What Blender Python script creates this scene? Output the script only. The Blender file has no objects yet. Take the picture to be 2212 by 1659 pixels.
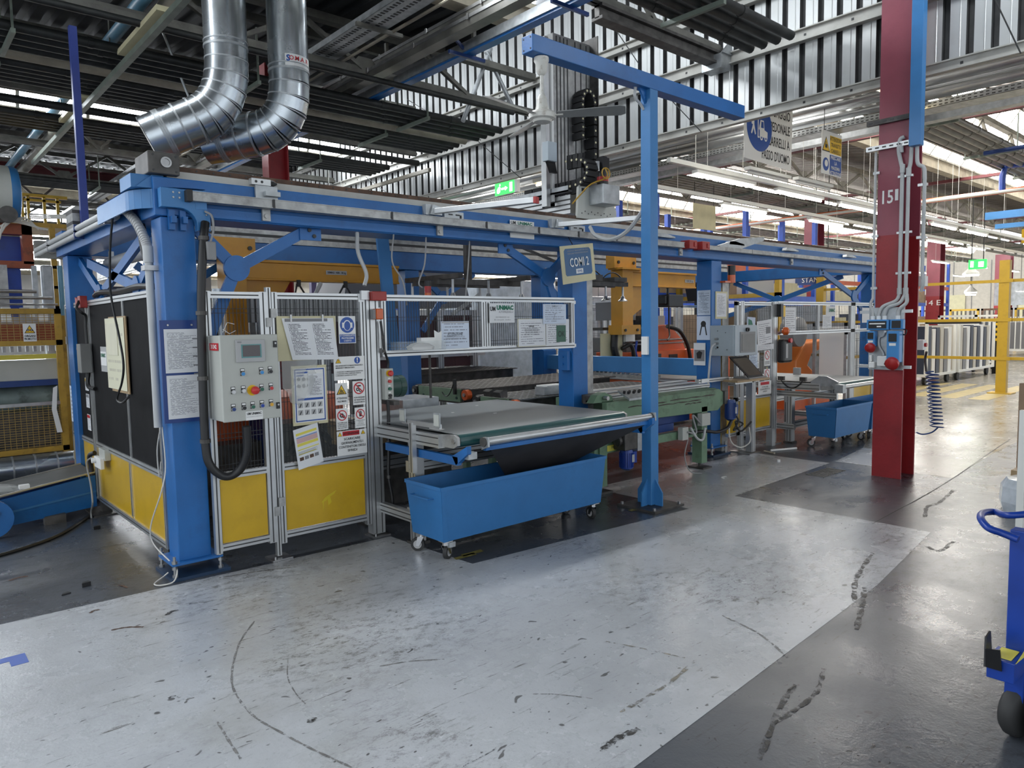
import bpy, math, random
from math import sin, cos, pi, radians, sqrt
from mathutils import Vector, Matrix
random.seed(7)
D = bpy.data
SC = bpy.context.scene
COL = SC.collection

# ------------------------------------------------------------------ camera
cam = D.cameras.new('camera'); camo = D.objects.new('camera', cam); COL.objects.link(camo)
cam.sensor_fit = 'HORIZONTAL'; cam.sensor_width = 36.0
cam.lens = 36.0 * 1569.6 / 2212
cam.clip_start = 0.05; cam.clip_end = 300
YAW, PITCH, ROLL = radians(41.208), radians(-4.5955), radians(-1.0208)
_f = Vector((sin(YAW)*cos(PITCH), cos(YAW)*cos(PITCH), sin(PITCH)))
_r = Vector((cos(YAW), -sin(YAW), 0)); _u = _r.cross(_f)
_r2 = cos(ROLL)*_r + sin(ROLL)*_u; _u2 = -sin(ROLL)*_r + cos(ROLL)*_u
camo.matrix_world = Matrix(((_r2.x, _u2.x, -_f.x, 0), (_r2.y, _u2.y, -_f.y, 0), (_r2.z, _u2.z, -_f.z, 1.55), (0, 0, 0, 1)))
SC.camera = camo

# ------------------------------------------------------------------ light and exposure
W = D.worlds.new('sky'); SC.world = W; W.use_nodes = True
W.node_tree.nodes['Background'].inputs[0].default_value = (0.86, 0.93, 1.0, 1)
W.node_tree.nodes['Background'].inputs[1].default_value = 0.85
SKYLIGHT = 19.0          # daylight through the north-light panes
LAMP = 5.0              # fluorescent tubes
vs = SC.view_settings
vs.view_transform = 'Standard'; vs.look = 'None'; vs.exposure = 1.0; vs.gamma = 1.0
vs.use_curve_mapping = False

# ------------------------------------------------------------------ materials
M = {}
def mat(n, col, r=0.5, m=0.0, var=0.0, scale=5.0, bump=0.0, bscale=40.0, dirt=None, dscale=3.0, damt=0.5, alpha=None, trans=0.0, emit=0.0, coat=0.0, rvar=0.0):
    k = D.materials.new(n); k.use_nodes = True
    nt = k.node_tree; N = nt.nodes; L = nt.links; b = N['Principled BSDF']
    b.inputs['Base Color'].default_value = (*col, 1)
    b.inputs['Roughness'].default_value = r; b.inputs['Metallic'].default_value = m
    if coat: b.inputs['Coat Weight'].default_value = coat
    if trans: b.inputs['Transmission Weight'].default_value = trans
    if alpha is not None: b.inputs['Alpha'].default_value = alpha
    if emit:
        b.inputs['Emission Color'].default_value = (*col, 1); b.inputs['Emission Strength'].default_value = emit
    if var or dirt or bump or rvar:
        tc = N.new('ShaderNodeTexCoord')
    if var or dirt or rvar:
        nz = N.new('ShaderNodeTexNoise'); nz.inputs['Scale'].default_value = scale; nz.inputs['Detail'].default_value = 6
        L.new(tc.outputs['Object'], nz.inputs['Vector'])
        rp = N.new('ShaderNodeValToRGB'); rp.color_ramp.elements[0].position = 0.3; rp.color_ramp.elements[1].position = 0.7
        rp.color_ramp.elements[0].color = (*[c*(1-var) for c in col], 1); rp.color_ramp.elements[1].color = (*[min(1, c*(1+var)) for c in col], 1)
        L.new(nz.outputs['Fac'], rp.inputs['Fac']); last = rp.outputs['Color']
        if dirt:
            n2 = N.new('ShaderNodeTexNoise'); n2.inputs['Scale'].default_value = dscale; n2.inputs['Detail'].default_value = 8; n2.inputs['Roughness'].default_value = 0.7
            L.new(tc.outputs['Object'], n2.inputs['Vector'])
            r2 = N.new('ShaderNodeValToRGB'); r2.color_ramp.elements[0].position = 0.52; r2.color_ramp.elements[1].position = 0.72
            r2.color_ramp.elements[0].color = (0, 0, 0, 1); r2.color_ramp.elements[1].color = (damt, damt, damt, 1)
            L.new(n2.outputs['Fac'], r2.inputs['Fac'])
            mx = N.new('ShaderNodeMix'); mx.data_type = 'RGBA'
            L.new(r2.outputs['Color'], mx.inputs['Factor']); L.new(last, mx.inputs['A']); mx.inputs['B'].default_value = (*dirt, 1)
            last = mx.outputs['Result']
        L.new(last, b.inputs['Base Color'])
        if rvar:
            mr = N.new('ShaderNodeMapRange'); mr.inputs['To Min'].default_value = max(0.03, r-rvar); mr.inputs['To Max'].default_value = r+rvar
            L.new(nz.outputs['Fac'], mr.inputs['Value']); L.new(mr.outputs['Result'], b.inputs['Roughness'])
    if bump:
        nb = N.new('ShaderNodeTexNoise'); nb.inputs['Scale'].default_value = bscale; nb.inputs['Detail'].default_value = 4
        L.new(tc.outputs['Object'], nb.inputs['Vector'])
        bp = N.new('ShaderNodeBump'); bp.inputs['Strength'].default_value = bump; bp.inputs['Distance'].default_value = 0.01
        L.new(nb.outputs['Fac'], bp.inputs['Height']); L.new(bp.outputs['Normal'], b.inputs['Normal'])
    M[n] = k
    return k

BL = (0.014, 0.130, 0.39)
mat('blue', BL, 0.38, var=0.12, scale=3, dirt=(0.012, 0.05, 0.14), dscale=2.2, damt=0.45, bump=0.08, bscale=90)
mat('blue_pale', (0.042, 0.19, 0.44), 0.36, var=0.08, dirt=(0.02, 0.09, 0.24), dscale=2.5, damt=0.35, bump=0.06)
mat('blue_bin', (0.030, 0.165, 0.41), 0.45, var=0.10, scale=4, dirt=(0.02, 0.09, 0.22), dscale=4, damt=0.45)
mat('blue_dark', (0.012, 0.045, 0.19), 0.4, var=0.15, dirt=(0.01, 0.015, 0.04), damt=0.4)
mat('blue_royal', (0.008, 0.045, 0.30), 0.33, var=0.15, dirt=(0.01, 0.02, 0.08), dscale=6, damt=0.4)
mat('blue_pole', (0.025, 0.05, 0.26), 0.4, var=0.1)
mat('blue_rack', (0.02, 0.09, 0.52), 0.45, var=0.1)
mat('blue_board', (0.006, 0.04, 0.20), 0.35)
mat('blue_pipe', (0.13, 0.30, 0.42), 0.4, var=0.15)
mat('blue_socket', (0.05, 0.24, 0.55), 0.35)
mat('yellow', (0.60, 0.37, 0.012), 0.35, var=0.06, dirt=(0.36, 0.21, 0.01), dscale=2, damt=0.35, coat=0.2)
mat('trunk_green', (0.16, 0.19, 0.155), 0.5, var=0.2)
mat('orange_dull', (0.26, 0.060, 0.022), 0.5, var=0.25, scale=6, dirt=(0.04,0.02,0.015), dscale=6, damt=0.7)
mat('blue_foot', (0.012,0.035,0.08), 0.5, var=0.2)
mat('yellow_rail', (0.46, 0.29, 0.02), 0.45, var=0.1, dirt=(0.2, 0.12, 0.02), dscale=5, damt=0.5)
mat('yellow_old', (0.42, 0.25, 0.03), 0.5, var=0.15, dirt=(0.10, 0.06, 0.02), dscale=8, damt=0.6)
mat('amber', (0.55, 0.26, 0.015), 0.35, var=0.08, dirt=(0.25, 0.11, 0.01), dscale=3, damt=0.3)
mat('orange', (0.62, 0.10, 0.015), 0.4, var=0.1)
mat('orange_robot', (0.60, 0.17, 0.03), 0.35)
mat('orange_lamp', (0.75, 0.13, 0.02), 0.2, trans=0.2)
mat('red', (0.40, 0.02, 0.02), 0.35, var=0.1)
mat('red_switch', (0.33, 0.028, 0.022), 0.4, var=0.15)
mat('red_column', (0.28, 0.016, 0.020), 0.42, var=0.22, scale=3, dirt=(0.07, 0.012, 0.014), dscale=3, damt=0.6, bump=0.12, bscale=25)
mat('red_column_upper', (0.26, 0.055, 0.080), 0.4, var=0.2, scale=2, dirt=(0.10, 0.015, 0.03), dscale=2, damt=0.4, bump=0.12, bscale=18)
mat('red_beam', (0.10, 0.012, 0.016), 0.5, var=0.2)
mat('alu', (0.55, 0.56, 0.56), 0.36, m=0.75, var=0.08, scale=8, rvar=0.06)
mat('alu_dull', (0.38, 0.38, 0.37), 0.45, m=0.6, var=0.2, scale=14, dirt=(0.12, 0.11, 0.10), dscale=9, damt=0.5)
mat('groove', (0.05, 0.05, 0.05), 0.6)
mat('galv', (0.50, 0.54, 0.57), 0.26, m=0.95, var=0.18, scale=2.5, rvar=0.1, bump=0.05, bscale=6)
mat('galv_dull', (0.42, 0.44, 0.45), 0.45, m=0.7, var=0.2, scale=12)
mat('steel', (0.40, 0.40, 0.40), 0.35, m=0.9, var=0.2, scale=10)
mat('steel_dark', (0.09, 0.085, 0.08), 0.5, m=0.5, var=0.4, scale=9)
mat('rust', (0.10, 0.055, 0.035), 0.7, var=0.5, scale=9)
mat('chrome', (0.75, 0.75, 0.76), 0.18, m=1.0)
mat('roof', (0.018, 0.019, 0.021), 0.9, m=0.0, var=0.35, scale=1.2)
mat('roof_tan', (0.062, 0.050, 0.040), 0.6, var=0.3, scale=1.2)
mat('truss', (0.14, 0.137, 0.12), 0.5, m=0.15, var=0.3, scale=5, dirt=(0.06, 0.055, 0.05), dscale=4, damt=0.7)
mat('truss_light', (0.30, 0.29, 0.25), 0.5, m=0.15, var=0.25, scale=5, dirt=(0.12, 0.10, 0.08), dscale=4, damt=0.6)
mat('pipe_dark', (0.032, 0.034, 0.033), 0.5, m=0.3, var=0.35, scale=6)
mat('pipe_mid', (0.13, 0.125, 0.11), 0.4, m=0.5, var=0.3, scale=4)
mat('pipe_beige', (0.36, 0.32, 0.25), 0.5, var=0.2)
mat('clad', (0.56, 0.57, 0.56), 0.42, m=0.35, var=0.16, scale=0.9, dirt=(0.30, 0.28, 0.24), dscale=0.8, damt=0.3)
mat('clad_groove_shade', (0.085, 0.085, 0.085), 0.6, m=0.2, var=0.3)  # shade inside the cladding grooves, put into the colour
mat('girt', (0.47, 0.46, 0.42), 0.45, var=0.12, dirt=(0.25, 0.22, 0.17), dscale=2, damt=0.5)
mat('fascia', (0.40, 0.36, 0.28), 0.7, var=0.2, dirt=(0.15, 0.12, 0.09), dscale=2, damt=0.7)
mat('sky_pane', (0.90, 0.95, 1.0), 0.3, emit=SKYLIGHT)
mat('hall_pane', (1.0, 0.97, 0.92), 0.3, emit=SKYLIGHT*0.52)
mat('added_glow_pane', (0.88, 0.94, 1.0), 0.3, emit=SKYLIGHT*0.13)  # glowing panes added in the roof step to brighten the partition
mat('pipe_silver', (0.50, 0.51, 0.52), 0.34, m=0.85, var=0.12, scale=2)
mat('tube', (1.0, 0.96, 0.88), 0.3, emit=LAMP)
mat('tube_warm', (1.0, 0.80, 0.45), 0.3, emit=LAMP*0.8)
mat('lamp_white', (0.72, 0.72, 0.68), 0.35)
mat('wall_far', (0.55, 0.50, 0.42), 0.6, var=0.08)
mat('white', (0.72, 0.72, 0.70), 0.4)
mat('white_fan', (0.66, 0.65, 0.60), 0.35, var=0.06, dirt=(0.20, 0.13, 0.07), dscale=22, damt=0.6)
mat('fan_blade', (0.23, 0.235, 0.23), 0.4, var=0.15)
mat('paper', (0.74, 0.75, 0.76), 0.6)
mat('paper_blue', (0.58, 0.66, 0.80), 0.55)
mat('paper_cream', (0.70, 0.67, 0.52), 0.6, var=0.06)
mat('plastic_sleeve', (0.72, 0.74, 0.72), 0.15, alpha=0.35)
mat('cream', (0.62, 0.57, 0.36), 0.5, var=0.08)
mat('cabinet', (0.47, 0.48, 0.44), 0.42, var=0.05, scale=3, dirt=(0.35, 0.35, 0.31), dscale=2, damt=0.4)
mat('cabinet_blue', (0.42, 0.48, 0.52), 0.4, var=0.04)
mat('cabinet_gray', (0.21, 0.21, 0.20), 0.45, var=0.1)
mat('black', (0.012, 0.012, 0.013), 0.4)
mat('black_matte', (0.016, 0.016, 0.017), 0.75)
mat('black_panel', (0.008, 0.008, 0.009), 0.7, var=0.3, scale=6)
mat('rubber', (0.03, 0.03, 0.03), 0.65, var=0.2)
M['black_panel'].node_tree.nodes['Principled BSDF'].inputs['Specular IOR Level'].default_value = 0.15
mat('mesh_black', (0.016, 0.018, 0.020), 0.45)
mat('mesh_yellow', (0.33, 0.22, 0.06), 0.55)
mat('gray', (0.25, 0.25, 0.25), 0.5)
mat('gray_light', (0.42, 0.42, 0.42), 0.5)
mat('pvc', (0.47, 0.48, 0.48), 0.4, var=0.06)
mat('belt', (0.20, 0.215, 0.22), 0.58, var=0.10, scale=2, dirt=(0.08, 0.09, 0.09), dscale=1.5, damt=0.4, rvar=0.08)
mat('belt_edge', (0.015, 0.075, 0.075), 0.3, var=0.1)
mat('belt_dark', (0.060, 0.052, 0.048), 0.6, var=0.25, scale=4)
mat('belt_mid', (0.130, 0.135, 0.135), 0.5, var=0.2, scale=4)
mat('green', (0.150, 0.245, 0.155), 0.5, var=0.12, dirt=(0.05, 0.06, 0.04), dscale=7, damt=0.7)
mat('green_dark', (0.03, 0.075, 0.06), 0.4)
mat('chute', (0.030, 0.029, 0.030), 0.55, var=0.3, scale=5)
mat('wood', (0.40, 0.28, 0.15), 0.5, var=0.2, scale=5)
mat('cardboard', (0.28, 0.19, 0.12), 0.7, var=0.1)
mat('maroon', (0.050, 0.014, 0.018), 0.55, var=0.15)
mat('film', (0.62, 0.68, 0.74), 0.15, alpha=0.75, var=0.2, scale=8, bump=0.6, bscale=12)
mat('glass', (0.6, 0.65, 0.65), 0.05, alpha=0.14)
mat('glass_dark', (0.03, 0.03, 0.035), 0.05, alpha=0.85)
mat('screen', (0.055, 0.042, 0.045), 0.12)
mat('screen_lap', (0.018, 0.016, 0.016), 0.15)
mat('exit_green', (0.02, 0.62, 0.06), 0.4, emit=1.4)
mat('exit_white', (0.9, 1.0, 0.9), 0.4, emit=1.6)
mat('sign_blue', (0.012, 0.075, 0.34), 0.35)
mat('sign_yellow', (0.78, 0.48, 0.012), 0.4)
mat('sign_red', (0.52, 0.02, 0.03), 0.4)
mat('ink', (0.02, 0.02, 0.022), 0.5)
mat('ink_gray', (0.22, 0.22, 0.23), 0.6)
mat('ink_green', (0.01, 0.16, 0.09), 0.5)
mat('ink_yellow', (0.75, 0.66, 0.10), 0.6)
mat('print_white', (0.80, 0.80, 0.78), 0.5)
mat('btn_blue', (0.03, 0.25, 0.58), 0.3)
mat('btn_green', (0.01, 0.12, 0.07), 0.3)
mat('btn_red', (0.55, 0.03, 0.03), 0.3)
mat('btn_yellow', (0.70, 0.38, 0.03), 0.3)
mat('btn_white', (0.62, 0.62, 0.62), 0.3)
mat('tape_blue', (0.07, 0.13, 0.42), 0.5)
mat('panel_navy', (0.022, 0.030, 0.055), 0.5)
mat('panel_gray', (0.20, 0.20, 0.21), 0.5)
mat('panel_beige', (0.55, 0.52, 0.45), 0.5)
mat('wire_white', (0.62, 0.60, 0.55), 0.5)
mat('cable', (0.018, 0.018, 0.018), 0.5)
mat('cable_gray', (0.30, 0.30, 0.30), 0.5)
mat('slab', (0.115, 0.118, 0.125), 0.38, var=0.22, scale=1.3, dirt=(0.055, 0.055, 0.055), dscale=0.9, damt=0.7, bump=0.12, bscale=60, rvar=0.10)

def print_mat(name, base=(0.74, 0.75, 0.77), ink=(0.10, 0.10, 0.11), rows=24, words=7, fill=0.5, margin=0.08):
    """a sheet printed with lines of small type: broken dark rows in the sheet's own UV space"""
    k = D.materials.new(name); k.use_nodes = True; nt = k.node_tree; N = nt.nodes; L = nt.links; b = N['Principled BSDF']
    b.inputs['Roughness'].default_value = 0.55
    tc = N.new('ShaderNodeTexCoord'); sp = N.new('ShaderNodeSeparateXYZ'); L.new(tc.outputs['UV'], sp.inputs[0])
    def mth(op, a, bb=None):
        q = N.new('ShaderNodeMath'); q.operation = op
        for i, v in enumerate((a, bb)):
            if v is None: continue
            if isinstance(v, (int, float)): q.inputs[i].default_value = v
            else: L.new(v, q.inputs[i])
        return q.outputs[0]
    u, v = sp.outputs['X'], sp.outputs['Y']
    row = mth('MULTIPLY', v, rows); fr = mth('FRACT', row); line = mth('LESS_THAN', fr, fill)
    fl = mth('FLOOR', row)
    cb = N.new('ShaderNodeCombineXYZ'); L.new(mth('MULTIPLY', u, words*4), cb.inputs[0]); L.new(mth('MULTIPLY', fl, 3.7), cb.inputs[1])
    nz = N.new('ShaderNodeTexNoise'); nz.inputs['Scale'].default_value = 1.0; nz.inputs['Detail'].default_value = 3; L.new(cb.outputs[0], nz.inputs['Vector'])
    word = mth('GREATER_THAN', nz.outputs['Fac'], 0.44)
    wn = N.new('ShaderNodeTexWhiteNoise'); wn.noise_dimensions = '1D'; L.new(fl, wn.inputs['W'])
    end = mth('LESS_THAN', u, mth('ADD', mth('MULTIPLY', wn.outputs['Value'], 0.5), 0.5))
    ins = mth('MULTIPLY', mth('MULTIPLY', mth('GREATER_THAN', u, margin), mth('LESS_THAN', u, 1-margin)), mth('MULTIPLY', mth('GREATER_THAN', v, margin), mth('LESS_THAN', v, 1-margin)))
    f = mth('MULTIPLY', mth('MULTIPLY', mth('MULTIPLY', line, word), end), ins)
    mx = N.new('ShaderNodeMix'); mx.data_type = 'RGBA'; L.new(f, mx.inputs['Factor']); mx.inputs['A'].default_value = (*base, 1); mx.inputs['B'].default_value = (*ink, 1)
    L.new(mx.outputs['Result'], b.inputs['Base Color']); M[name] = k
print_mat('p_dense', rows=26, words=8)
print_mat('p_table', ink=(0.20, 0.20, 0.23), rows=44, words=5, fill=0.4)
print_mat('p_few', rows=12, words=6, fill=0.3, ink=(0.25, 0.25, 0.28))
print_mat('p_blue', base=(0.60, 0.68, 0.80), ink=(0.16, 0.20, 0.28), rows=22, words=8, fill=0.45)
print_mat('p_blue_few', base=(0.62, 0.69, 0.80), ink=(0.30, 0.33, 0.40), rows=9, words=5, fill=0.35)
print_mat('p_cream', base=(0.72, 0.70, 0.52), ink=(0.55, 0.52, 0.40), rows=8, words=4, fill=0.3)

# ------------------------------------------------------------------ geometry helpers
V = Vector
class G:
    """collects plain faces for one mesh"""
    def __init__(s): s.v = []; s.f = []; s.uv = {}; s.mi = {}
    def face(s, pts, uv=None, mi=0):
        i = len(s.v); s.v += [tuple(p) for p in pts]; s.f.append(tuple(range(i, i+len(pts))))
        if uv: s.uv[len(s.f)-1] = uv
        if mi: s.mi[len(s.f)-1] = mi
        return s
    def idx(s, vs, fs, mi=0):
        i = len(s.v); s.v += [tuple(p) for p in vs]
        for f in fs:
            s.f.append(tuple(i+a for a in f))
            if mi: s.mi[len(s.f)-1] = mi
        return s
    def box(s, x0, x1, y0, y1, z0, z1, mi=0):
        vs = [(x0,y0,z0),(x1,y0,z0),(x1,y1,z0),(x0,y1,z0),(x0,y0,z1),(x1,y0,z1),(x1,y1,z1),(x0,y1,z1)]
        return s.idx(vs, [(0,3,2,1),(4,5,6,7),(0,1,5,4),(1,2,6,5),(2,3,7,6),(3,0,4,7)], mi)
    def cbox(s, c, d, mi=0):
        return s.box(c[0]-d[0]/2, c[0]+d[0]/2, c[1]-d[1]/2, c[1]+d[1]/2, c[2]-d[2]/2, c[2]+d[2]/2, mi)
    def bar(s, p, q, w, h, up=(0,0,1), mi=0):
        p, q = V(p), V(q); a = (q-p).normalized(); u = V(up)
        if abs(a.dot(u)) > 0.98: u = V((0,1,0)) if abs(a.y) < 0.9 else V((1,0,0))
        x = a.cross(u).normalized(); y = x.cross(a)
        x *= w/2; y *= h/2
        vs = [p-x-y, p+x-y, p+x+y, p-x+y, q-x-y, q+x-y, q+x+y, q-x+y]
        return s.idx(vs, [(0,1,2,3),(7,6,5,4),(1,0,4,5),(2,1,5,6),(3,2,6,7),(0,3,7,4)], mi)
    def cyl(s, p, q, r, n=12, r2=None, caps=True, mi=0):
        p, q = V(p), V(q); a = (q-p).normalized(); u = V((0,0,1)) if abs(a.z) < 0.9 else V((1,0,0))
        x = a.cross(u).normalized(); y = a.cross(x); r2 = r if r2 is None else r2
        vs = [p+(x*cos(2*pi*i/n)+y*sin(2*pi*i/n))*r for i in range(n)]+[q+(x*cos(2*pi*i/n)+y*sin(2*pi*i/n))*r2 for i in range(n)]
        fs = [(i, (i+1)%n, n+(i+1)%n, n+i) for i in range(n)]
        if caps: fs += [tuple(range(n-1,-1,-1)), tuple(range(n,2*n))]
        return s.idx(vs, fs, mi)
    def tube(s, pts, r, n=8, mi=0):
        pts = [V(p) for p in pts]; rings = []; prev = None
        for i, p in enumerate(pts):
            a = (pts[min(i+1,len(pts)-1)]-pts[max(i-1,0)]).normalized()
            if prev is None:
                u = V((0,0,1)) if abs(a.z) < 0.9 else V((1,0,0)); x = a.cross(u).normalized()
            else: x = (prev-a*prev.dot(a)).normalized()
            prev = x; y = a.cross(x); rr = r[i] if isinstance(r, (list, tuple)) else r
            rings.append([p+(x*cos(2*pi*k/n)+y*sin(2*pi*k/n))*rr for k in range(n)])
        vs = [q for R in rings for q in R]; fs = []
        for j in range(len(rings)-1):
            fs += [(j*n+k, j*n+(k+1)%n, (j+1)*n+(k+1)%n, (j+1)*n+k) for k in range(n)]
        fs += [tuple(range(n-1,-1,-1)), tuple((len(rings)-1)*n+k for k in range(n))]
        return s.idx(vs, fs, mi)
    def prism(s, poly, vec, mi=0):
        n = len(poly); v = V(vec); a = [V(p) for p in poly]; b = [p+v for p in a]
        nn = sum(((a[i]-a[0]).cross(a[(i+1)%n]-a[0]) for i in range(n)), V((0,0,0)))
        if nn.dot(v) > 0: a, b = b, a
        return s.idx(a+b, [tuple(range(n)), tuple(range(2*n-1,n-1,-1))]+[(i, n+i, n+(i+1)%n, (i+1)%n) for i in range(n)], mi)
    def lathe(s, prof, o=(0,0,0), ax=(0,0,1), n=16, mi=0):
        o = V(o); a = V(ax).normalized(); u = V((1,0,0)) if abs(a.x) < 0.9 else V((0,1,0)); x = a.cross(u).normalized(); y = a.cross(x)
        m = len(prof); vs = [o+a*h+(x*cos(2*pi*k/n)+y*sin(2*pi*k/n))*max(r,1e-4) for r, h in prof for k in range(n)]
        fs = [(j*n+k, j*n+(k+1)%n, (j+1)*n+(k+1)%n, (j+1)*n+k) for j in range(m-1) for k in range(n)]
        fs += [tuple(range(n-1,-1,-1)), tuple((m-1)*n+k for k in range(n))]
        return s.idx(vs, fs, mi)
    def disc(s, c, r, nrm, th=0.01, n=20, mi=0):
        c = V(c); a = V(nrm).normalized(); return s.cyl(c, c+a*th, r, n, mi=mi)

WL = {}     # world location of every empty used as a root
def wl(o):
    return WL.get(o.name, V((0,0,0))) if o else V((0,0,0))
MC = {}
def link(name, g, mats, parent=None, smooth=False, bevel=0.0, loc=None, flip=False):
    me = D.meshes.new(name); off = wl(parent) if loc is None else V(loc)
    me.from_pydata([(a[0]-off.x, a[1]-off.y, a[2]-off.z) for a in g.v], [], g.f)
    if not isinstance(mats, (list, tuple)): mats = [mats]
    for k in mats: me.materials.append(M[k] if isinstance(k, str) else k)
    if g.mi:
        for i, j in g.mi.items(): me.polygons[i].material_index = j
    if g.uv:
        ul = me.uv_layers.new(name='UVMap')
        for i, uvs in g.uv.items():
            for li, q in zip(me.polygons[i].loop_indices, uvs): ul.data[li].uv = q
    if smooth:
        me.polygons.foreach_set('use_smooth', [True]*len(me.polygons))
        try: me.set_sharp_from_angle(angle=radians(40))
        except Exception: pass
    me.update()
    o = D.objects.new(name, me); COL.objects.link(o)
    if parent: o.parent = parent
    elif loc is not None: o.location = loc
    if bevel:
        b = o.modifiers.new('bevel', 'BEVEL'); b.width = bevel; b.segments = 2; b.limit_method = 'ANGLE'; b.angle_limit = radians(50)
    WL[o.name] = off
    return o
def tag(o, label=None, cat=None, group=None, kind=None):
    if label: o['label'] = label
    if cat: o['category'] = cat
    if group: o['group'] = group
    if kind: o['kind'] = kind
    return o
def root(name, label, cat, loc=(0,0,0), group=None, kind=None):
    o = D.objects.new(name, None); COL.objects.link(o); o.location = loc; o.empty_display_size = 0.1
    WL[o.name] = V(loc)
    return tag(o, label, cat, group, kind)
def part(name, g, m, parent, **k): return link(name, g, m, parent, **k)
def one(name, label, cat, g, m, group=None, kind=None, **k):
    xs = [a[0] for a in g.v]; ys = [a[1] for a in g.v]; zs = [a[2] for a in g.v]
    loc = ((min(xs)+max(xs))/2, (min(ys)+max(ys))/2, min(zs))
    return tag(link(name, g, m, None, loc=loc, **k), label, cat, group, kind)
def inst(src, dloc, parent=None, name=None):
    """a copy of one mesh sharing its data, moved by dloc"""
    o = src.copy(); COL.objects.link(o)
    if name: o.name = name
    if parent: o.parent = parent
    o.location = V(src.location)+V(dloc); WL[o.name] = wl(src)+V(dloc)
    return o
def dup(r, loc, label=None, group=None):
    """a thing with copies of its parts and sub-parts"""
    c = r.copy(); COL.objects.link(c); c.location = loc; WL[c.name] = V(loc)
    if label: c['label'] = label
    if group: c['group'] = group
    for ch in list(r.children):
        a = ch.copy(); COL.objects.link(a); a.parent = c
        for gch in list(ch.children):
            b = gch.copy(); COL.objects.link(b); b.parent = a
    return c
TX = []
FR = {'front': (V((1,0,0)), V((0,0,1))), 'left': (V((0,-1,0)), V((0,0,1))), 'right': (V((0,1,0)), V((0,0,1)))}
def txt(s, c, h, m, parent, fr='front', w=None, align='CENTER', bold=0.0, name='lettering', roll=0.0):
    """flat lettering; c is the middle of the line, h the letter height, w the wanted width"""
    cu = D.curves.new(name, 'FONT'); cu.body = s; cu.align_x = align; cu.align_y = 'CENTER'; cu.size = h*1.35; cu.resolution_u = 2
    cu.space_line = 1.0; cu.offset = bold*h; cu.materials.append(M[m])
    o = D.objects.new(name, cu); COL.objects.link(o); r, u = FR[fr] if isinstance(fr, str) else (V(fr[0]), V(fr[1]))
    r = r.normalized(); u = (u-r*u.dot(r)).normalized()
    if roll: r, u = r*cos(roll)+u*sin(roll), u*cos(roll)-r*sin(roll)
    nn = r.cross(u); c = V(c)+nn*0.0015; off = wl(parent)
    if parent: o.parent = parent
    mw = Matrix(((r.x,u.x,nn.x,c.x-off.x),(r.y,u.y,nn.y,c.y-off.y),(r.z,u.z,nn.z,c.z-off.z),(0,0,0,1)))
    o.matrix_local = mw
    TX.append((o, w))
    return o
def fit_text():
    """scale each line of lettering to its width, then turn it into a plain mesh"""
    bpy.context.view_layer.update()
    for o, w in TX:
        d = o.dimensions.x/max(1e-6, o.scale.x)
        if w and d > 1e-5: o.scale.x = w/d
    bpy.context.view_layer.update(); dg = bpy.context.evaluated_depsgraph_get()
    done = []
    for o, w in TX: done.append((o, D.meshes.new_from_object(o.evaluated_get(dg))))
    for o, me in done:
        n = D.objects.new('temp', me); COL.objects.link(n); n.parent = o.parent; n.matrix_local = o.matrix_local.copy()
        cu = o.data; nm = o.name; D.objects.remove(o); D.curves.remove(cu); n.name = nm; n['kind'] = 'stuff'
def sheet(g, c, w, h, fr='front', th=0.003, roll=0.0, mi=0):
    """thin card centred at c; its front face carries UVs"""
    r, u = FR[fr] if isinstance(fr, str) else (V(fr[0]).normalized(), V(fr[1]).normalized())
    if roll: r, u = r*cos(roll)+u*sin(roll), u*cos(roll)-r*sin(roll)
    n = r.cross(u); c = V(c); a = [c-r*w/2-u*h/2, c+r*w/2-u*h/2, c+r*w/2+u*h/2, c-r*w/2+u*h/2]
    f = [p+n*th/2 for p in a]; b = [p-n*th/2 for p in a]
    g.face(f, [(0,0),(1,0),(1,1),(0,1)], mi); g.face(b[::-1])
    for i in range(4): g.face([b[i], b[(i+1)%4], f[(i+1)%4], f[i]])
    return g
def quadsheet(g, a, th=0.003, mi=0):
    """thin card from four corners: bottom-left, bottom-right, top-right, top-left"""
    a = [V(p) for p in a]; n = (a[1]-a[0]).cross(a[3]-a[0]).normalized()
    f = [p+n*th/2 for p in a]; b = [p-n*th/2 for p in a]
    g.face(f, [(0,0),(1,0),(1,1),(0,1)], mi); g.face(b[::-1])
    for i in range(4): g.face([b[i], b[(i+1)%4], f[(i+1)%4], f[i]])
    return g
def lerp(a, b, t): return tuple(x+(y-x)*t for x, y in zip(a, b))
def sag(p, q, d, n=10):
    return [tuple(V(p).lerp(V(q), i/n)-V((0,0,d*4*(i/n)*(1-i/n)))) for i in range(n+1)]
def spline(pts, k=6):
    """smooth path through the points"""
    P = [V(p) for p in pts]; P = [P[0]*2-P[1]]+P+[P[-1]*2-P[-2]]; out = []
    for i in range(1, len(P)-2):
        for j in range(k):
            t = j/k; a, b, c, d = P[i-1:i+3]
            out.append(0.5*((2*b)+(c-a)*t+(2*a-5*b+4*c-d)*t*t+(3*b-a-3*c+d)*t**3))
    out.append(P[-2]); return out
def cable(name, label, pts, r=0.006, m='cable', group=None, n=6):
    return one(name, label, 'cable', G().tube(spline(pts), r, n), m, group, smooth=True)

# ================================================================== SETTING
GUT = [-7.6, -0.6, 6.4, 14.4, 21.5, 28.6, 35.7, 42.8, 49.9]   # roof gutters, every tooth of the sawtooth roof
XW = 7.7                                                       # the cladding partition between the two halls
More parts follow.
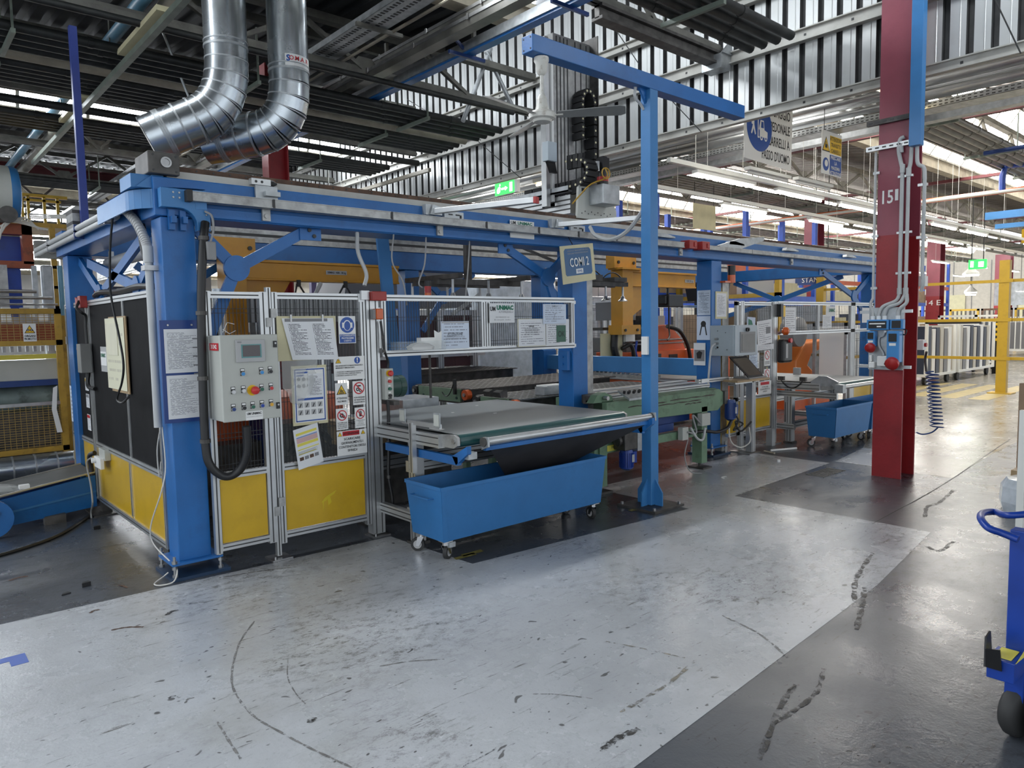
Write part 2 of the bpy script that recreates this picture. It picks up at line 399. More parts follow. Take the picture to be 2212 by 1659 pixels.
# ---- floor: dark slab, light painted lane over it
def floor_paint(name, base, spot, r):
    k = D.materials.new(name); k.use_nodes = True; nt = k.node_tree; N = nt.nodes; L = nt.links; b = N['Principled BSDF']
    tc = N.new('ShaderNodeTexCoord')
    def noise(scale, det=6, rough=0.6, st=(1,1,1), rot=0.0, off=(0,0,0)):
        mp = N.new('ShaderNodeMapping'); mp.inputs['Scale'].default_value = st; mp.inputs['Rotation'].default_value = (0,0,rot); mp.inputs['Location'].default_value = off
        L.new(tc.outputs['Object'], mp.inputs['Vector'])
        n = N.new('ShaderNodeTexNoise'); n.inputs['Scale'].default_value = scale; n.inputs['Detail'].default_value = det; n.inputs['Roughness'].default_value = rough
        L.new(mp.outputs[0], n.inputs['Vector']); return n.outputs['Fac']
    def ramp(f, a, c, lo=0.0, hi=1.0):
        m = N.new('ShaderNodeMapRange'); m.inputs['From Min'].default_value = a; m.inputs['From Max'].default_value = c
        m.inputs['To Min'].default_value = lo; m.inputs['To Max'].default_value = hi; L.new(f, m.inputs['Value']); return m.outputs[0]
    def mul(a, c, op='MULTIPLY'):
        q = N.new('ShaderNodeMath'); q.operation = op
        for i, v in enumerate((a, c)):
            if isinstance(v, (int, float)): q.inputs[i].default_value = v
            else: L.new(v, q.inputs[i])
        return q.outputs[0]
    def mix(a, c, f):
        m = N.new('ShaderNodeMix'); m.data_type = 'RGBA'; L.new(f, m.inputs['Factor'])
        if isinstance(a, tuple): m.inputs['A'].default_value = (*a, 1)
        else: L.new(a, m.inputs['A'])
        m.inputs['B'].default_value = (*c, 1); return m.outputs['Result']
    c = mix(base, tuple(x*0.82 for x in base), ramp(noise(0.8), 0.40, 0.64))
    c = mix(c, (base[0]*0.72, base[1]*0.69, base[2]*0.61), ramp(noise(0.40, 8, 0.6, off=(3,7,0)), 0.54, 0.66, 0, 0.75))      # worn tan patches
    c = mix(c, tuple(min(1, x*1.22) for x in base), ramp(noise(3.0, 9, 0.75, off=(9,1,0)), 0.52, 0.72, 0, 0.5))
    c = mix(c, tuple(x*0.62 for x in base), ramp(noise(42, 4, 0.7, off=(1,8,0)), 0.56, 0.74, 0, 0.55))                         # fine grain
    area = ramp(noise(0.62, 3, 0.5, off=(4,2,0)), 0.47, 0.60); area2 = ramp(noise(0.5, 4, 0.6, off=(12,5,0)), 0.50, 0.62)
    c = mix(c, spot, mul(area, ramp(noise(11, 10, 0.85, (1,1.6,1), 0.6), 0.50, 0.62, 0, 0.85)))                                # grimy mottling
    c = mix(c, spot, mul(area2, ramp(noise(5, 10, 0.8, (1,3,1), -0.5, (3,3,0)), 0.54, 0.63, 0, 0.8)))
    c = mix(c, spot, mul(ramp(noise(0.9, 3, 0.5, off=(7,4,0)), 0.42, 0.55), ramp(noise(3.2, 9, 0.74, (1, 9, 1), 0.42, (2,5,0)), 0.595, 0.65, 0, 0.9)))   # drag marks
    c = mix(c, spot, mul(ramp(noise(0.8, 3, 0.5, off=(2,9,0)), 0.42, 0.55), ramp(noise(2.8, 9, 0.74, (1, 12, 1), -0.7, (6,1,0)), 0.60, 0.65, 0, 0.9)))
    c = mix(c, spot, ramp(noise(1.6, 9, 0.7, (1, 40, 1), 0.15, (8,2,0)), 0.66, 0.69, 0, 0.6))
    for sc_, lim, off in ((7.0, 0.13, 0.4), (17.0, 0.16, 1.3)):
        vo = N.new('ShaderNodeTexVoronoi'); vo.inputs['Scale'].default_value = sc_; mp = N.new('ShaderNodeMapping'); mp.inputs['Scale'].default_value = (1, 1.8, 1); mp.inputs['Rotation'].default_value = (0,0,off)
        nzv = N.new('ShaderNodeTexNoise'); nzv.inputs['Scale'].default_value = 9; L.new(tc.outputs['Object'], nzv.inputs['Vector'])
        av = N.new('ShaderNodeVectorMath'); av.operation = 'MULTIPLY_ADD'; av.inputs[1].default_value = (0.12,0.12,0.12); L.new(nzv.outputs['Color'], av.inputs[0]); L.new(tc.outputs['Object'], av.inputs[2])
        L.new(av.outputs[0], mp.inputs['Vector']); L.new(mp.outputs[0], vo.inputs['Vector'])
        sx = N.new('ShaderNodeSeparateXYZ'); L.new(vo.outputs['Color'], sx.inputs[0])
        sel = mul(sx.outputs['X'], 0.72, 'GREATER_THAN'); dots = mul(ramp(vo.outputs['Distance'], lim, lim*0.7), sel)
        c = mix(c, (spot[0]*0.4, spot[1]*0.4, spot[2]*0.4), mul(dots, 0.8))
    L.new(c, b.inputs['Base Color'])
    L.new(ramp(noise(1.6, 7, 0.65, off=(5,5,0)), 0.3, 0.7, max(0.04, r-0.08), r+0.12), b.inputs['Roughness'])
    bp = N.new('ShaderNodeBump'); bp.inputs['Strength'].default_value = 0.35; bp.inputs['Distance'].default_value = 0.006
    L.new(mul(mul(noise(85, 3), 0.30), mul(mul(noise(22, 4), 0.5), mul(noise(4, 4), 1.0), 'ADD'), 'ADD'), bp.inputs['Height']); L.new(bp.outputs[0], b.inputs['Normal'])
    M[name] = k
floor_paint('floor_light', (0.45, 0.465, 0.485), (0.085, 0.078, 0.068), 0.25)
floor_paint('floor_dark', (0.066, 0.074, 0.088), (0.022, 0.022, 0.022), 0.27)
floor_paint('floor_hall', (0.33, 0.31, 0.265), (0.055, 0.05, 0.043), 0.20)
fl = link('floor', G().box(-12, 66, -14, 58, -0.15, 0.0), 'floor_dark'); tag(fl, kind='structure')
def flat(name, poly, z, m, parent=fl):
    g = G().face([(x, y, z) for x, y in poly]); return link(name, g, m, parent)
flat('painted_lane', [(-12,1.30),(1.9,1.56),(4.32,1.72),(5.68,1.90),(5.68,3.50),(7.72,3.60),(7.72,4.56),(5.02,4.62),(5.02,3.52),(2.85,3.68),(2.80,4.60),(0.40,4.67),(-12,4.75)], 0.0012, 'floor_light')
flat('hall_floor', [(7.75,2.42),(9.5,2.55),(11.0,2.6),(11.3,-14),(66,-14),(66,58),(13.2,58),(13.2,4.9),(12.0,4.75),(8.9,3.75),(7.85,3.60)], 0.0009, 'floor_hall')
flat('painted_square', [(7.85,3.60),(8.9,3.75),(8.9,3.3),(7.85,3.2)], 0.0013, 'floor_light')
g = G()
for i in range(4):
    y = 4.3+i*0.55; g.face([(15.6,y,0.002),(19.2,y+0.1,0.002),(19.2,y+0.45,0.002),(15.6,y+0.35,0.002)])
link('walkway_stripe', g, mat('walk_yellow', (0.42, 0.34, 0.16), 0.35, var=0.2), fl)
def ribbon(name, pts, w, m='scuff', z=0.0022):
    P_ = spline(pts, 8); g = G(); n = len(P_)
    for i in range(n-1):
        a, b = P_[i], P_[i+1]; d = (b-a).normalized(); s = V((-d.y, d.x, 0)); ww = w*(0.45+0.55*abs(sin(i*2.3)))
        w2 = w*(0.45+0.55*abs(sin((i+1)*2.3)))
        g.face([(a.x-s.x*ww/2, a.y-s.y*ww/2, z), (b.x-s.x*w2/2, b.y-s.y*w2/2, z), (b.x+s.x*w2/2, b.y+s.y*w2/2, z), (a.x+s.x*ww/2, a.y+s.y*ww/2, z)])
    return link(name, g, m, fl)
def scuff(n, col, thr, sc):
    k = mat(n, col, 0.5, var=0.4, scale=20); nt = k.node_tree; b = nt.nodes['Principled BSDF']
    tc = nt.nodes.new('ShaderNodeTexCoord'); nz = nt.nodes.new('ShaderNodeTexNoise'); nz.inputs['Scale'].default_value = sc; nz.inputs['Detail'].default_value = 6; nz.inputs['Roughness'].default_value = 0.75
    nt.links.new(tc.outputs['Object'], nz.inputs['Vector']); mr = nt.nodes.new('ShaderNodeMapRange'); mr.inputs['From Min'].default_value = thr; mr.inputs['From Max'].default_value = thr+0.12
    nt.links.new(nz.outputs['Fac'], mr.inputs['Value']); nt.links.new(mr.outputs[0], b.inputs['Alpha'])
scuff('scuff', (0.15, 0.145, 0.14), 0.42, 30); scuff('scuff_dark', (0.03, 0.028, 0.026), 0.44, 24); scuff('scuff_tan', (0.20, 0.18, 0.14), 0.46, 18)
ribbon('scuff_mark', [(1.432, 3.757, 0), (1.283, 3.561, 0), (1.151, 3.311, 0), (1.073, 3.09, 0), (1.051, 2.828, 0), (1.084, 2.615, 0), (1.124, 2.423, 0), (1.173, 2.236, 0)], 0.012)
ribbon('scuff_mark', [(1.369, 3.201, 0), (1.291, 3.027, 0), (1.255, 2.864, 0), (1.247, 2.758, 0)], 0.007)
ribbon('scuff_mark', [(1.889, 1.699, 0), (1.987, 1.717, 0), (2.106, 1.703, 0)], 0.035, 'scuff_dark')
ribbon('scuff_mark', [(1.465, 1.972, 0), (1.594, 1.974, 0), (1.651, 1.989, 0)], 0.008, 'scuff_dark')
ribbon('scuff_mark', [(2.145, 1.828, 0), (2.461, 1.838, 0), (2.739, 1.885, 0)], 0.022, 'scuff_tan')
ribbon('scuff_mark', [(2.587, 2.32, 0), (2.666, 2.126, 0), (2.728, 1.933, 0)], 0.014, 'scuff_tan')
ribbon('scuff_mark', [(3.965, 1.7, 0), (4.338, 1.849, 0), (4.897, 1.985, -0)], 0.035, 'scuff_dark')
ribbon('scuff_mark', [(3.609, 1.533, 0), (3.929, 1.643, 0), (4.219, 1.75, -0)], 0.035, 'scuff_dark')
ribbon('scuff_mark', [(6.075, 2.075, 0), (6.436, 2.184, 0), (6.672, 2.168, 0), (7.204, 2.238, 0)], 0.035, 'scuff_dark')
ribbon('scuff_mark', [(5.301, 1.8, 0), (5.258, 1.7, 0), (5.546, 1.708, 0)], 0.035, 'scuff_dark')
ribbon('scuff_mark', [(2.536, 1.369, 0), (2.843, 1.372, 0), (3.088, 1.45, 0)], 0.025, 'scuff_dark')
ribbon('scuff_mark', [(2.265, 1.291, 0), (2.677, 1.426, 0), (2.861, 1.462, 0)], 0.03, 'scuff_dark')
ribbon('scuff_mark', [(3.28, 2.09, 0), (3.211, 1.837, 0), (3.075, 1.618, 0)], 0.016, 'scuff')
for (a, b, w, m) in [((480,1248),(640,1225),0.025,'scuff'),((820,1440),(960,1425),0.012,'scuff'),((360,1330),(385,1318),0.03,'scuff_dark'),((240,1362),(310,1355),0.02,'rust'),((195,1325),(215,1318),0.02,'rust'),((400,1520),(420,1508),0.012,'scuff'),((470,1560),(520,1640),0.012,'scuff'),((365,1510),(388,1508),0.02,'scuff_dark'),((670,1562),(684,1555),0.03,'scuff_dark'),((20,1255),(60,1245),0.03,'rust'),((255,1265),(275,1270),0.02,'rust'),((1150,1500),(1280,1510),0.008,'scuff')]:
    from_a = {(480,1248):(1.553, 4.576, 0),(820,1440):(1.649, 2.84, 0),(360,1330):(1.108, 4.171, 0),(240,1362):(0.834, 4.165, 0),(195,1325):(0.805, 4.506, 0),(400,1520):(0.879, 3.113, 0),(470,1560):(0.928, 2.872, 0),(365,1510):(0.841, 3.201, 0),(670,1562):(1.197, 2.612, 0),(20,1255):(0.545, 5.472, 0),(255,1265):(1.032, 4.887, 0),(1150,1500):(1.988, 2.175, 0)}[a]
    to_b = {(640,1225):(1.983, 4.439, 0),(960,1425):(1.907, 2.692, 0),(385,1318):(1.18, 4.21, 0),(310,1355):(0.971, 4.091, 0),(215,1318):(0.855, 4.522, 0),(420,1508):(0.923, 3.134, 0),(520,1640):(0.901, 2.56, 0),(388,1508):(0.877, 3.177, 0),(684,1555):(1.226, 2.617, -0),(60,1245):(0.646, 5.492, 0),(275,1270):(1.063, 4.802, 0),(1280,1510):(2.144, 1.977, 0)}[b]
    mid = lerp(from_a, to_b, 0.5); ribbon('scuff_mark', [from_a, (mid[0], mid[1]+0.02, 0), to_b], w, m)
# floor joints
mat('joint', (0.03,0.03,0.03), 0.6)
ribbon('floor_joint', [(5.6,2.28,0),(7.6,2.40,0),(11.7,2.79,0),(20,3.4,0)], 0.010, 'joint')
ribbon('floor_joint', [(0.3,6.05,0),(1.2,5.85,0),(2.2,5.7,0)], 0.005, 'joint')
# drain grate in the dark square by the red column
g = G()
for i in range(9): g.box(6.98+i*0.055, 7.00+i*0.055, 3.30, 3.50, 0.001, 0.004)
link('drain_grate', g, 'joint', fl)
mat('worn_yellow', (0.22, 0.19, 0.05), 0.5, var=0.5, scale=30)
for p in ((2.989, 3.859, 0), (4.706, 3.821, 0), (2.911, 3.836, 0)):
    flat('worn_marking', [(p[0]-0.09,p[1]-0.02),(p[0]+0.08,p[1]-0.03),(p[0]+0.09,p[1]+0.02),(p[0]-0.08,p[1]+0.025)], 0.0025, 'worn_yellow')
# blue tape on the floor
one('floor_tape', 'blue tape corner stuck on the light floor', 'tape', G().box(0.30,0.455,4.10,4.16,0.0015,0.0025).box(0.385,0.455,4.03,4.10,0.0015,0.0025), 'tape_blue')

ZG = 5.18                            # gutter height
DR = ((0.25, 5.74), (1.0, 6.5))      # ridge setback and height, machine hall and far hall
# ---- sawtooth roof: ribbed deck sheets, gutters, north-light windows
def deck_sheet(y0, y1, z0, z1, x0):
    g = G(); n = 4; w = 1.0/n
    for i in range(n):
        xs = [x0+i*w, x0+i*w+0.11, x0+i*w+0.14, x0+i*w+0.22, x0+(i+1)*w]; zs = [0, 0, 0.055, 0.055, 0]
        for a in range(4):
            g.face([(xs[a],y0,z0+zs[a]),(xs[a],y1,z1+zs[a]),(xs[a+1],y1,z1+zs[a+1]),(xs[a+1],y0,z0+zs[a+1])])
    return g
for ti, y0 in enumerate(GUT[:-1]):
    y1 = GUT[ti+1]
    for side, (xa, xb) in enumerate(((-3, 8), (8, 48))):
        rt = root('ceiling', None, None, (xa, y0, 5.0), kind='structure')
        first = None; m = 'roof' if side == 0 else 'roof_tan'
        step = 1 if (ti < 6) else 4
        raised = side == 0 and ti in (1, 2)        # next to the partition the roof steps up above the two teeth in view
        for x in range(xa, xb-2 if raised else xb):
            if first is None: first = link('roof_sheet', deck_sheet(y0+0.1, y1-DR[side][0], ZG, DR[side][1], xa), m, rt)
            else: inst(first, (x-xa, 0, 0), rt)
        if raised:
            for x in range(6, 8): link('roof_sheet', deck_sheet(y0, y1, 6.30, 6.34, x), m, rt)
            link('roof_upstand', G().box(5.97, 6.0, y0, y1, 5.15, 5.40).box(5.97, 6.0, y0, y1, 6.2, 6.36), m, rt)
            cw = root('window_%d' % (20+ti), None, None, (6, y0, 5.4), kind='structure'); g = G(); n = int(y1-y0)  # added glazing, put in only to light the partition wall
            for i in range(n+1): g.box(5.96, 6.01, y0+i*(y1-y0)/n-0.025, y0+i*(y1-y0)/n+0.025, 5.40, 6.2)
            link('window_frame', g, 'truss', cw)
            for i in range(n): link('pane', G().face([(5.985,y0+(i+.03)*(y1-y0)/n,5.4),(5.985,y0+(i+.97)*(y1-y0)/n,5.4),(5.985,y0+(i+.97)*(y1-y0)/n,6.2),(5.985,y0+(i+.03)*(y1-y0)/n,6.2)]), 'added_glow_pane', cw)
        g = G()
        for t in (0.3, 0.62, 0.92): g.box(xa, xb-2 if raised else xb, y0+(y1-y0)*t, y0+(y1-y0)*t+0.08, ZG-0.03+(DR[side][1]-ZG)*t*0.98-0.06, ZG+(DR[side][1]-ZG)*t*0.98)
        link('purlin', g, 'truss' if side == 0 else 'truss_light', rt)
    # gutter and glazing at the far end of the tooth
    tr = link('trim_%d' % (ti+1), G().box(-3, 5.97 if ti == 1 else 48, y1-0.10, y1+0.10, 4.95, ZG).box(-3, 5.97 if ti == 1 else 48, y1-0.14, y1-0.06, ZG-0.04, ZG+0.01), 'fascia'); kk = link('gutter', G().box(8, 48, y1-0.10, y1+0.10, 4.95, ZG), 'fascia', tr) if ti == 1 else None; tag(tr, kind='structure')
    wn = root('window_%d' % (ti+1), None, None, (-3, y1-0.2, ZG), kind='structure')
    for side, (xa, xb) in enumerate(((-3, 6 if ti == 1 else 8), (8, 48))):
        yr, zr = y1-DR[side][0]-0.06, DR[side][1]; g = G()
        for x in range(xa, xb+1): g.bar((x, y1-0.10, ZG), (x, yr, zr), 0.055, 0.05, (1,0,0))
        g.box(xa, xb, y1-0.13, y1-0.07, ZG-0.01, ZG+0.03); g.box(xa, xb, yr-0.03, yr+0.03, zr-0.04, zr+0.02); g.bar((xa,(y1-0.1+yr)/2-0.02,(ZG+zr)/2),(xb,(y1-0.1+yr)/2-0.02,(ZG+zr)/2),0.03,0.04)
        link('window_frame', g, 'truss_light', wn)
        pg = G().face([(xa+.03,y1-0.10,ZG+.03),(xa+.97,y1-0.10,ZG+.03),(xa+.97,yr+0.01,zr-0.02),(xa+.03,yr+0.01,zr-0.02)])
        p0 = link('pane', pg, 'sky_pane' if side == 0 else 'hall_pane', wn)
        for x in range(xa+1, xb): inst(p0, (x-xa, 0, 0), wn)

# ---- partition wall: ribbed cladding sheets hanging from the roof down to 3.9 m
wr = root('wall_right', None, None, (XW, -3, 3.87), kind='structure')
def clad_sheet(y0, z0, z1, n=5, p=0.20):
    g = G(); x = XW
    for i in range(n):
        a = y0+i*p; ys = [a, a+0.135, a+0.142, a+0.193, a+p]; xs = [x, x, x+0.06, x+0.06, x]
        for j in range(4):
            g.face([(xs[j],ys[j],z0),(xs[j],ys[j],z1),(xs[j+1],ys[j+1],z1),(xs[j+1],ys[j+1],z0)], mi=1 if j in (1,2,3) else 0)  # groove faces get the painted shade, flat pans stay light
        g.face([(x, a+0.045, z0), (x-0.006, a+0.05, z0), (x-0.006, a+0.05, z1), (x, a+0.045, z1)])
        g.face([(x-0.006, a+0.05, z0), (x, a+0.055, z0), (x, a+0.055, z1), (x-0.006, a+0.05, z1)])
    return g
c0 = link('cladding_sheet', clad_sheet(-3, 3.90, 6.34), ['clad', 'clad_groove_shade'], wr)
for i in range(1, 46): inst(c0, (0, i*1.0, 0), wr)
for zc, h in ((4.575, 0.13), (3.875, 0.10), (5.15, 0.10)):
    g = G().box(XW-0.05, XW-0.004, -3, 43, zc-h/2, zc+h/2).box(XW-0.09, XW-0.04, -3, 43, zc+h/2-0.012, zc+h/2).box(XW-0.09, XW-0.04, -3, 43, zc-h/2, zc-h/2+0.012)
    for i in range(90): g.box(XW-0.053, XW-0.049, -2.6+i*0.5, -2.575+i*0.5, zc-0.012, zc+0.012, mi=1)
    link('girt', g, ['girt', 'groove'], wr)
# far walls
g = G().box(60, 60.3, -6, 56, 0, 6.4)
wf = tag(link('wall_back', g, 'wall_far'), kind='structure')
g = G()
for i in range(50): g.box(59.96, 60.0, -5+i*1.2, -4.97+i*1.2, 0.2, 5.6)
link('wall_seam', g, 'panel_gray', wf)
for i, y in enumerate((13.5, 15.0, 18.2, 24)): link('roller_door', G().box(59.90, 59.97, y, y+1.4, 0, 3.2), 'gray_light' if i % 2 else 'cream', wf)
wl2 = tag(link('wall_left', G().box(-3, 60, 50, 50.3, 0, 6.4), 'clad'), kind='structure')

# ---- steel columns
def h_column(x, y, z1, label, m='red_column', group=None, m2='red_column_upper', split=2.35, d=0.34, b=0.27, t=0.022):
    r = root('steel_column', label, 'column', (x, y, 0), group)
    def hs(z0, z1):
        g = G().box(x, x+t, y-b/2, y+b/2, z0, z1).box(x+d-t, x+d, y-b/2, y+b/2, z0, z1).box(x+t, x+d-t, y-0.012, y+0.012, z0, z1); return g
    part('shaft', hs(0, split), m, r); part('upper_shaft', hs(split, z1), m2, r)
    return r
COLR = h_column(7.38, 2.885, 5.7, 'red steel column stencilled 15 with electrical sockets on it')
txt('15', (7.379, 2.935, 2.705), 0.13, 'print_white', COLR, 'left', w=0.10, bold=0.02)
txt('I', (7.379, 2.845, 2.715), 0.11, 'print_white', COLR, 'left', w=0.03, bold=0.02)
h_column(4.33, 10.15, 5.25, 'red steel column below the spiral ducts, behind the machine', d=0.30, b=0.22, m2='red_column')
h_column(20.2, 10.1, 5.2, 'red steel column behind the blue gantry beam, in the far hall', d=0.5, b=0.35)
c = h_column(29.4, 10.0, 5.2, 'red steel column stencilled 14 E, behind the racks of panels', d=0.5, b=0.45)
txt('14 E', (29.39, 10.0, 2.1), 0.2, 'print_white', c, 'left', w=0.5)
c = h_column(50.0, 13.3, 5.2, 'red steel column stencilled 13 F, behind the yellow barrier post', d=0.7, b=0.75)
txt('13 F', (49.99, 13.3, 1.9), 0.3, 'print_white', c, 'left', w=0.8)
h_column(14.6, 16.0, 5.2, 'red steel column behind the overhead crane arm, deep in the far hall', d=0.4, b=0.3)

# ================================================================== OVERHEAD
ORD = ['first', 'second', 'third', 'fourth', 'fifth', 'sixth', 'seventh', 'eighth', 'ninth', 'tenth', 'eleventh', 'twelfth']
def roof_z(y):
    k = max(i for i, g_ in enumerate(GUT) if g_ <= y); return ZG+0.56*min(1, (y-GUT[k])/6.85)
def hall_roof_z(y):
    k = max(i for i, g_ in enumerate(GUT) if g_ <= y); return ZG+1.32*min(1, (y-GUT[k])/6.1)
def truss(y, xa, xb, label, m, pitch=1.62, detail=True):
    zt = roof_z(y)-0.16; zb = 4.65; r = root('roof_truss', label, 'truss', (xa, y, zb), 'lattice roof trusses of the machine hall' if xa < 5 else 'lattice roof trusses of the far hall')
    part('bottom_chord', G().box(xa, xb, y-0.06, y-0.008, zb, zb+0.05).box(xa, xb, y+0.008, y+0.06, zb, zb+0.05).box(xa, xb, y-0.014, y-0.008, zb, zb+0.10).box(xa, xb, y+0.008, y+0.014, zb, zb+0.10), m, r)
    part('top_chord', G().box(xa, xb, y-0.06, y+0.06, zt, zt+0.09), m, r)
    n = int((xb-xa)/pitch); gd = G(); gg = G(); gv = G(); d0 = d1 = None
    if detail:
        for i in range(n):
            x = xa+0.3+i*pitch
            if d0 is None:
                d0 = part('diagonal', G().bar((x, y, zb+0.06), (x+pitch/2, y, zt), 0.055, 0.05), m, r)
                d1 = part('diagonal', G().bar((x+pitch/2, y, zt), (x+pitch, y, zb+0.06), 0.055, 0.05), m, r)
                p0 = part('gusset_plate', G().prism([(x-0.12, y-0.008, zb+0.05), (x+0.12, y-0.008, zb+0.05), (x+0.16, y-0.008, zb+0.14), (x+0.09, y-0.008, zb+0.22), (x-0.09, y-0.008, zb+0.22), (x-0.16, y-0.008, zb+0.14)], (0, 0.016, 0)), m, r)
            else:
                for o in (d0, d1, p0): inst(o, (i*pitch, 0, 0), r)
    else:
        for i in range(n):
            x = xa+0.3+i*pitch
            gd.bar((x, y, zb+0.06), (x+pitch/2, y, zt), 0.055, 0.05); gd.bar((x+pitch/2, y, zt), (x+pitch, y, zb+0.06), 0.055, 0.05)
        tag(part('web', gd, m, r), kind='stuff')
    return r
for i, y in enumerate((4.93, 8.1, 11.25, 14.35, 17.4, 20.5, 24.5, 28.5)):
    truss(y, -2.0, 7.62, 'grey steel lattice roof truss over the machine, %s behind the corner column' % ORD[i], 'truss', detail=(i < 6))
for i, y in enumerate((-1.4, 1.8, 4.93, 8.1, 11.25, 14.35, 17.4, 20.5, 24.5, 28.5)):
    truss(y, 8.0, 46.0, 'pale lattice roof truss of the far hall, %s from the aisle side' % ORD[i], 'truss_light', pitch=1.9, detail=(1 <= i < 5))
# roof wires
# ---- bundles of heating pipes along the trusses
def bundle(y0, n, sp, xa, xb, z, label, r_=0.05, m='pipe_dark', hang=2.4, group='bundles of heating pipes under the roof'):
    r = root('heating_pipe_bundle', label, 'pipes', (xa, y0, z), group)
    g = G().cyl((xa, y0, z), (xb, y0, z), r_, 10)
    p0 = part('pipe', g, m, r, smooth=True)
    for i in range(1, n): inst(p0, (0, i*sp, 0), r)
    k0 = None; x = xa+0.8
    while x < xb:
        gk = G().box(x-0.02, x+0.02, y0-0.12, y0+(n-1)*sp+0.12, z-r_-0.05, z-r_-0.005).box(x-0.01, x+0.01, y0-0.1, y0-0.08, z-r_-0.02, z+0.55).box(x-0.01, x+0.01, y0+(n-1)*sp+0.08, y0+(n-1)*sp+0.1, z-r_-0.02, z+0.55)
        if k0 is None: k0 = part('hanger', gk, 'trunk_green', r); x0 = x
        else: inst(k0, (x-x0, 0, 0), r)
        x += hang
    x = xa+0.4; gk = G()
    while x < xb: gk.cyl((x, y0, z), (x+0.05, y0, z), r_*1.12, 10); x += 1.15
    c0 = tag(part('couplings', gk, m, r), kind='stuff')
    for i in range(1, n): inst(c0, (0.13*i, i*sp, 0), r)
    return r
for i, (y, n, sp) in enumerate(((3.95, 4, 0.155), (8.62, 4, 0.19), (9.72, 5, 0.15), (11.85, 5, 0.16), (16.6, 5, 0.16))):
    bundle(y, n, sp, -2.0, 7.42, 4.52, 'dark heating pipe bundle under the machine hall roof, %s counted from the aisle' % ORD[i])
for i, (y, n, sp) in enumerate(((3.95, 5, 0.155), (9.0, 5, 0.16), (12.6, 5, 0.16), (16.2, 5, 0.16), (20.2, 5, 0.16))):
    bundle(y, n, sp, 8.3, 44, 4.50, 'heating pipe bundle under the far hall roof, %s counted from the aisle' % ORD[i], m='pipe_mid', hang=3.0)
one('heating_pipe', 'beige insulated pipe beside the dark heating pipes under the roof', 'pipe', G().cyl((-2, 9.52, 4.55), (7.42, 9.52, 4.55), 0.065, 12), 'pipe_beige', smooth=True)
one('heating_pipe', 'thin dark pipe ending in front of the cladding wall', 'pipe', G().cyl((-2, 7.75, 4.50), (6.9, 7.75, 4.50), 0.035, 10), 'pipe_dark', smooth=True)
one('heating_pipe', 'dark pipe under the roof in front of the far red column', 'pipe', G().cyl((-2, 10.85, 4.42), (7.4, 10.85, 4.42), 0.05, 10), 'pipe_dark', smooth=True)
# ---- ridge girders, red
for i, y in enumerate((11.6, 18.9)):
    g = G().box(-2, 7.6, y-0.1, y+0.1, 5.17, 5.20).box(-2, 7.6, y-0.012, y+0.012, 4.97, 5.19).box(-2, 7.6, y-0.1, y+0.1, 4.95, 4.98)
    one('ridge_girder', 'dark red roof girder above the pipes, %s row' % ('nearer' if i == 0 else 'farther'), 'girder', g, 'red_beam')
for i, x in enumerate((14, 20.2, 29.4, 39)):
    one('valley_girder', 'brown red roof girder of the far hall, %s from the partition wall' % ORD[i], 'girder', G().box(x, x+0.12, -8, 48, 4.88, 4.95), 'red_beam')
# ---- runs along the hall (towards the back)
def run(name, label, cat, g, m, group=None, **k): return one(name, label, cat, g, m, group, **k)
run('air_pipe', 'blue painted pipe crossing under the roof at the left', 'pipe', G().cyl((2.25, -4, 4.86), (2.25, 38, 4.86), 0.065, 12), 'blue_pipe', smooth=True)
run('insulated_pipe', 'thick beige pipe crossing under the roof beside the blue one', 'pipe', G().cyl((2.50, -4, 4.86), (2.50, 38, 4.86), 0.10, 14), 'pipe_beige', smooth=True)
r = root('light_trunking', 'greenish steel trunking rail hung under the pipes at the left', 'trunking', (2.2, 6, 4.36))
part('rail', G().box(2.17, 2.23, 6.0, 14.5, 4.36, 4.42), 'trunk_green', r)
g = G().box(2.12, 2.28, 7.2, 8.6, 4.45, 4.50); l0 = part('reflector', g, 'cream', r); inst(l0, (0, 3.2, 0), r)
for y in (6.6, 9.2, 12): part('hanger', G().box(2.195, 2.205, y, y+0.02, 4.42, 5.1), 'truss', r)
# cable tray
r = root('cable_tray', 'perforated grey cable tray between the trusses, left of the busbars', 'tray', (4.2, -4, 4.78))
part('tray_bed', G().box(4.10, 4.42, -4, 24, 4.78, 4.783).box(4.10, 4.103, -4, 24, 4.78, 4.85).box(4.417, 4.42, -4, 24, 4.78, 4.85), 'galv_dull', r)
g = G()
for i in range(300): g.box(4.14, 4.19, 3+i*0.06, 3.03+i*0.06, 4.778, 4.7799).box(4.26, 4.31, 3+i*0.06, 3.03+i*0.06, 4.778, 4.7799)
tag(part('perforations', g, 'groove', r), kind='stuff')
for y in (4, 5.5, 7, 8.5): part('bracket', G().box(4.05, 4.62, y, y+0.04, 4.74, 4.78), 'truss', r)
run('conduit', 'thin pale conduit running beside the perforated cable tray', 'pipe', G().tube([(4.62,-3,4.86),(4.62,6.4,4.86),(4.50,7.0,4.78),(4.50,16,4.78)], 0.018, 8), 'pipe_beige', smooth=True)
for i, (x, z, w, h, m2, lab) in enumerate(((4.84, 4.60, 0.14, 0.10, 'pipe_mid', 'brown grey busbar trunking, outer one of two beside the cladding wall'), (5.03, 4.80, 0.16, 0.10, 'truss', 'dark busbar trunking, upper of the runs beside the cladding wall'))):
    r = root('busbar_trunking', lab, 'busbar', (x, -4, z)); part('casing', G().box(x-w/2, x+w/2, -4, 26, z, z+h), m2, r)
    part('cover_strip', G().box(x-w/2-0.01, x-w/2, -4, 26, z+h-0.025, z+h+0.01), 'steel', r)
    g = G()
    for y in range(-3, 26, 1): g.box(x-w/2-0.02, x-w/2-0.01, y, y+0.03, z+h-0.04, z+h+0.02)
    part('clip', g, 'steel', r)
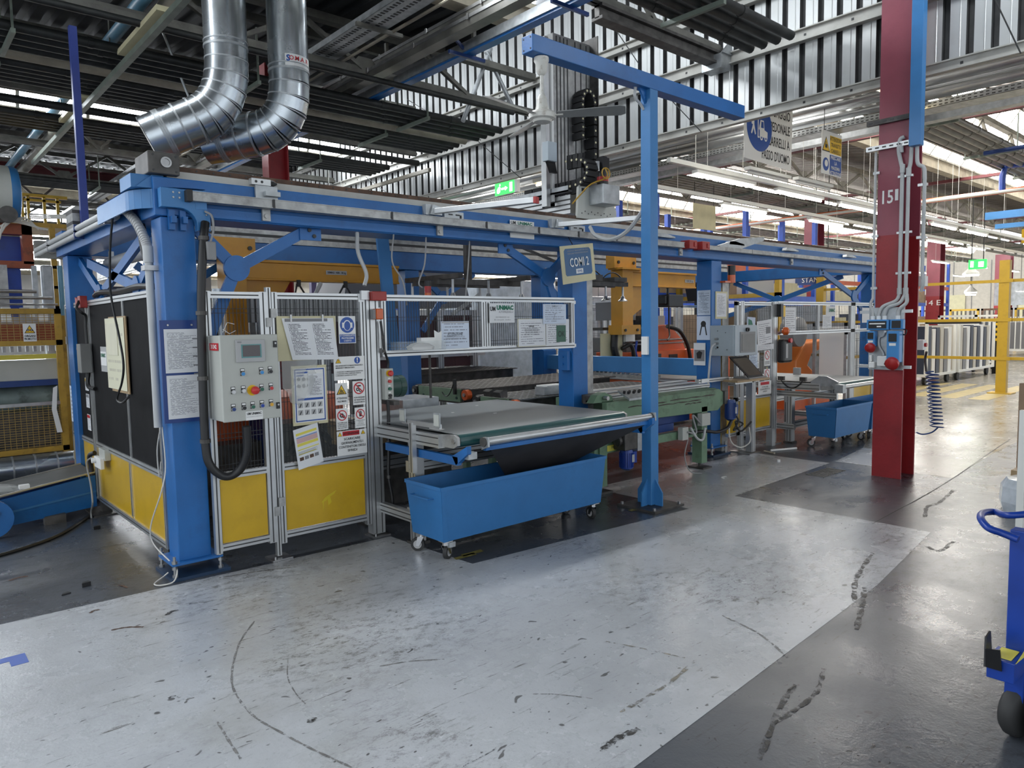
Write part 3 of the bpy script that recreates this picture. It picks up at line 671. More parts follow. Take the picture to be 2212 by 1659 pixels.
r = root('crane_rail', 'pale aluminium rail with blue underside crossing under the roof', 'rail', (5.22, -4, 4.58))
part('rail', G().box(5.15, 5.30, -4, 22, 4.60, 4.70), 'galv_dull', r); part('lower_flange', G().box(5.17, 5.28, -4, 22, 4.575, 4.60), 'blue', r)
for y in (5.0, 6.6, 9.6): part('bracket', G().bar((5.2, y, 4.60), (5.05, y+0.02, 4.72), 0.03, 0.03).box(4.95, 5.45, y-0.015, y+0.015, 4.54, 4.575), 'blue_dark', r)
for y in (6.5, 8.3, 11.3): part('hanger', G().bar((5.22, y, 4.7), (5.22, y, 5.2), 0.04, 0.04), 'truss', r)
for i, (a, b) in enumerate((((6.322, 8.15, 4.375), (6.848, 8.15, 5.467)), ((7.25, 8.15, 4.727), (6.762, 8.15, 5.403)))):
    one('stay_tube', 'galvanised stay tube under the roof, %s' % ('left of the ceiling fan blade' if i else 'below the pale crane rail'), 'tube', G().cyl(a, b, 0.032, 10), 'galv_dull', smooth=True)
# crane girder on the right, with brackets at the wall
g = G().box(5.5, 7.6, 4.90, 4.96, 4.52, 4.64).box(5.5, 7.6, 4.86, 5.0, 4.62, 4.65).box(5.5, 7.6, 4.86, 5.0, 4.50, 4.53)
one('tie_beam', 'dark tie beam fixed to the cladding wall above the blue arm', 'beam', g, 'steel_dark')
one('wall_bracket', 'grey bracket plate where the tie beam meets the wall girt', 'bracket', G().box(7.45, 7.64, 4.80, 5.06, 4.44, 4.60).prism([(7.45,4.78,4.60),(7.64,4.78,4.60),(7.64,4.78,4.78)], (0,0.03,0)).prism([(7.45,5.05,4.60),(7.64,5.05,4.60),(7.64,5.05,4.78)], (0,0.03,0)), 'galv_dull')
# bracing wires
for i, (a, b) in enumerate((((7, 6.194, 5.406), (7, 5.622, 4.599)), ((7.55, 5.703, 4.423), (7.55, 5.13, 3.801)), ((7.55, 9.556, 4.678), (7.55, 8.335, 3.777)), ((7.4, 2.092, 4.251), (7.4, 1.892, 3.753)), ((7.3, 10.979, 5.523), (7.3, 9.3, 4.551)), ((7.6, 12.996, 4.559), (7.6, 12.157, 4.093)), ((2.697, 9, 4.963), (2.963, 9, 4.246)))):
    one('bracing_wire', ['thin wire above the middle of the blue arm', 'thin wire running down to the wall bottom rail under the blue arm', 'thin wire running down to the green exit sign', 'thin wire at the upper right beside the red column', 'thin wire crossing the pipes before the cladding', 'thin wire at the lower part of the far cladding', 'bright hanger rod holding the front duct'][i], 'wire', G().cyl(a, b, 0.006 if i < 6 else 0.014, 6), 'cable' if i < 6 else 'galv_dull')
# ---- two spiral ducts coming down from the roof
def duct(label, path, r_, sticker=False, ybase=None):
    o = root('spiral_duct', label, 'duct', path[0], 'spiral ducts over the machine corner')
    P_ = [V(p) for p in path]
    # vertical part
    part('vertical_pipe', G().cyl(P_[0], P_[1], r_, 32), 'galv', o, smooth=True)
    b = [P_[1]]+[V(p) for p in path[2:-1]]
    for i in range(len(b)-1):
        k0, k1 = 1+0.10*i/(len(b)-1), 1+0.10*(i+1)/(len(b)-1); part('elbow_segment', G().cyl(b[i], b[i+1], r_*k0, 32, r_*k1), 'galv', o, smooth=True)
    part('sloping_pipe', G().cyl(b[-1], P_[-1], r_*1.10, 32), 'galv', o, smooth=True)
    g = G()
    def ring(p, d, w=0.018, k=1.03): d = V(d).normalized(); k = k*(1.10 if (V(p)-P_[-1]).length <= (b[-1]-P_[-1]).length+0.001 else 1.0); g.cyl(V(p)-d*w/2, V(p)+d*w/2, r_*k, 32)
    for i in range(len(b)-1):
        d = (b[min(i+1, len(b)-1)]-b[max(i-1, 0)]); ring(b[i], d, 0.010, 1.02+0.10*i/(len(b)-1))
    dv = (P_[0]-P_[1]).normalized(); ring(P_[1]+dv*0.10, dv); ring(P_[1]+dv*0.14, dv, 0.01)
    ds = (P_[-1]-b[-1]).normalized(); Ls = (P_[-1]-b[-1]).length
    for t in (0.03, 0.33, 0.62, 0.66, 0.70): ring(b[-1]+ds*Ls*t, ds, 0.014)
    part('seam_ring', g, 'galv_dull', o, smooth=True)
    gi = G().disc(P_[-1], r_*1.02, ds, 0.004, 32); part('mouth', gi, 'steel_dark', o)
    return o
def bezier(p0, p1, p2, n): return [tuple(V(p0)*(1-t)**2+V(p1)*2*t*(1-t)+V(p2)*t*t) for t in [i/n for i in range(n+1)]]
# both ducts hang in one plane over the side of the machine
DY = 6.0
def mk(label, rr, top, p1, corner, end, k):
    p2 = lerp(corner, end, k); bz = bezier(p1, corner, p2, 6); return duct(label, [top, p1]+bz[1:]+[end], rr)
D1 = mk('big shiny spiral duct with a wide elbow, left of the two over the corner', 0.165, (2.275, DY, 5.55), (2.275, DY, 3.70), (2.28, DY+0.01, 3.34), (1.72, 6.22, 3.045), 0.40)
D2 = mk('shiny spiral duct with a printed white label, right of the two', 0.165, (2.80, DY, 5.55), (2.80, DY, 3.62), (2.80, DY+0.01, 3.27), (2.27, 6.5, 3.155), 0.40)
g = G(); rr = 0.1665
for i in range(8):
    a0, a1 = radians(-124+i*11.5), radians(-124+(i+1)*11.5); z0, z1 = 3.715, 3.825
    f = lambda a, z: (2.80+rr*cos(a), DY+rr*sin(a), z)
    g.face([f(a0,z0), f(a1,z0), f(a1,z1), f(a0,z1)])
part('label_sheet', g, 'print_white', D2)
for i, (ch, a) in enumerate(zip('O.M.A.R', (-100,-90,-84,-73,-67,-57,-48))):
    aa = radians(a-6); c_ = (2.80+0.168*cos(aa), DY+0.168*sin(aa), 3.79); txt(ch, c_, 0.036, 'sign_red', D2, ((-sin(aa), cos(aa), 0), (0,0,1)), bold=0.03)
aa = radians(-115); txt('S', (2.80+0.168*cos(aa), DY+0.168*sin(aa), 3.785), 0.05, 'sign_blue', D2, ((-sin(aa), cos(aa), 0), (0,0,1)), bold=0.05)
for k in range(3):
    aa = radians(-84); txt('sistemi di aspirazione industriale', (2.80+0.169*cos(aa), DY+0.169*sin(aa), 3.757-k*0.013), 0.006, 'ink_gray', D2, ((-sin(aa), cos(aa), 0), (0,0,1)), w=0.10)
# ---- fluorescent lamps
def batten(x, y, z, label, lit=True, L=1.5, group='fluorescent lamps of the far hall', along='x', m='tube', body='lamp_white'):
    r = root('fluorescent_lamp', label, 'lamp', (x, y, z), group)
    def bx(a, b, w0, w1, z0, z1): return G().box(a, b, w0, w1, z0, z1) if along == 'x' else G().box(w0, w1, a, b, z0, z1)
    part('housing', bx(x, x+L, y-0.045, y+0.045, z+0.045, z+0.085) if along == 'x' else G().box(x-0.06, x+0.06, y, y+L, z+0.05, z+0.11), body, r)
    g = G().cyl((x+0.03, y, z+0.02), (x+L-0.03, y, z+0.02), 0.018, 10) if along == 'x' else G().cyl((x, y+0.03, z+0.02), (x, y+L-0.03, z+0.02), 0.018, 10)
    part('tube', g, m if lit else 'lamp_white', r, smooth=True)
    for t in (0.2, 0.8):
        if along == 'x': part('hang_wire', G().box(x+L*t, x+L*t+0.004, y-0.002, y+0.002, z+0.11, hall_roof_z(y)+0.03), 'lamp_white', r)
        else: part('hang_wire', G().box(x-0.004, x+0.004, y+L*t, y+L*t+0.008, z+0.11, (hall_roof_z(y+L*t) if x > 7.8 else roof_z(y+L*t))+0.03), 'lamp_white', r)
    return r
def trunk(y, z, xa, xb, label, lamps, lit=True):
    t = root('lamp_trunking', label, 'trunking', (xa, y, z+0.12)); part('rail', G().box(xa, xb, y-0.03, y+0.03, z+0.12, z+0.18), 'lamp_white', t)
    x = xa+0.6
    while x < xb: part('hanger', G().box(x, x+0.006, y-0.003, y+0.003, z+0.18, hall_roof_z(y)+0.03), 'lamp_white', t); x += 3.4
    for i, (lx, lab) in enumerate(lamps): batten(lx, y-0.02, z, lab, lit)
trunk(5.9, 3.52, 7.95, 24, 'white lamp trunking hung under the far hall roof, nearer row', [(8.5+i*2.15, 'white fluorescent lamp on the nearer lamp row, %s from the partition' % ORD[i]) for i in range(6)])
trunk(7.1, 3.50, 9.2, 30, 'white lamp trunking hung under the far hall roof, second row', [(11+i*3.1, 'white fluorescent lamp on the second lamp row, %s from the partition' % ORD[i]) for i in range(5)])
for j, (y, z, xa) in enumerate(((9.6, 3.5, 10.5), (12.2, 3.5, 12), (15.4, 3.5, 14), (2.2, 3.6, 18), (-0.8, 3.6, 20), (18.6, 3.5, 16))):
    for i in range(7): batten(xa+i*4.4, y, z, 'lit fluorescent lamp deep in the far hall, %s lamp of the %s row' % (ORD[i], ORD[j]), True, L=1.6)
batten(8.35, 3.45, 4.02, 'glowing fluorescent lamp beside the red column', True, 1.3, None, m='tube_warm')
r = batten(8.55, 5.12, 3.44, 'unlit wrap-around lamp below the pedestrian sign, nearer of two', False, 1.05, 'unlit diffuser lamps'); r2 = batten(9.8, 5.12, 3.46, 'unlit wrap-around lamp below the pedestrian sign, farther of two', False, 1.05, 'unlit diffuser lamps')
batten(8.1, 7.6, 3.75, 'warm lit lamp right behind the blue post', True, 1.0, None, m='tube_warm', along='y')
for i, (x, y) in enumerate(((7.4, 12.6), (7.4, 13.9))): batten(x, y, 4.1-0.35*0, 'white lamp on a rail along the far cladding, %s' % ('nearer' if i == 0 else 'farther'), False, 1.3, None, along='y')
run('lamp_rail', 'pale rail along the cladding carrying lamps', 'rail', G().box(7.37, 7.43, 10.5, 24, 4.22, 4.28), 'pipe_beige')
# ---- services along the partition, far hall side
for i, (x, z, r_) in enumerate(((9.58, 4.34, 0.06), (9.74, 4.22, 0.06), (9.90, 4.36, 0.05))):
    run('insulated_pipe', 'silver insulated pipe along the partition wall, %s of three' % ['upper', 'lower', 'rear'][i], 'pipe', G().cyl((x, -6, z), (x, 30, z), r_, 12), 'pipe_silver', 'silver pipes along the partition', smooth=True)
r = root('cable_tray', 'perforated cable tray below the silver pipes of the far hall', 'tray', (9.7, -6, 4.03))
part('tray_bed', G().box(9.60, 9.90, -6, 30, 4.03, 4.035).box(9.60, 9.604, -6, 30, 4.03, 4.11).box(9.896, 9.90, -6, 30, 4.03, 4.11), 'galv_dull', r)
g = G()
for i in range(260): g.box(9.598, 9.5995, 1+i*0.06, 1.034+i*0.06, 4.045, 4.058).box(9.598, 9.5995, 1+i*0.06, 1.034+i*0.06, 4.08, 4.092)
tag(part('perforations', g, 'groove', r), kind='stuff')
run('busbar_trunking', 'grey galvanised busbar beside the perforated tray, far hall', 'busbar', G().box(10.3, 10.46, -6, 30, 4.05, 4.19), 'galv_dull')
run('air_pipe', 'dark blue compressed air pipe under the far hall roof', 'pipe', G().cyl((13.5, -6, 4.15), (13.5, 3.9, 4.15), 0.035, 10), 'blue_dark', smooth=True)
run('air_pipe', 'orange red pipe under the far hall trusses', 'pipe', G().cyl((17.5, -6, 4.1), (17.5, 30, 4.1), 0.05, 10), 'orange', smooth=True)
run('conduit', 'white conduit run under the far hall roof, right of the red column', 'pipe', G().cyl((16.5, -6, 3.95), (16.5, 30, 3.95), 0.03, 10), 'lamp_white', smooth=True)
run('drop_pipe', 'blue and red drop pipe under the far hall roof', 'pipe', G().tube([(17.0,4.2,4.5),(16.9,4.5,4.5),(16.9,4.55,4.3),(16.9,4.55,4.0)], 0.06, 8), 'blue_royal', smooth=True)
r = root('crane_rail', 'bright blue overhead crane rail in the far hall', 'rail', (19, -2, 3.9)); part('rail', G().box(18.9, 19.05, -2, 5.4, 3.72, 3.88), 'blue_pale', r); part('lower_rail', G().box(18.9, 19.05, -2, 5.2, 3.50, 3.60), 'blue_pale', r)
for k in range(6): part('hanger', G().bar((19, -1.5+k*1.2, 3.88), (19, -1.5+k*1.2, 4.6), 0.06, 0.06), 'lamp_white', r)
r = root('air_duct', 'square grey air duct coming down in the far hall', 'duct', (24, 4.6, 2.7))
for k in range(5): part('duct_section', G().box(24, 25.2, 4.0, 5.25, 2.75+k*0.6, 3.34+k*0.6), 'gray_light', r)
# partition of plastic strips and hanging lamps far away
for i in range(12):
    g = G().lathe([(0.02,0.25),(0.06,0.2),(0.22,0.05),(0.24,0.0)], (22+i*2.3, 4.4+((i*7) % 5)*1.3+i*0.25, 2.5+0.1*((i*3) % 4)), n=10)
    r = root('bay_lamp', 'round lit bay lamp low in the far hall, %s along the aisle' % ORD[i % 12], 'lamp', (22+i*2.3, 4.4, 2.5), 'low hanging bay lamps')
    part('shade', g, 'lamp_white', r); x, y, z = 22+i*2.3, 4.4+((i*7) % 5)*1.3+i*0.25, 2.5+0.1*((i*3) % 4)
    part('bulb', G().disc((x, y, z-0.01), 0.21, (0,0,-1), 0.03, 10), 'tube', r); part('cord', G().box(x-0.01, x+0.01, y-0.01, y+0.01, z+0.2, hall_roof_z(y)+0.03), 'cable', r)

# ================================================================== BLUE GANTRY FRAME
GA = root('portal_gantry', 'big blue steel portal frame carrying the rails around the machine', 'gantry', (1.36, 4.77, 0))
def gcol(x, y, zt=2.25, w=0.20, base=True, pedestal=True):
    c = part('column', G().box(x, x+w, y, y+w, 0.10, zt), 'blue', GA, bevel=0.006)
    if base:
        g = G().box(x-0.055, x+w+0.055, y-0.05, y+w+0.05, 0.090, 0.104); part('base_plate', g, 'blue', c)
        g = G().box(x-0.07, x+w+0.09, y-0.08, y+w+0.07, 0.0, 0.02); part('foot_plate', g, 'blue_foot', c)
        for dx in (-0.04, w+0.04):
            for dy in (-0.04, w+0.04):
                gb = G().cyl((x+dx, y+dy, 0.0), (x+dx, y+dy, 0.15), 0.009, 8).cyl((x+dx, y+dy, 0.105), (x+dx, y+dy, 0.122), 0.017, 6).cyl((x+dx, y+dy, 0.068), (x+dx, y+dy, 0.085), 0.017, 6).cyl((x+dx, y+dy, 0.02), (x+dx, y+dy, 0.036), 0.017, 6)
                part('anchor_bolt', gb, 'steel', c)
    return c
for x in (1.36, 4.95, 7.23, 11.6): gcol(x, 4.77)
for x in (1.36, 4.95, 7.23, 11.6): gcol(x, 7.60)
# longitudinal beams (front and back)
part('front_beam', G().box(1.33, 12.0, 4.77, 5.07, 2.255, 2.49), 'blue', GA, bevel=0.006)
part('front_beam_flange', G().box(1.40, 12.0, 4.755, 4.77, 2.262, 2.325), 'blue', GA, bevel=0.004)
part('rear_beam', G().box(1.33, 12.0, 7.60, 7.90, 2.255, 2.47), 'blue', GA, bevel=0.006)
part('front_rail_bed', G().box(1.42, 12.0, 4.80, 5.04, 2.49, 2.537), 'girt', GA)
part('front_rack', G().box(1.42, 12.0, 4.82, 5.02, 2.537, 2.572), 'rust', GA)
g = G()
for i in range(100): g.cyl((1.50+i*0.105, 4.8189, 2.556), (1.50+i*0.105, 4.816, 2.556), 0.006, 6)
tag(part('rack_bolts', g, 'groove', GA), kind='stuff')
for i, (z0, z1, m) in enumerate(((2.47, 2.53, 'alu_dull'), (2.53, 2.56, 'groove'), (2.56, 2.63, 'alu_dull'), (2.63, 2.66, 'steel_dark'))):
    part('rear_profile', G().box(1.42, 12.0, 7.58, 7.86, z0, z1), m, GA)
part('end_block', G().box(1.30, 1.48, 4.74, 5.02, 2.50, 2.63), 'steel_dark', GA, bevel=0.006)
part('block_boss', G().lathe([(0.032,0),(0.032,0.012),(0.022,0.012),(0.022,0.004)], (1.40,4.74,2.57), (0,-1,0), 20), 'steel', GA)
g = G()
for dx in (-0.07, 0.06):
    for dz in (-0.045, 0.045): g.cyl((1.40+dx, 4.74, 2.565+dz), (1.40+dx, 4.736, 2.565+dz), 0.007, 8)
part('block_screw', g, 'groove', GA)
part('end_block', G().box(11.85, 12.02, 4.76, 5.02, 2.50, 2.64), 'alu_dull', GA)
# side beams along the depth
for x in (1.33, 11.6): part('side_beam', G().box(x, x+0.22, 5.07, 7.60, 2.255, 2.44), 'blue', GA, bevel=0.005)
part('cross_beam', G().box(7.26, 7.40, 4.97, 7.60, 0.92, 1.12), 'blue_pale', GA, bevel=0.005)
part('cross_beam_bracket', G().prism([(7.2,7.52,0.85),(7.2,7.62,0.85),(7.2,7.62,1.25),(7.2,7.52,1.18)], (0.25,0,0)), 'blue', GA)
g = G().box(4.90, 4.945, 4.80, 4.92, 1.12, 1.30)
for z in (1.18, 1.25): g.cyl((4.90, 4.86, z), (4.89, 4.86, z), 0.012, 8)
part('column_gusset', g, 'blue', GA)
# curved corner cover at the front left corner
path = [(1.235, 5.75, 2.30)]+[(1.235, 5.20, 2.30)]+[(1.235+0.38*(1-cos(t)), 5.0-0.30*sin(t), 2.30) for t in [radians(a) for a in range(0, 91, 10)]]
def band(pts, h, th, out):
    g = G(); P_ = [V(p) for p in pts]
    for i in range(len(P_)-1): g.bar(P_[i]+V((0,0,h/2)), P_[i+1]+V((0,0,h/2)), th, h)
    return g
part('corner_cover', band(path, 0.115, 0.012, 1), 'blue_pale', GA)
top = [(p[0], p[1], 2.415) for p in path]; low = [(p[0], p[1], 2.30) for p in path]
g = G().face([*top, (1.60, 5.0, 2.415), (1.42, 5.75, 2.415)]).face([*[(p[0],p[1],2.425) for p in path], (1.60, 5.0, 2.425), (1.42, 5.75, 2.425)][::-1])
part('corner_cover_top', g, 'blue_pale', GA)
# the end that bends down in front of the beam
arc = [(1.43+0.17*sin(t), 4.70, 2.245+0.115*cos(t)) for t in [radians(a) for a in range(0, 91, 10)]]
g = G(); pts = [(1.36, 4.70, 2.36)]+arc+[(1.60, 4.70, 2.185)]
outer = [(1.35,4.70,2.415)]+[(1.445+0.19*sin(t), 4.70, 2.235+0.18*cos(t)) for t in [radians(a) for a in range(0,91,10)]]+[(1.635,4.70,2.17)]
inner = [(1.555,4.70,2.17)]+[(1.455+0.10*sin(t), 4.70, 2.20+0.10*cos(t)) for t in [radians(a) for a in range(90,-1,-15)]]+[(1.35,4.70,2.30)]
part('cable_down_cover', G().prism(outer+inner, (0, 0.06, 0)), 'blue_pale', GA, bevel=0.003)
g = G()
for (x, z) in ((1.42,2.39),(1.455,2.39),(1.42,2.36),(1.455,2.36),(1.575,2.19),(1.62,2.19),(1.61,2.27)): g.cyl((x,4.70,z),(x,4.694,z),0.006,8)
part('cover_screw', g, 'steel', GA)
for x in (1.40, 1.465): part('angle_bracket', G().box(x, x+0.035, 4.735, 4.765, 2.17, 2.29).box(x+0.008, x+0.035, 4.70, 4.74, 2.21, 2.25), 'blue', GA)
part('beam_end_plate', G().box(1.22, 1.33, 4.82, 5.07, 2.42, 2.50).prism([(1.24,4.80,2.42),(1.40,4.80,2.42),(1.40,4.80,2.505),(1.34,4.80,2.505)], (0,0.02,0)), 'blue_pale', GA)
# three-armed braces with round hub plates
def brace(hub, arms, y, r_=0.085, w=0.075, xax=True):
    def pt(p): return (p[0], y, p[1]) if xax else (y, p[0], p[1])
    n = (0,-1,0) if xax else (-1,0,0)
    h = part('hub_plate', G().disc(pt(hub), r_, n, 0.024, 28), 'blue', GA)
    for a in arms:
        part('brace_arm', G().bar(pt(hub), pt(a), w, 0.03, n), 'blue', h)
    return h
brace((1.84, 1.96), ((1.60, 2.20), (2.36, 2.25), (1.60, 1.42)), 4.86)
brace((4.71, 1.99), ((4.18, 2.24), (4.96, 2.20), (4.86, 1.62)), 4.86)
brace((11.09, 1.90), ((10.03, 2.24), (11.62, 2.20), (11.5, 1.62)), 4.86)
brace((5.72, 1.87), ((7.25, 2.16), (5.02, 1.70), (5.0, 2.24)), 1.46, xax=False)
brace((6.85, 1.87), ((5.4, 2.24), (7.58, 2.2), (7.58, 1.6)), 1.46, xax=False)
brace((6.4, 1.90), ((7.25, 2.24), (5.3, 2.24), (7.6, 1.6)), 11.7, xax=False)
for x in (7.45, 2.0, 5.3): brace((x+0.28, 1.93), ((x-0.05, 2.2), (x+0.8, 2.25), (x-0.05, 1.5)), 7.70)
for x, z in ((2.36, 2.225), (4.18, 2.225), (10.03, 2.225)):
    g = G().box(x-0.07, x+0.09, 4.835, 4.85, z-0.05, z+0.04)
    for dx, dz in ((0.0, 0.02), (0.035, -0.02)): g.cyl((x+dx,4.835,z+dz),(x+dx,4.825,z+dz),0.014,8, mi=1)
    part('brace_lug', g, ['blue', 'groove'], GA)
# aluminium cable duct along the front with joints and its end cap
CD = root('cable_duct', 'grey aluminium cable duct bolted along the front blue beam', 'cable duct', (1.5, 4.70, 2.345))
x = 1.51; secs = [(1.512,2.03),(2.03,2.93),(2.93,3.83),(3.83,4.42),(4.42,4.92),(4.92,5.45),(5.45,6.55)]
for a, b in secs: part('duct_section', G().box(a+0.004, b-0.004, 4.655, 4.735, 2.350, 2.396).box(a, b, 4.650, 4.74, 2.343, 2.350).box(a, b, 4.650, 4.74, 2.396, 2.401), 'alu_dull', CD)
for a, b in secs[:-1]: part('joint_strip', G().box(b-0.008, b+0.008, 4.648, 4.735, 2.344, 2.400), 'groove', CD)
part('end_cap', G().box(1.485, 1.518, 4.645, 4.74, 2.338, 2.406), 'rubber', CD)
for a, b in ((6.95,7.9),(7.9,8.9),(8.9,9.9),(9.9,11.8)): part('duct_section', G().box(a+0.004, b-0.004, 4.655, 4.735, 2.350, 2.396), 'alu_dull', CD)
for x in (2.01, 3.42, 6.6, 9.0): part('bracket', G().box(x-0.025, x+0.03, 4.735, 4.755, 2.27, 2.345).disc((x, 4.735, 2.30), 0.014, (0,-1,0), 0.01, 12), 'alu_dull', CD)
for x in (6.62, 6.86): one('limit_switch_box', 'red switch box on the duct gap, %s one' % ('left' if x < 6.7 else 'right'), 'switch box', G().box(x, x+0.14, 4.64, 4.76, 2.34, 2.43).box(x+0.08, x+0.125, 4.63, 4.64, 2.36, 2.41), 'red_switch', bevel=0.004)
# end-stop bracket near the left end
ST = root('end_stop', 'aluminium end stop with black rubber buffer on the front rail', 'end stop', (2.0, 4.76, 2.47))
part('block', G().box(1.93, 2.06, 4.755, 4.80, 2.505, 2.545), 'alu', ST); part('buffer', G().lathe([(0.012,0),(0.022,0.01),(0.022,0.02),(0.006,0.05)], (2.06,4.775,2.525), (1,0,0), 12), 'rubber', ST)
part('plate', G().box(1.95, 2.10, 4.745, 4.765, 2.40, 2.50).box(2.0, 2.10, 4.70, 4.75, 2.43, 2.46), 'galv_dull', ST)
g = G()
for x in (1.96, 2.0): g.cyl((x,4.755,2.525),(x,4.753,2.525),0.009,8)
part('hole', g, 'groove', ST)
# swing-out aluminium arms and small brackets on the beam
def arm(x0, p1, label):
    r = root('safety_bar', label, 'bar', (x0, 4.74, 2.45), 'aluminium bars standing out from the front beam')
    a = (x0, 4.72, 2.45); part('tube', G().bar(a, p1, 0.045, 0.04), 'alu', r, bevel=0.003)
    d = (V(p1)-V(a)).normalized(); part('red_cap', G().bar(p1, tuple(V(p1)+d*0.02), 0.05, 0.046), 'red', r)
    part('mount', G().box(x0-0.08, x0+0.02, 4.72, 4.77, 2.42, 2.50).prism([(x0-0.05,4.70,2.42),(x0+0.06,4.70,2.42),(x0+0.06,4.70,2.48),(x0-0.02,4.70,2.50)], (0,0.02,0)), 'galv_dull', r)
arm(3.36, (3.62, 3.85, 2.44), 'aluminium bar with a red end cap standing out left on the front beam')
arm(4.72, (4.98, 3.88, 2.44), 'aluminium bar with a red end cap standing out right, by the vertical axis')
for i, x in enumerate((3.55, 4.98)):
    r = root('proximity_bracket', 'small slotted bracket under the %s aluminium bar' % ('left' if i == 0 else 'right'), 'bracket', (x, 4.73, 2.41))
    part('plate', G().box(x-0.09, x+0.10, 4.725, 4.755, 2.415, 2.465), 'galv_dull', r); part('slot', G().box(x-0.05, x-0.01, 4.722, 4.725, 2.435, 2.445).box(x+0.02, x+0.06, 4.722, 4.725, 2.435, 2.445), 'groove', r); part('sensor', G().cyl((x+0.07,4.73,2.44),(x+0.07,4.73,2.39),0.012,8), 'black', r)
for i, x in enumerate((6.25, 7.6, 8.9, 10.6)):
    r = root('cam_bracket', 'small cam bracket along the far front rail, %s from the blue post' % ORD[i], 'bracket', (x, 4.73, 2.44))
    part('plate', G().prism([(x-0.12,4.70,2.44),(x+0.2,4.70,2.44),(x+0.2,4.70,2.455),(x+0.02,4.70,2.48),(x-0.1,4.70,2.475)], (0,0.06,0)), 'galv_dull', r)
r = root('swing_plate', 'long tapered steel plate standing out above the third column', 'plate', (6.75, 4.7, 2.5)); part('plate', G().prism([(7.257, 4.7, 2.413), (7.523, 4.7, 2.349), (8.236, 4.7, 2.526), (8.256, 4.7, 2.572), (7.718, 4.7, 2.521)], (0,0.03,0)), 'galv_dull', r)
# maker's label on the beam
LB = root('maker_sign', 'white maker sign with green letters on the front beam', 'sign', (4.31, 4.763, 2.31))
part('plate', G().box(4.17, 4.45, 4.748, 4.754, 2.305, 2.455), 'print_white', LB)
txt('UM', (4.205, 4.748, 2.432), 0.028, 'ink', LB, w=0.055, bold=0.04); txt('UNiMAC', (4.34, 4.748, 2.432), 0.026, 'ink_green', LB, w=0.17, bold=0.06)
# ---- carriage with vertical axis
CR = root('gantry_carriage', 'grey carriage with the tall vertical lifting axis on the gantry rails', 'carriage', (5.2, 4.9, 2.58))
part('bridge_profile', G().box(5.12, 5.30, 4.95, 7.75, 2.62, 2.80), 'alu', CR)
g = G()
for z in (2.655, 2.70, 2.745): g.box(5.115, 5.12, 4.95, 7.75, z, z+0.012)
part('profile_grooves', g, 'groove', CR)
part('side_plate', G().prism([(5.06,4.80,2.55),(5.62,4.80,2.55),(5.62,4.80,2.66),(5.44,4.80,2.90),(5.16,4.80,2.90),(5.08,4.80,2.84)], (0,0.03,0)), 'cabinet', CR, bevel=0.004)
g = G()
for i in range(10): g.cyl((5.12+i*0.045,4.80,2.60+0.02*(i%2)),(5.12+i*0.045,4.797,2.60+0.02*(i%2)),0.006,6)
part('screw', g, 'groove', CR)
part('gear_cover', G().box(5.22, 5.46, 4.62, 4.80, 2.68, 2.86), 'galv_dull', CR, bevel=0.004)
mo = part('drive_motor', G().cyl((5.33,4.72,2.86),(5.33,4.72,2.90),0.055,20).cyl((5.33,4.72,2.945),(5.33,4.72,3.00),0.052,20).box(5.285,5.375,4.675,4.765,3.00,3.12).box(5.30,5.36,4.69,4.75,3.12,3.135), 'black', CR)
part('red_band', G().cyl((5.33,4.72,2.90),(5.33,4.72,2.945),0.056,20), 'red', mo); part('gear_unit', G().cyl((5.255,4.72,2.99),(5.255,4.72,3.08),0.025,14), 'steel', mo)
part('axis_plate', G().box(5.00, 5.05, 5.15, 5.22, 2.70, 4.30), 'alu', CR); part('axis_rail', G().box(5.075, 5.10, 5.14, 5.20, 2.75, 4.26), 'print_white', CR)
part('axis_profile', G().box(5.12, 5.64, 5.16, 5.34, 2.70, 4.36), 'alu_dull', CR)
g = G()
for x in (5.16, 5.21, 5.26, 5.31, 5.42, 5.50, 5.58): g.box(x, x+0.012, 5.155, 5.16, 2.75, 4.34)
part('axis_grooves', g, 'groove', CR)
part('axis_back_plate', G().box(5.64, 5.652, 5.05, 5.36, 2.72, 4.42), 'steel_dark', CR)
# energy chains
def chain(name, path, w, r_, label, up=(0,1,0), rd=(1,0,0)):
    c = root(name, label, 'cable chain', path[0], 'black cable chains on the carriage'); P_ = spline(path, 5)
    step = 0.052; d = 0; pts = [P_[0]]
    for i in range(1, len(P_)):
        if (P_[i]-pts[-1]).length >= step: pts.append(P_[i])
    pp = None
    for i in range(len(pts)-1):
        a, b = pts[i], pts[i+1]; g = G().bar(a, tuple(V(a).lerp(V(b), 0.86)), w, 0.042, up)
        l = part('chain_link', g, 'black_matte', c)
        m_ = V(a).lerp(V(b), 0.43); part('rivet', G().disc(tuple(m_-V(rd)*(w/2)), 0.011, tuple(-V(rd)), 0.003, 8), 'cream', l)
    return c
chain('cable_chain', [(5.56,5.08,2.72),(5.56,5.08,3.2),(5.56,5.08,3.72),(5.535,5.08,3.81),(5.475,5.08,3.855),(5.405,5.08,3.81),(5.38,5.08,3.72),(5.38,5.08,3.36)], 0.13, 0, 'tall black cable chain looping over beside the vertical axis', (1,0,0), (0,1,0))
chain('cable_chain', [(5.14,5.6,2.86),(5.14,5.0,2.86),(5.14,4.82,2.865),(5.14,4.72,2.90),(5.14,4.68,2.98),(5.14,4.72,3.06),(5.14,4.82,3.095),(5.14,5.0,3.10)], 0.13, 0, 'round black cable chain loop left of the drive motor')
part('chain_tray', G().box(5.06, 5.26, 4.92, 7.70, 2.815, 2.83).box(5.06, 5.066, 4.92, 7.70, 2.815, 2.87), 'galv_dull', CR)
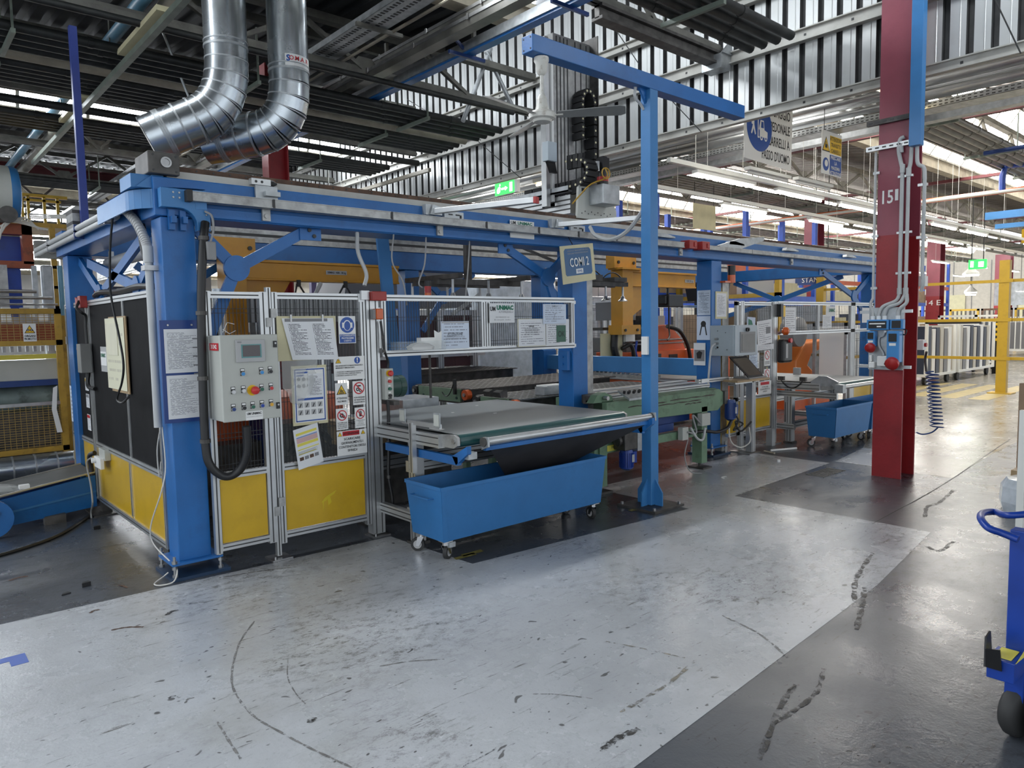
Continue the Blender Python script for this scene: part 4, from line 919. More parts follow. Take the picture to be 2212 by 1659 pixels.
part('junction_box', G().box(4.90, 5.02, 5.02, 5.10, 3.10, 3.28), 'cabinet_blue', CR, bevel=0.004)
part('box_bracket', G().prism([(4.92,5.05,3.10),(5.02,5.05,3.10),(5.05,5.05,3.0),(4.97,5.05,3.0)], (0,0.03,0)), 'black', CR)
part('wire_loop', G().tube([(5.24+0.055*cos(a), 4.60, 2.95+0.05*sin(a)) for a in [radians(t) for t in range(0, 361, 30)]], 0.006, 6), 'yellow_old', CR)
part('yellow_cable', G().tube(spline([(5.30,4.66,3.02),(5.27,4.62,2.92),(5.12,4.68,2.85),(5.02,4.72,2.75),(4.93,4.74,2.66)]), 0.007, 6), 'yellow_old', CR)
part('gripper_frame', G().box(4.5, 5.7, 6.3, 6.36, 2.0, 2.06).box(4.5, 5.7, 6.7, 6.76, 2.0, 2.06).box(4.55, 4.61, 6.0, 7.0, 2.05, 2.10).box(5.5, 5.56, 6.0, 7.0, 2.05, 2.10).box(5.05, 5.12, 6.5, 6.56, 2.05, 2.65), 'steel_dark', CR)
for i in range(6):
    x = 4.55+(i % 3)*0.48; y = 6.1+(i//3)*0.75
    part('suction_cup', G().cyl((x,y,1.9),(x,y,2.04),0.014,8).lathe([(0.02,0.0),(0.03,-0.03),(0.055,-0.055),(0.055,-0.065)], (x,y,1.9), (0,0,1), 14), 'steel', CR)
r = root('vacuum_gripper', 'black vacuum gripper head with suction cups beside the yellow jib', 'gripper', (6.1, 5.6, 1.9))
part('frame', G().box(5.75, 6.7, 5.55, 5.60, 1.98, 2.03).box(5.75, 6.7, 5.75, 5.80, 1.98, 2.03).box(5.9, 6.2, 5.5, 5.9, 2.03, 2.10).box(6.4, 6.62, 5.5, 5.85, 2.03, 2.08), 'steel_dark', r)
part('hoist_link', G().bar((6.2,5.65,2.08),(5.25,6.4,2.6),0.03,0.03), 'steel_dark', r)
for x in (5.80, 6.08, 6.36, 6.66): part('suction_cup', G().cyl((x,5.6,1.86),(x,5.6,1.99),0.013,8).lathe([(0.018,0),(0.03,-0.03),(0.055,-0.05),(0.055,-0.06)], (x,5.6,1.87), (0,0,1), 14), 'steel', r)
g = G().tube(sag((5.85,5.6,2.06),(6.3,5.6,2.08),-0.10),0.008,6).tube(sag((6.3,5.6,2.06),(6.66,5.6,2.06),-0.08),0.008,6); part('hose', g, 'cable', r)
# grey light-curtain post by the middle column
r = root('light_curtain_post', 'tall grey post beside the middle blue column', 'post', (5.2, 4.82, 0))
part('profile', G().box(5.10, 5.26, 4.80, 4.92, 0, 2.06), 'alu_dull', r, bevel=0.004); part('groove', G().box(5.135, 5.145, 4.797, 4.80, 0.8, 2.04), 'groove', r)
part('clamp', G().box(5.06, 5.24, 4.72, 4.80, 0.80, 0.88), 'steel_dark', r)
r = root('light_curtain_post', 'grey post with yellow strip beside the third blue column', 'post', (7.46, 4.80, 0))
part('profile', G().box(7.47, 7.60, 4.78, 4.88, 0, 2.0), 'alu_dull', r); part('yellow_strip', G().box(7.445, 7.47, 4.79, 4.86, 0.1, 1.95), 'yellow_rail', r)
one('warning_beacon', 'black and orange beacon on the third blue column', 'beacon', G().cyl((7.56,4.72,2.0),(7.56,4.72,2.09),0.045,14).cyl((7.56,4.72,2.09),(7.56,4.72,2.20),0.045,14, mi=1).box(7.40,7.57,4.70,4.78,2.0,2.02), ['orange_lamp','black'])
# tall blue tube standing on the side beam
one('blue_pole', 'slim dark blue square pole standing up behind the side beam', 'pole', G().box(1.475, 1.535, 7.50, 7.56, 2.44, 4.25), 'blue_pole')
one('leaning_bar', 'pale blue flat bar leaning against the inner column', 'bar', G().bar((4.02,6.30,0.30),(3.84,6.30,2.5),0.13,0.03,(0,1,0)), 'blue_pale')
# conduits along the side beam
for i, z in enumerate((2.385, 2.335)):
    r = root('conduit', 'grey pvc conduit along the side beam, %s of the pair' % ('upper' if i == 0 else 'lower'), 'conduit', (1.27, 7, z), 'pair of conduits on the side beam')
    part('tube', G().cyl((1.285,5.55,z),(1.285,8.65,z),0.022,12), 'pvc', r, smooth=True)
    for y in (5.7, 6.7, 7.9): part('clip', G().box(1.26,1.33,y,y+0.03,z-0.03,z+0.03), 'blue_dark' if y == 6.7 else 'steel', r)
    part('end_fitting', G().cyl((1.285,5.50,z),(1.285,5.62,z),0.029,12), 'pvc', r, smooth=True)
    if i == 0: part('flexible_hose', G().tube(spline([(1.285,5.52,z),(1.29,5.32,2.36),(1.30,5.08,2.25),(1.31,4.93,2.12),(1.315,4.90,2.05)],8), 0.026, 12), 'pvc', r, smooth=True); gg = G(); P_ = spline([(1.285,5.50,z),(1.29,5.32,2.36),(1.30,5.08,2.25),(1.31,4.93,2.12),(1.315,4.90,2.05)],8)
    if i == 0:
        for k in range(1, len(P_)-1): d = (P_[k+1]-P_[k-1]).normalized()*0.005; gg.cyl(P_[k]-d, P_[k]+d, 0.030, 12)
        tag(part('hose_ribs', gg, 'gray_light', r, smooth=True), kind='stuff')
        part('drop_tube', G().cyl((1.315,4.90,2.08),(1.315,4.90,0.95),0.024,12).cyl((1.315,4.90,1.98),(1.315,4.90,2.08),0.031,12), 'pvc', r, smooth=True); part('clip', G().box(1.28,1.37,4.86,4.94,1.93,1.96), 'steel', r)
# black trunk hoses
def hose(name, label, pts, rr, m='black', n=10, clamps=(), cat='hose'):
    r = root(name, label, cat, pts[0]); part('hose', G().tube(spline(pts, 8), rr, n), m, r, smooth=True)
    for c in clamps: part('clamp', G().cyl((c[0],c[1],c[2]-0.012),(c[0],c[1],c[2]+0.012), rr*1.25, 12), 'steel_dark', r)
    return r
hose('cable_hose', 'thick black hose from the blue corner cover looping under the control cabinet', [(1.595,4.68,2.22),(1.572,4.65,2.13),(1.548,4.63,1.97),(1.525,4.62,1.7),(1.512,4.62,1.25),(1.508,4.62,0.85),(1.53,4.61,0.71),(1.61,4.59,0.635),(1.69,4.56,0.67),(1.726,4.52,0.78),(1.724,4.50,0.95)], 0.026, clamps=((1.57,4.648,2.12),(1.523,4.62,1.66),(1.512,4.62,1.26),(1.508,4.62,0.87)))
hose('cable_hose', 'black cable falling down inside the front corner column', [(1.36,5.2,2.25),(1.38,5.12,2.0),(1.50,5.02,1.85),(1.52,5.0,1.70)], 0.028)
cable('loose_cable', 'thin black cable falling from the corner across the black side panels', [(1.33,5.02,2.50),(1.26,5.32,2.40),(1.25,5.50,2.20),(1.25,5.60,1.9),(1.26,5.62,1.75),(1.27,5.52,1.5),(1.27,5.46,1.33),(1.28,5.58,1.20),(1.28,5.74,1.08),(1.28,5.60,1.06),(1.28,5.40,1.12)], 0.008)
one('cable_connector', 'grey plug connector hanging under the blue corner cover', 'connector', G().box(1.570,1.628,4.60,4.64,1.985,2.098), 'gray', bevel=0.008)
cable('loose_cable', 'grey cable from the blue corner cover to the grey plug connector', [(1.60,4.69,2.29),(1.63,4.66,2.26),(1.625,4.63,2.17),(1.60,4.62,2.095)], 0.007, 'cable_gray')
# lamp under the side beam
r = root('strip_lamp', 'unlit tubular lamp hung under the side beam', 'lamp', (1.5, 6.6, 2.15))
part('tube', G().cyl((1.62,6.05,2.16),(1.62,7.25,2.16),0.05,16), 'gray_light', r, smooth=True); part('hanger', G().box(1.60,1.64,6.10,6.12,2.18,2.26).box(1.60,1.64,7.15,7.17,2.10,2.26), 'alu', r)
# ---- amber jib cranes
def jib(xm, y, xt, zb, label, plate, h=0.19):
    r = root('jib_crane', label, 'jib crane', (xm, y, 1.6), 'amber jib cranes on the rear beam')
    part('beam', G().box(xm, xt, y-0.06, y+0.06, zb, zb+h*0.86).box(xm, xt, y-0.08, y+0.08, zb+h*0.86, zb+h).box(xm, xt, y-0.075, y+0.075, zb-0.02, zb), 'amber', r, bevel=0.003)
    part('web_plate', G().prism([(xm-0.05,y-0.02,zb+0.02),(xm+0.62,y-0.02,zb+0.02),(xm+0.42,y-0.02,zb-0.30),(xm-0.02,y-0.02,zb-0.52)], (0,0.04,0)), 'amber', r)
    part('mast', G().box(xm-0.12, xm+0.10, y-0.09, y+0.12, zb-0.60, zb+0.20), 'amber', r, bevel=0.004)
    part('top_bracket', G().box(xm-0.24, xm+0.22, y-0.05, y+0.10, zb+0.22, zb+0.40).box(xm-0.20, xm+0.26, y-0.16, y+0.1, zb+0.20, zb+0.225), 'amber', r)
    part('low_bracket', G().box(xm-0.20, xm+0.20, y-0.14, y+0.1, zb-0.68, zb-0.55), 'amber', r)
    g = G()
    for dx in (-0.16, 0.16): g.disc((xm+dx, y-0.05, zb+0.30), 0.022, (0,-1,0), 0.015, 10).disc((xm+dx*0.8, y-0.14, zb-0.62), 0.02, (0,-1,0), 0.015, 10)
    part('bolt', g, 'black', r)
    part('rating_plate', G().box(plate[0], plate[1], y-0.066, y-0.060, plate[2]-0.022, plate[2]+0.022), 'gray_light', r)
    return r
J = jib(2.78, 7.42, 4.70, 2.08, 'amber jib crane with a rating plate behind the control cabinet', (3.77, 4.02, 2.165))
txt('DEMAG   KBK   80 kg', (3.895, 7.352, 2.165), 0.022, 'ink', J, w=0.22, bold=0.03)
J2 = jib(7.80, 6.55, 9.41, 2.08, 'amber jib crane behind the blue post', (9.14, 9.36, 2.165), h=0.20)
txt('KBK 80 kg', (9.25, 6.482, 2.165), 0.03, 'ink', J2, w=0.16)
one('hoist', 'black chain hoist hanging from the amber jib behind the blue post', 'hoist', G().box(8.70, 9.05, 6.45, 6.65, 1.78, 1.96).box(8.65,8.71,6.48,6.62,1.82,1.94).cyl((8.80,6.55,1.96),(8.80,6.55,2.07),0.02,8), 'black', bevel=0.01)
cable('hoist_cable', 'black cable hanging below the hoist', [(8.83,6.55,1.78),(8.83,6.55,1.50),(8.78,6.5,1.36),(8.66,6.45,1.30)], 0.012)
for i in range(2):
    a = 3.42+i*0.55; one('festoon_cable', 'looped festoon cable under the amber jib, %s loop' % ('left' if i == 0 else 'right'), 'cable', G().tube(sag((a,7.3,2.03),(a+0.53,7.3,2.03),0.24),0.010,6).cyl((a,7.3,2.0),(a,7.3,2.07),0.025,8), 'cable')
cable('chain_rope', 'thin dark chain hanging from the amber jib', [(3.40,7.3,2.03),(3.33,7.3,1.7),(3.28,7.3,1.4)], 0.010)
cable('curled_hose', 'grey coiled hose hanging from the amber jib', [(3.70,7.35,2.05),(3.60,7.34,1.85),(3.64,7.34,1.65),(3.55,7.34,1.52)], 0.022, 'pvc')
cable('white_hose', 'pale hose rising from the fence corner to the front beam', [(2.72,4.72,1.86),(2.75,4.74,1.95),(2.70,4.76,2.10),(2.72,4.80,2.25)], 0.014, 'pvc')
for i, (x, y, xb, yb, zb) in enumerate(((3.02,4.78,3.10,4.75,1.72),(3.33,4.80,3.28,4.8,1.86),(3.78,4.82,3.76,4.85,1.3))):
    cable('loose_cable', 'thin grey cable hanging from the front beam over the mesh bay, %s one' % ORD[i], [(x,y,2.26),(x-0.02,y,2.05),(xb-0.03,yb,1.9-0.3*(i==2)),(xb,yb,zb)], 0.006, 'cable_gray')
cable('white_hose', 'pale hose curving from the bracket to the blue post', [(5.08,4.66,2.45),(5.03,4.55,2.36),(5.00,4.35,2.30),(4.95,4.1,2.35),(4.90,3.84,2.55)], 0.018, 'pvc')
# ---- free-standing blue T post with its fan
TP = root('light_post', 'blue steel T post with a long cross arm standing before the machine', 'post', (4.88, 3.81, 0))
part('pole', G().box(4.825, 4.925, 3.76, 3.86, 0.02, 3.47), 'blue_pale', TP, bevel=0.004)
part('cross_arm', G().box(3.53, 6.22, 3.755, 3.865, 3.43, 3.545), 'blue', TP, bevel=0.004)
part('base_plate', G().box(4.68, 5.08, 3.61, 4.01, 0.0, 0.018), 'steel_dark', TP)
for (dx, dy) in ((1,0),(-1,0),(0,1),(0,-1)):
    cx, cy = 4.875, 3.81; px_, py_ = -dy, dx
    g = G().prism([(cx+dx*0.05, cy+dy*0.05, 0.018), (cx+dx*0.125, cy+dy*0.125, 0.018), (cx+dx*0.125, cy+dy*0.125, 0.13), (cx+dx*0.05, cy+dy*0.05, 0.24)], (px_*0.012, py_*0.012, 0)); part('foot_rib', g, 'blue_pale', TP)
part('arm_rib', G().prism([(4.825,3.80,3.43),(4.74,3.80,3.43),(4.825,3.80,3.32)], (0,0.02,0)), 'blue', TP)
g = G()
for z in (3.45, 3.525):
    for y in (3.775, 3.845): g.cyl((3.53,y,z),(3.527,y,z),0.006,8)
part('end_screw', g, 'groove', TP)
g = G()
for dx in (-0.17,0.17):
    for dy in (-0.17,0.17): g.cyl((4.88+dx,3.81+dy,0.018),(4.88+dx,3.81+dy,0.04),0.014,6)
part('anchor_bolt', g, 'steel', TP)
part('outlet', G().box(4.80,4.825,3.78,3.84,1.29,1.36).box(4.80,4.825,3.78,3.84,1.36,1.44), 'print_white', TP)
part('power_lead', G().tube(spline([(4.70,3.81,3.43),(4.72,3.83,3.36),(4.80,3.84,3.32),(4.83,3.83,3.28)]),0.012,8), 'pvc', TP)
FN = root('ceiling_fan', 'white three-bladed fan hanging from the left end of the blue arm', 'fan', (3.675, 3.81, 2.98))
fx, fy = 3.665, 3.81
part('canopy', G().lathe([(0.052,0.44),(0.054,0.415),(0.044,0.40),(0.036,0.34),(0.026,0.325),(0.010,0.315)][::-1], (fx,fy,2.985)), 'white_fan', FN, smooth=True)
part('rod', G().cyl((fx,fy,3.17),(fx,fy,3.31),0.013,12), 'white_fan', FN, smooth=True)
part('motor_housing', G().lathe([(0.02,-0.005),(0.062,-0.003),(0.070,0.012),(0.094,0.020),(0.098,0.05),(0.086,0.065),(0.05,0.078),(0.044,0.105),(0.034,0.16),(0.02,0.185)], (fx,fy,2.985)), 'white_fan', FN, smooth=True)
for a in (-51, 69, 189):
    t = radians(a); d = V((cos(t), sin(t), 0)); s = V((-sin(t), cos(t), 0)); z = 3.025
    def q(r_, w_, dz): return tuple(V((fx,fy,z+dz))+d*r_+s*w_)
    bl = part('blade', G().prism([q(0.11,-0.04,0.012),q(0.11,0.03,-0.010),q(0.55,0.055,-0.016),q(0.585,0.04,-0.01),q(0.585,-0.04,0.014),q(0.55,-0.055,0.02)], (0,0,0.005)), 'fan_blade', FN)
    part('blade_iron', G().bar(tuple(V((fx,fy,z))+d*0.08), tuple(V((fx,fy,z))+d*0.15), 0.03, 0.006), 'white_fan', bl)
# hanging line sign COMI 2
CS = root('line_sign', 'cream and blue line sign reading COMI 2 hung at the middle column', 'sign', (4.85, 4.62, 1.9))
A = [(4.655,4.6,1.905),(5.085,4.6,1.965),(5.045,4.6,2.295),(4.615,4.6,2.24)]
part('board', quadsheet(G(), A, 0.008), 'cream', CS)
def inq(u, v, dy=0.0): b = lerp(A[0],A[1],u); t = lerp(A[3],A[2],u); p = lerp(b,t,v); return (p[0], p[1]-0.006-dy, p[2])
poly = [inq(.13,.20),(inq(.87,.18)),inq(.91,.24),inq(.90,.84),inq(.86,.90),inq(.14,.92),inq(.10,.86),inq(.10,.25)]
part('blue_field', G().prism(poly, (0,0.003,0)), mat('sign_teal', (0.018,0.10,0.24), 0.3, var=0.1), CS)
fr = ((0.43,0,0.06),(0,0,1)); FR['comi'] = (V((0.99,0,0.137)), V((-0.12,0,0.99)))
txt('COMI 2', inq(.52,.53,.003), 0.082, 'print_white', CS, 'comi', w=0.25, bold=0.02)
txt('IMPIANTO DI TERMOFORMATURA CELLE', inq(.5,.85,.003), 0.013, 'gray_light', CS, 'comi', w=0.27); txt('INNER-LINER THERMOFORMING MACHINE', inq(.5,.78,.003), 0.013, 'gray_light', CS, 'comi', w=0.27)
part('emblem_plate', G().prism([inq(.41,.235,.002),inq(.62,.235,.002),inq(.62,.36,.002),inq(.41,.36,.002)], (0,0.002,0)), 'print_white', CS); txt('EMS', inq(.515,.295,.005), 0.022, 'sign_blue', CS, 'comi', w=0.06)
cable('sign_cord', 'thin cord holding the COMI 2 sign', [(4.8,4.62,2.27),(4.82,4.7,2.36)], 0.004)

# ================================================================== SAFETY FENCES, CABINETS, SIGNS
def prof(g, x0, x1, y0, y1, z0, z1, face='y'):
    """aluminium profile with two dark T-slots on the face turned to the aisle"""
    g.box(x0, x1, y0, y1, z0, z1)
    d = (x1-x0, y1-y0, z1-z0); ax = d.index(max(d))
    if face == 'y':
        if ax == 2:
            n = max(1, round((x1-x0)/0.045)); w = (x1-x0)/n
            for i in range(n): c = x0+w*(i+0.5); g.box(c-0.004, c+0.004, y0-0.001, y0+0.002, z0+0.004, z1-0.004, mi=1)
        else:
            n = max(1, round((z1-z0)/0.045)); w = (z1-z0)/n
            for i in range(n): c = z0+w*(i+0.5); g.box(x0+0.004, x1-0.004, y0-0.001, y0+0.002, c-0.004, c+0.004, mi=1)
    else:
        if ax == 2:
            n = max(1, round((y1-y0)/0.045)); w = (y1-y0)/n
            for i in range(n): c = y0+w*(i+0.5); g.box(x0-0.001, x0+0.002, c-0.004, c+0.004, z0+0.004, z1-0.004, mi=1)
        else:
            n = max(1, round((z1-z0)/0.045)); w = (z1-z0)/n
            for i in range(n): c = z0+w*(i+0.5); g.box(x0-0.001, x0+0.002, y0+0.004, y1-0.004, c-0.004, c+0.004, mi=1)
    return g
AL = ['alu', 'groove']
def pf(name, r, *a, face='y', m=None): return part(name, prof(G(), *a, face=face), m or AL, r)
def wires(x0, x1, z0, z1, y, r, px=0.0235, ph=0.20, m='mesh_black', axis='x', d=0.0016):
    g = G(); n = int((x1-x0)/px)
    for i in range(n+1):
        x = x0+i*px
        if axis == 'x': g.box(x-d, x+d, y-d, y+d, z0, z1)
        else: g.box(y-d, y+d, x-d, x+d, z0, z1)
    k = int((z1-z0)/ph)
    for i in range(k+1):
        for dz in (0, 0.028):
            z = min(z1, z0+0.02+i*ph+dz)
            if axis == 'x': g.box(x0, x1, y-d*3, y-d, z-d, z+d)
            else: g.box(y-d*3, y-d, x0, x1, z-d, z+d)
    return tag(part('wire_mesh', g, m, r), kind='stuff')
# ---- front fence, left of the belt
FF = root('safety_fence', 'aluminium fence with black mesh and yellow lower panels left of the belt', 'fence', (1.6, 4.68, 0))
y0, y1 = 4.68, 4.72
pf('post', FF, 1.562, 1.602, y0, y1, 0.12, 1.80)
pf('post', FF, 1.915, 1.965, y0, y1, 0.12, 1.80)
pf('post', FF, 1.965, 1.995, y0+0.005, y1, 0.02, 1.83)
pf('post', FF, 1.998, 2.035, y0, y1, 0.10, 1.80)
pf('post', FF, 2.655, 2.695, y0, y1, 0.10, 1.80)
pf('post', FF, 2.70, 2.80, y0-0.01, y1+0.03, 0.02, 1.80)
for (a, b) in ((1.602, 1.915), (2.035, 2.655)):
    for z in (1.755, 0.60, 0.135): pf('rail', FF, a, b, y0, y1, z, z+0.042)
pyl = part('yellow_panel', G().box(1.608, 1.910, y0+0.012, y0+0.018, 0.182, 0.597), 'yellow', FF); part('yellow_panel', G().box(2.042, 2.648, y0+0.012, y0+0.018, 0.182, 0.597), 'yellow', FF)
sc_ = mat('sprayed_yellow', (0.66, 0.50, 0.02), 0.4, var=0.1)
P_ = [(2.30,0.33),(2.33,0.36),(2.36,0.375),(2.42,0.40),(2.40,0.375),(2.37,0.36),(2.38,0.32),(2.355,0.30),(2.35,0.345),(2.32,0.33),(2.315,0.26),(2.31,0.33)]
part('spray_mark', G().prism([(x, y0+0.012, z) for x, z in P_], (0, -0.001, 0)), 'sprayed_yellow', FF)
for (a, b) in ((1.606, 1.91), (2.04, 2.65)):
    wires(a, b, 0.642, 1.755, y0+0.02, FF)
    part('clear_panel', G().face([(a,y0+0.030,0.64),(b,y0+0.030,0.64),(b,y0+0.030,1.755),(a,y0+0.030,1.755)]), mat('clear_sheet', (0.6,0.65,0.66), 0.04, alpha=0.10), FF) if a > 2 else None
for x in (1.98, 2.75): part('foot_plate', G().box(x-0.07, x+0.07, y0-0.05, y1+0.05, 0.0, 0.012).cyl((x-0.045,y0-0.03,0.012),(x-0.045,y0-0.03,0.03),0.008,6), 'steel', FF)
for z in (1.63, 0.36): part('hinge', G().box(1.985, 2.025, y0-0.012, y0, z, z+0.06).box(1.955, 1.99, y0-0.012, y0, z-0.06, z), 'alu_dull', FF)
part('corner_plate', G().box(2.64, 2.69, y0-0.006, y0, 1.74, 1.795), 'alu', FF)
part('zip_tie', G().tube([(1.66,4.655,1.54),(1.68,4.63,1.60),(1.70,4.66,1.60),(1.73,4.64,1.59)],0.002,5).tube([(1.66,4.655,1.56),(1.70,4.65,1.53),(1.74,4.65,1.55)],0.002,5), 'print_white', FF)
# ---- mesh screen over the belt
US = root('guard_screen', 'framed black mesh screen above the front belt', 'screen', (3.8, 4.68, 1.33))
for z in (1.750, 1.335): pf('rail', US, 2.83, 4.88, y0, y1, z, z+0.045)
for x in (2.83, 3.78, 3.83, 4.84): pf('post', US, x, x+0.04, y0, y1, 1.38, 1.75)
wires(2.87, 3.78, 1.38, 1.75, y0+0.02, US); wires(3.87, 4.84, 1.38, 1.75, y0+0.02, US)
part('fixing_bracket', G().box(4.86, 4.94, y1, 4.80, 1.34, 1.37).box(4.86, 4.94, y1, 4.80, 1.74, 1.77), 'alu', US)
part('fixing_bracket', G().box(2.80, 2.84, y0+0.01, y1, 1.40, 1.70), 'alu', US)
# ---- side fence with black panels
SF = root('side_fence', 'side fence with black upper panels and yellow lower panels', 'fence', (1.4, 6.5, 0))
x0, x1 = 1.385, 1.425
for (a, b) in ((5.10, 5.14), (7.02, 7.06), (7.10, 7.14), (7.98, 8.02)): pf('post', SF, x0, x1, a, b, 0.10, 1.82, face='x')
pf('post', SF, x0+0.003, x1, 5.90, 5.935, 0.62, 1.78, face='x'); pf('post', SF, x0+0.003, x1, 5.955, 5.99, 0.16, 0.57, face='x')
for z in (1.78, 0.575, 0.10): pf('rail', SF, x0, x1, 5.14, 7.02, z, z+0.045, face='x'); pf('rail', SF, x0, x1, 7.14, 7.98, z, z+0.045, face='x')
for (a, b) in ((5.14, 5.90), (5.935, 7.02), (7.14, 7.98)): part('black_panel', G().box(x0+0.012, x0+0.018, a, b, 0.62, 1.78), 'black_panel', SF)
for (a, b) in ((5.14, 5.955), (5.99, 7.02), (7.14, 7.98)): part('yellow_panel', G().box(x0+0.012, x0+0.018, a, b, 0.145, 0.575), 'yellow', SF)
pf('sill_frame', SF, x0-0.01, x1, 7.07, 7.10, 0.12, 0.50, face='x')
part('foot_plate', G().box(1.30, 1.52, 6.85, 7.20, 0, 0.012).box(1.39,1.47,6.98,7.06,0.012,0.12), 'steel_dark', SF)
part('support_leg', G().box(1.40, 1.48, 5.14, 5.24, 0.0, 0.12), 'steel_dark', SF)
for z in (1.45, 0.35): part('hinge', G().box(x0-0.012, x0, 7.95, 7.99, z, z+0.07), 'alu', SF)
g = G().tube(spline([(1.42,5.2,1.85),(1.42,5.6,1.87),(1.42,6.1,1.86),(1.42,6.7,1.88),(1.42,6.9,1.86)]),0.022,8); part('cable_bundle', g, 'black', SF)
r = root('control_box', 'grey push button box with a red knob on the side fence post', 'control box', (1.34, 7.06, 1.22))
part('box', G().box(1.30, 1.385, 6.98, 7.12, 1.215, 1.46), 'cabinet_gray', r, bevel=0.005)
part('knob', G().cyl((1.335,7.12,1.415),(1.335,7.16,1.415),0.012,10).cyl((1.335,7.16,1.415),(1.335,7.20,1.415),0.022,12), 'red', r)
for z in (1.36, 1.32, 1.28, 1.245): part('button', G().cyl((1.335,7.12,z),(1.335,7.137,z),0.014,10), 'alu', r)
r = root('safety_switch', 'red safety switch on top of the side fence post', 'switch', (1.36, 7.06, 1.76)); part('body', G().box(1.33, 1.385, 7.02, 7.12, 1.765, 1.865), 'red_switch', r, bevel=0.004); part('head', G().box(1.335, 1.375, 7.16, 7.24, 1.80, 1.85).box(1.34,1.37,7.24,7.27,1.79,1.86), 'red_switch', r)
cable('switch_cable', 'black cable from the red switch down to the grey button box', [(1.33,7.05,1.82),(1.30,7.0,1.76),(1.33,6.97,1.72),(1.37,7.05,1.70),(1.37,7.07,1.6),(1.37,7.06,1.46)], 0.012)
cable('box_cable', 'thick black cable bending below the grey button box', [(1.36,7.03,1.215),(1.35,7.03,1.13),(1.355,6.99,1.09),(1.38,6.92,1.08)], 0.018)
r = root('power_outlet', 'white double socket box on the side fence lower panel', 'socket', (1.37, 6.75, 0.45)); part('back_box', G().box(1.35, 1.397, 6.58, 6.78, 0.51, 0.60), 'cabinet', r, bevel=0.004); part('socket_body', G().box(1.32, 1.35, 6.60, 6.82, 0.44, 0.53), 'print_white', r, bevel=0.004)
part('plug', G().cyl((1.32,6.76,0.50),(1.29,6.76,0.50),0.022,10), 'print_white', r)
cable('plug_lead', 'grey lead hanging from the white socket to the floor', [(1.30,6.80,0.52),(1.28,6.90,0.46),(1.29,6.85,0.28),(1.27,6.72,0.16),(1.28,6.85,0.06),(1.28,6.86,0.0)], 0.007, 'cable_gray')
hose('cable_hose', 'black hose beside the white socket on the side fence', [(1.36,6.98,0.53),(1.33,7.03,0.50),(1.34,7.05,0.38),(1.35,7.04,0.14)], 0.02)
# papers on the side fence
def board(name, label, cat, fr, plane, u0, u1, z0, z1, m, th=0.003, group=None, roll=0.0):
    r = root(name, label, cat, (u0, plane, z0) if fr == 'front' else (plane, u0, z0), group)
    c = ((u0+u1)/2, plane, (z0+z1)/2) if fr == 'front' else (plane, (u0+u1)/2, (z0+z1)/2)
    part('sheet', sheet(G(), c, abs(u1-u0), z1-z0, fr, th, roll), m, r); return r
r = board('notice_board', 'big cream paper on a brown backing hung on the black side panels', 'paper', 'left', 1.372, 5.83, 6.39, 1.12, 1.66, 'p_cream')
part('backing', G().box(1.377, 1.385, 5.80, 6.30, 1.10, 1.67), 'wood', r); part('torn_paper', G().box(1.366,1.369,6.02,6.36,1.38,1.62), 'paper_cream', r)
r = board('maker_sign', 'small plastic maker sign behind the cream paper', 'sign', 'left', 1.378, 6.41, 6.62, 1.24, 1.44, 'gray_light'); part('print', G().box(1.374,1.376,6.42,6.61,1.29,1.40), 'print_white', r); txt('UNiMAC', (1.373,6.52,1.37), 0.03, 'ink_green', r, 'left', w=0.15, bold=0.05)
for i, (a, b, z0, z1) in enumerate(((6.98,7.10,1.05,1.16),(6.98,7.10,0.90,1.02),(6.98,7.10,0.70,0.84))):
    r = board('safety_sign', ['small white warning sign, upper of three behind the side post', 'small white prohibition sign, middle of three behind the side post', 'small red headed sign, lowest behind the side post'][i], 'sign', 'left', 1.378, 7.15, 7.27, z0, z1, 'p_few')
    part('red_band', G().box(1.374,1.3762,7.16,7.26,z1-0.03,z1-0.005), 'sign_red' if i == 2 else 'sign_yellow' if i == 0 else 'ink_gray', r)
board('paper_sheet', 'crumpled white sheet at the far edge of the side fence door', 'paper', 'left', 1.37, 7.66, 7.92, 0.72, 1.06, 'p_blue_few')
# blue board with two lists on the corner column
r = board('blue_board', 'dark blue board with two printed lists on the corner column', 'notice board', 'front', 4.752, 1.315, 1.562, 0.985, 1.62, 'blue_board', 0.012)
part('list_sheet', sheet(G(), (1.438,4.743,1.43), 0.205, 0.27, 'front'), 'p_table', r); part('list_sheet', sheet(G(), (1.440,4.743,1.145), 0.205, 0.27, 'front'), 'p_table', r)
for i in range(5): part('pencil_note', G().box(1.50,1.545,4.7405,4.7415,1.50-i*0.055,1.508-i*0.055), 'ink_gray', r)
for x in (1.36, 1.50): part('pin', G().cyl((x,4.746,1.59),(x,4.738,1.59),0.006,8), 'steel', r)
# loose white wire at the corner column
cable('white_wire', 'loose white wire curling around the corner column base', [(1.37,5.08,0.70),(1.36,5.10,0.60),(1.345,5.06,0.78),(1.345,4.95,0.95)], 0.0042, 'wire_white')
cable('white_wire', 'long white wire hanging to the floor by the corner column', [(1.34,4.90,0.95),(1.335,4.86,0.70),(1.30,4.85,0.55),(1.27,5.02,0.30),(1.28,5.02,0.18),(1.32,4.82,0.10),(1.33,4.72,0.07),(1.29,4.66,0.02),(1.22,4.68,0.008),(1.20,4.74,0.008),(1.27,4.80,0.02),(1.30,4.80,0.04)], 0.0042, 'wire_white')
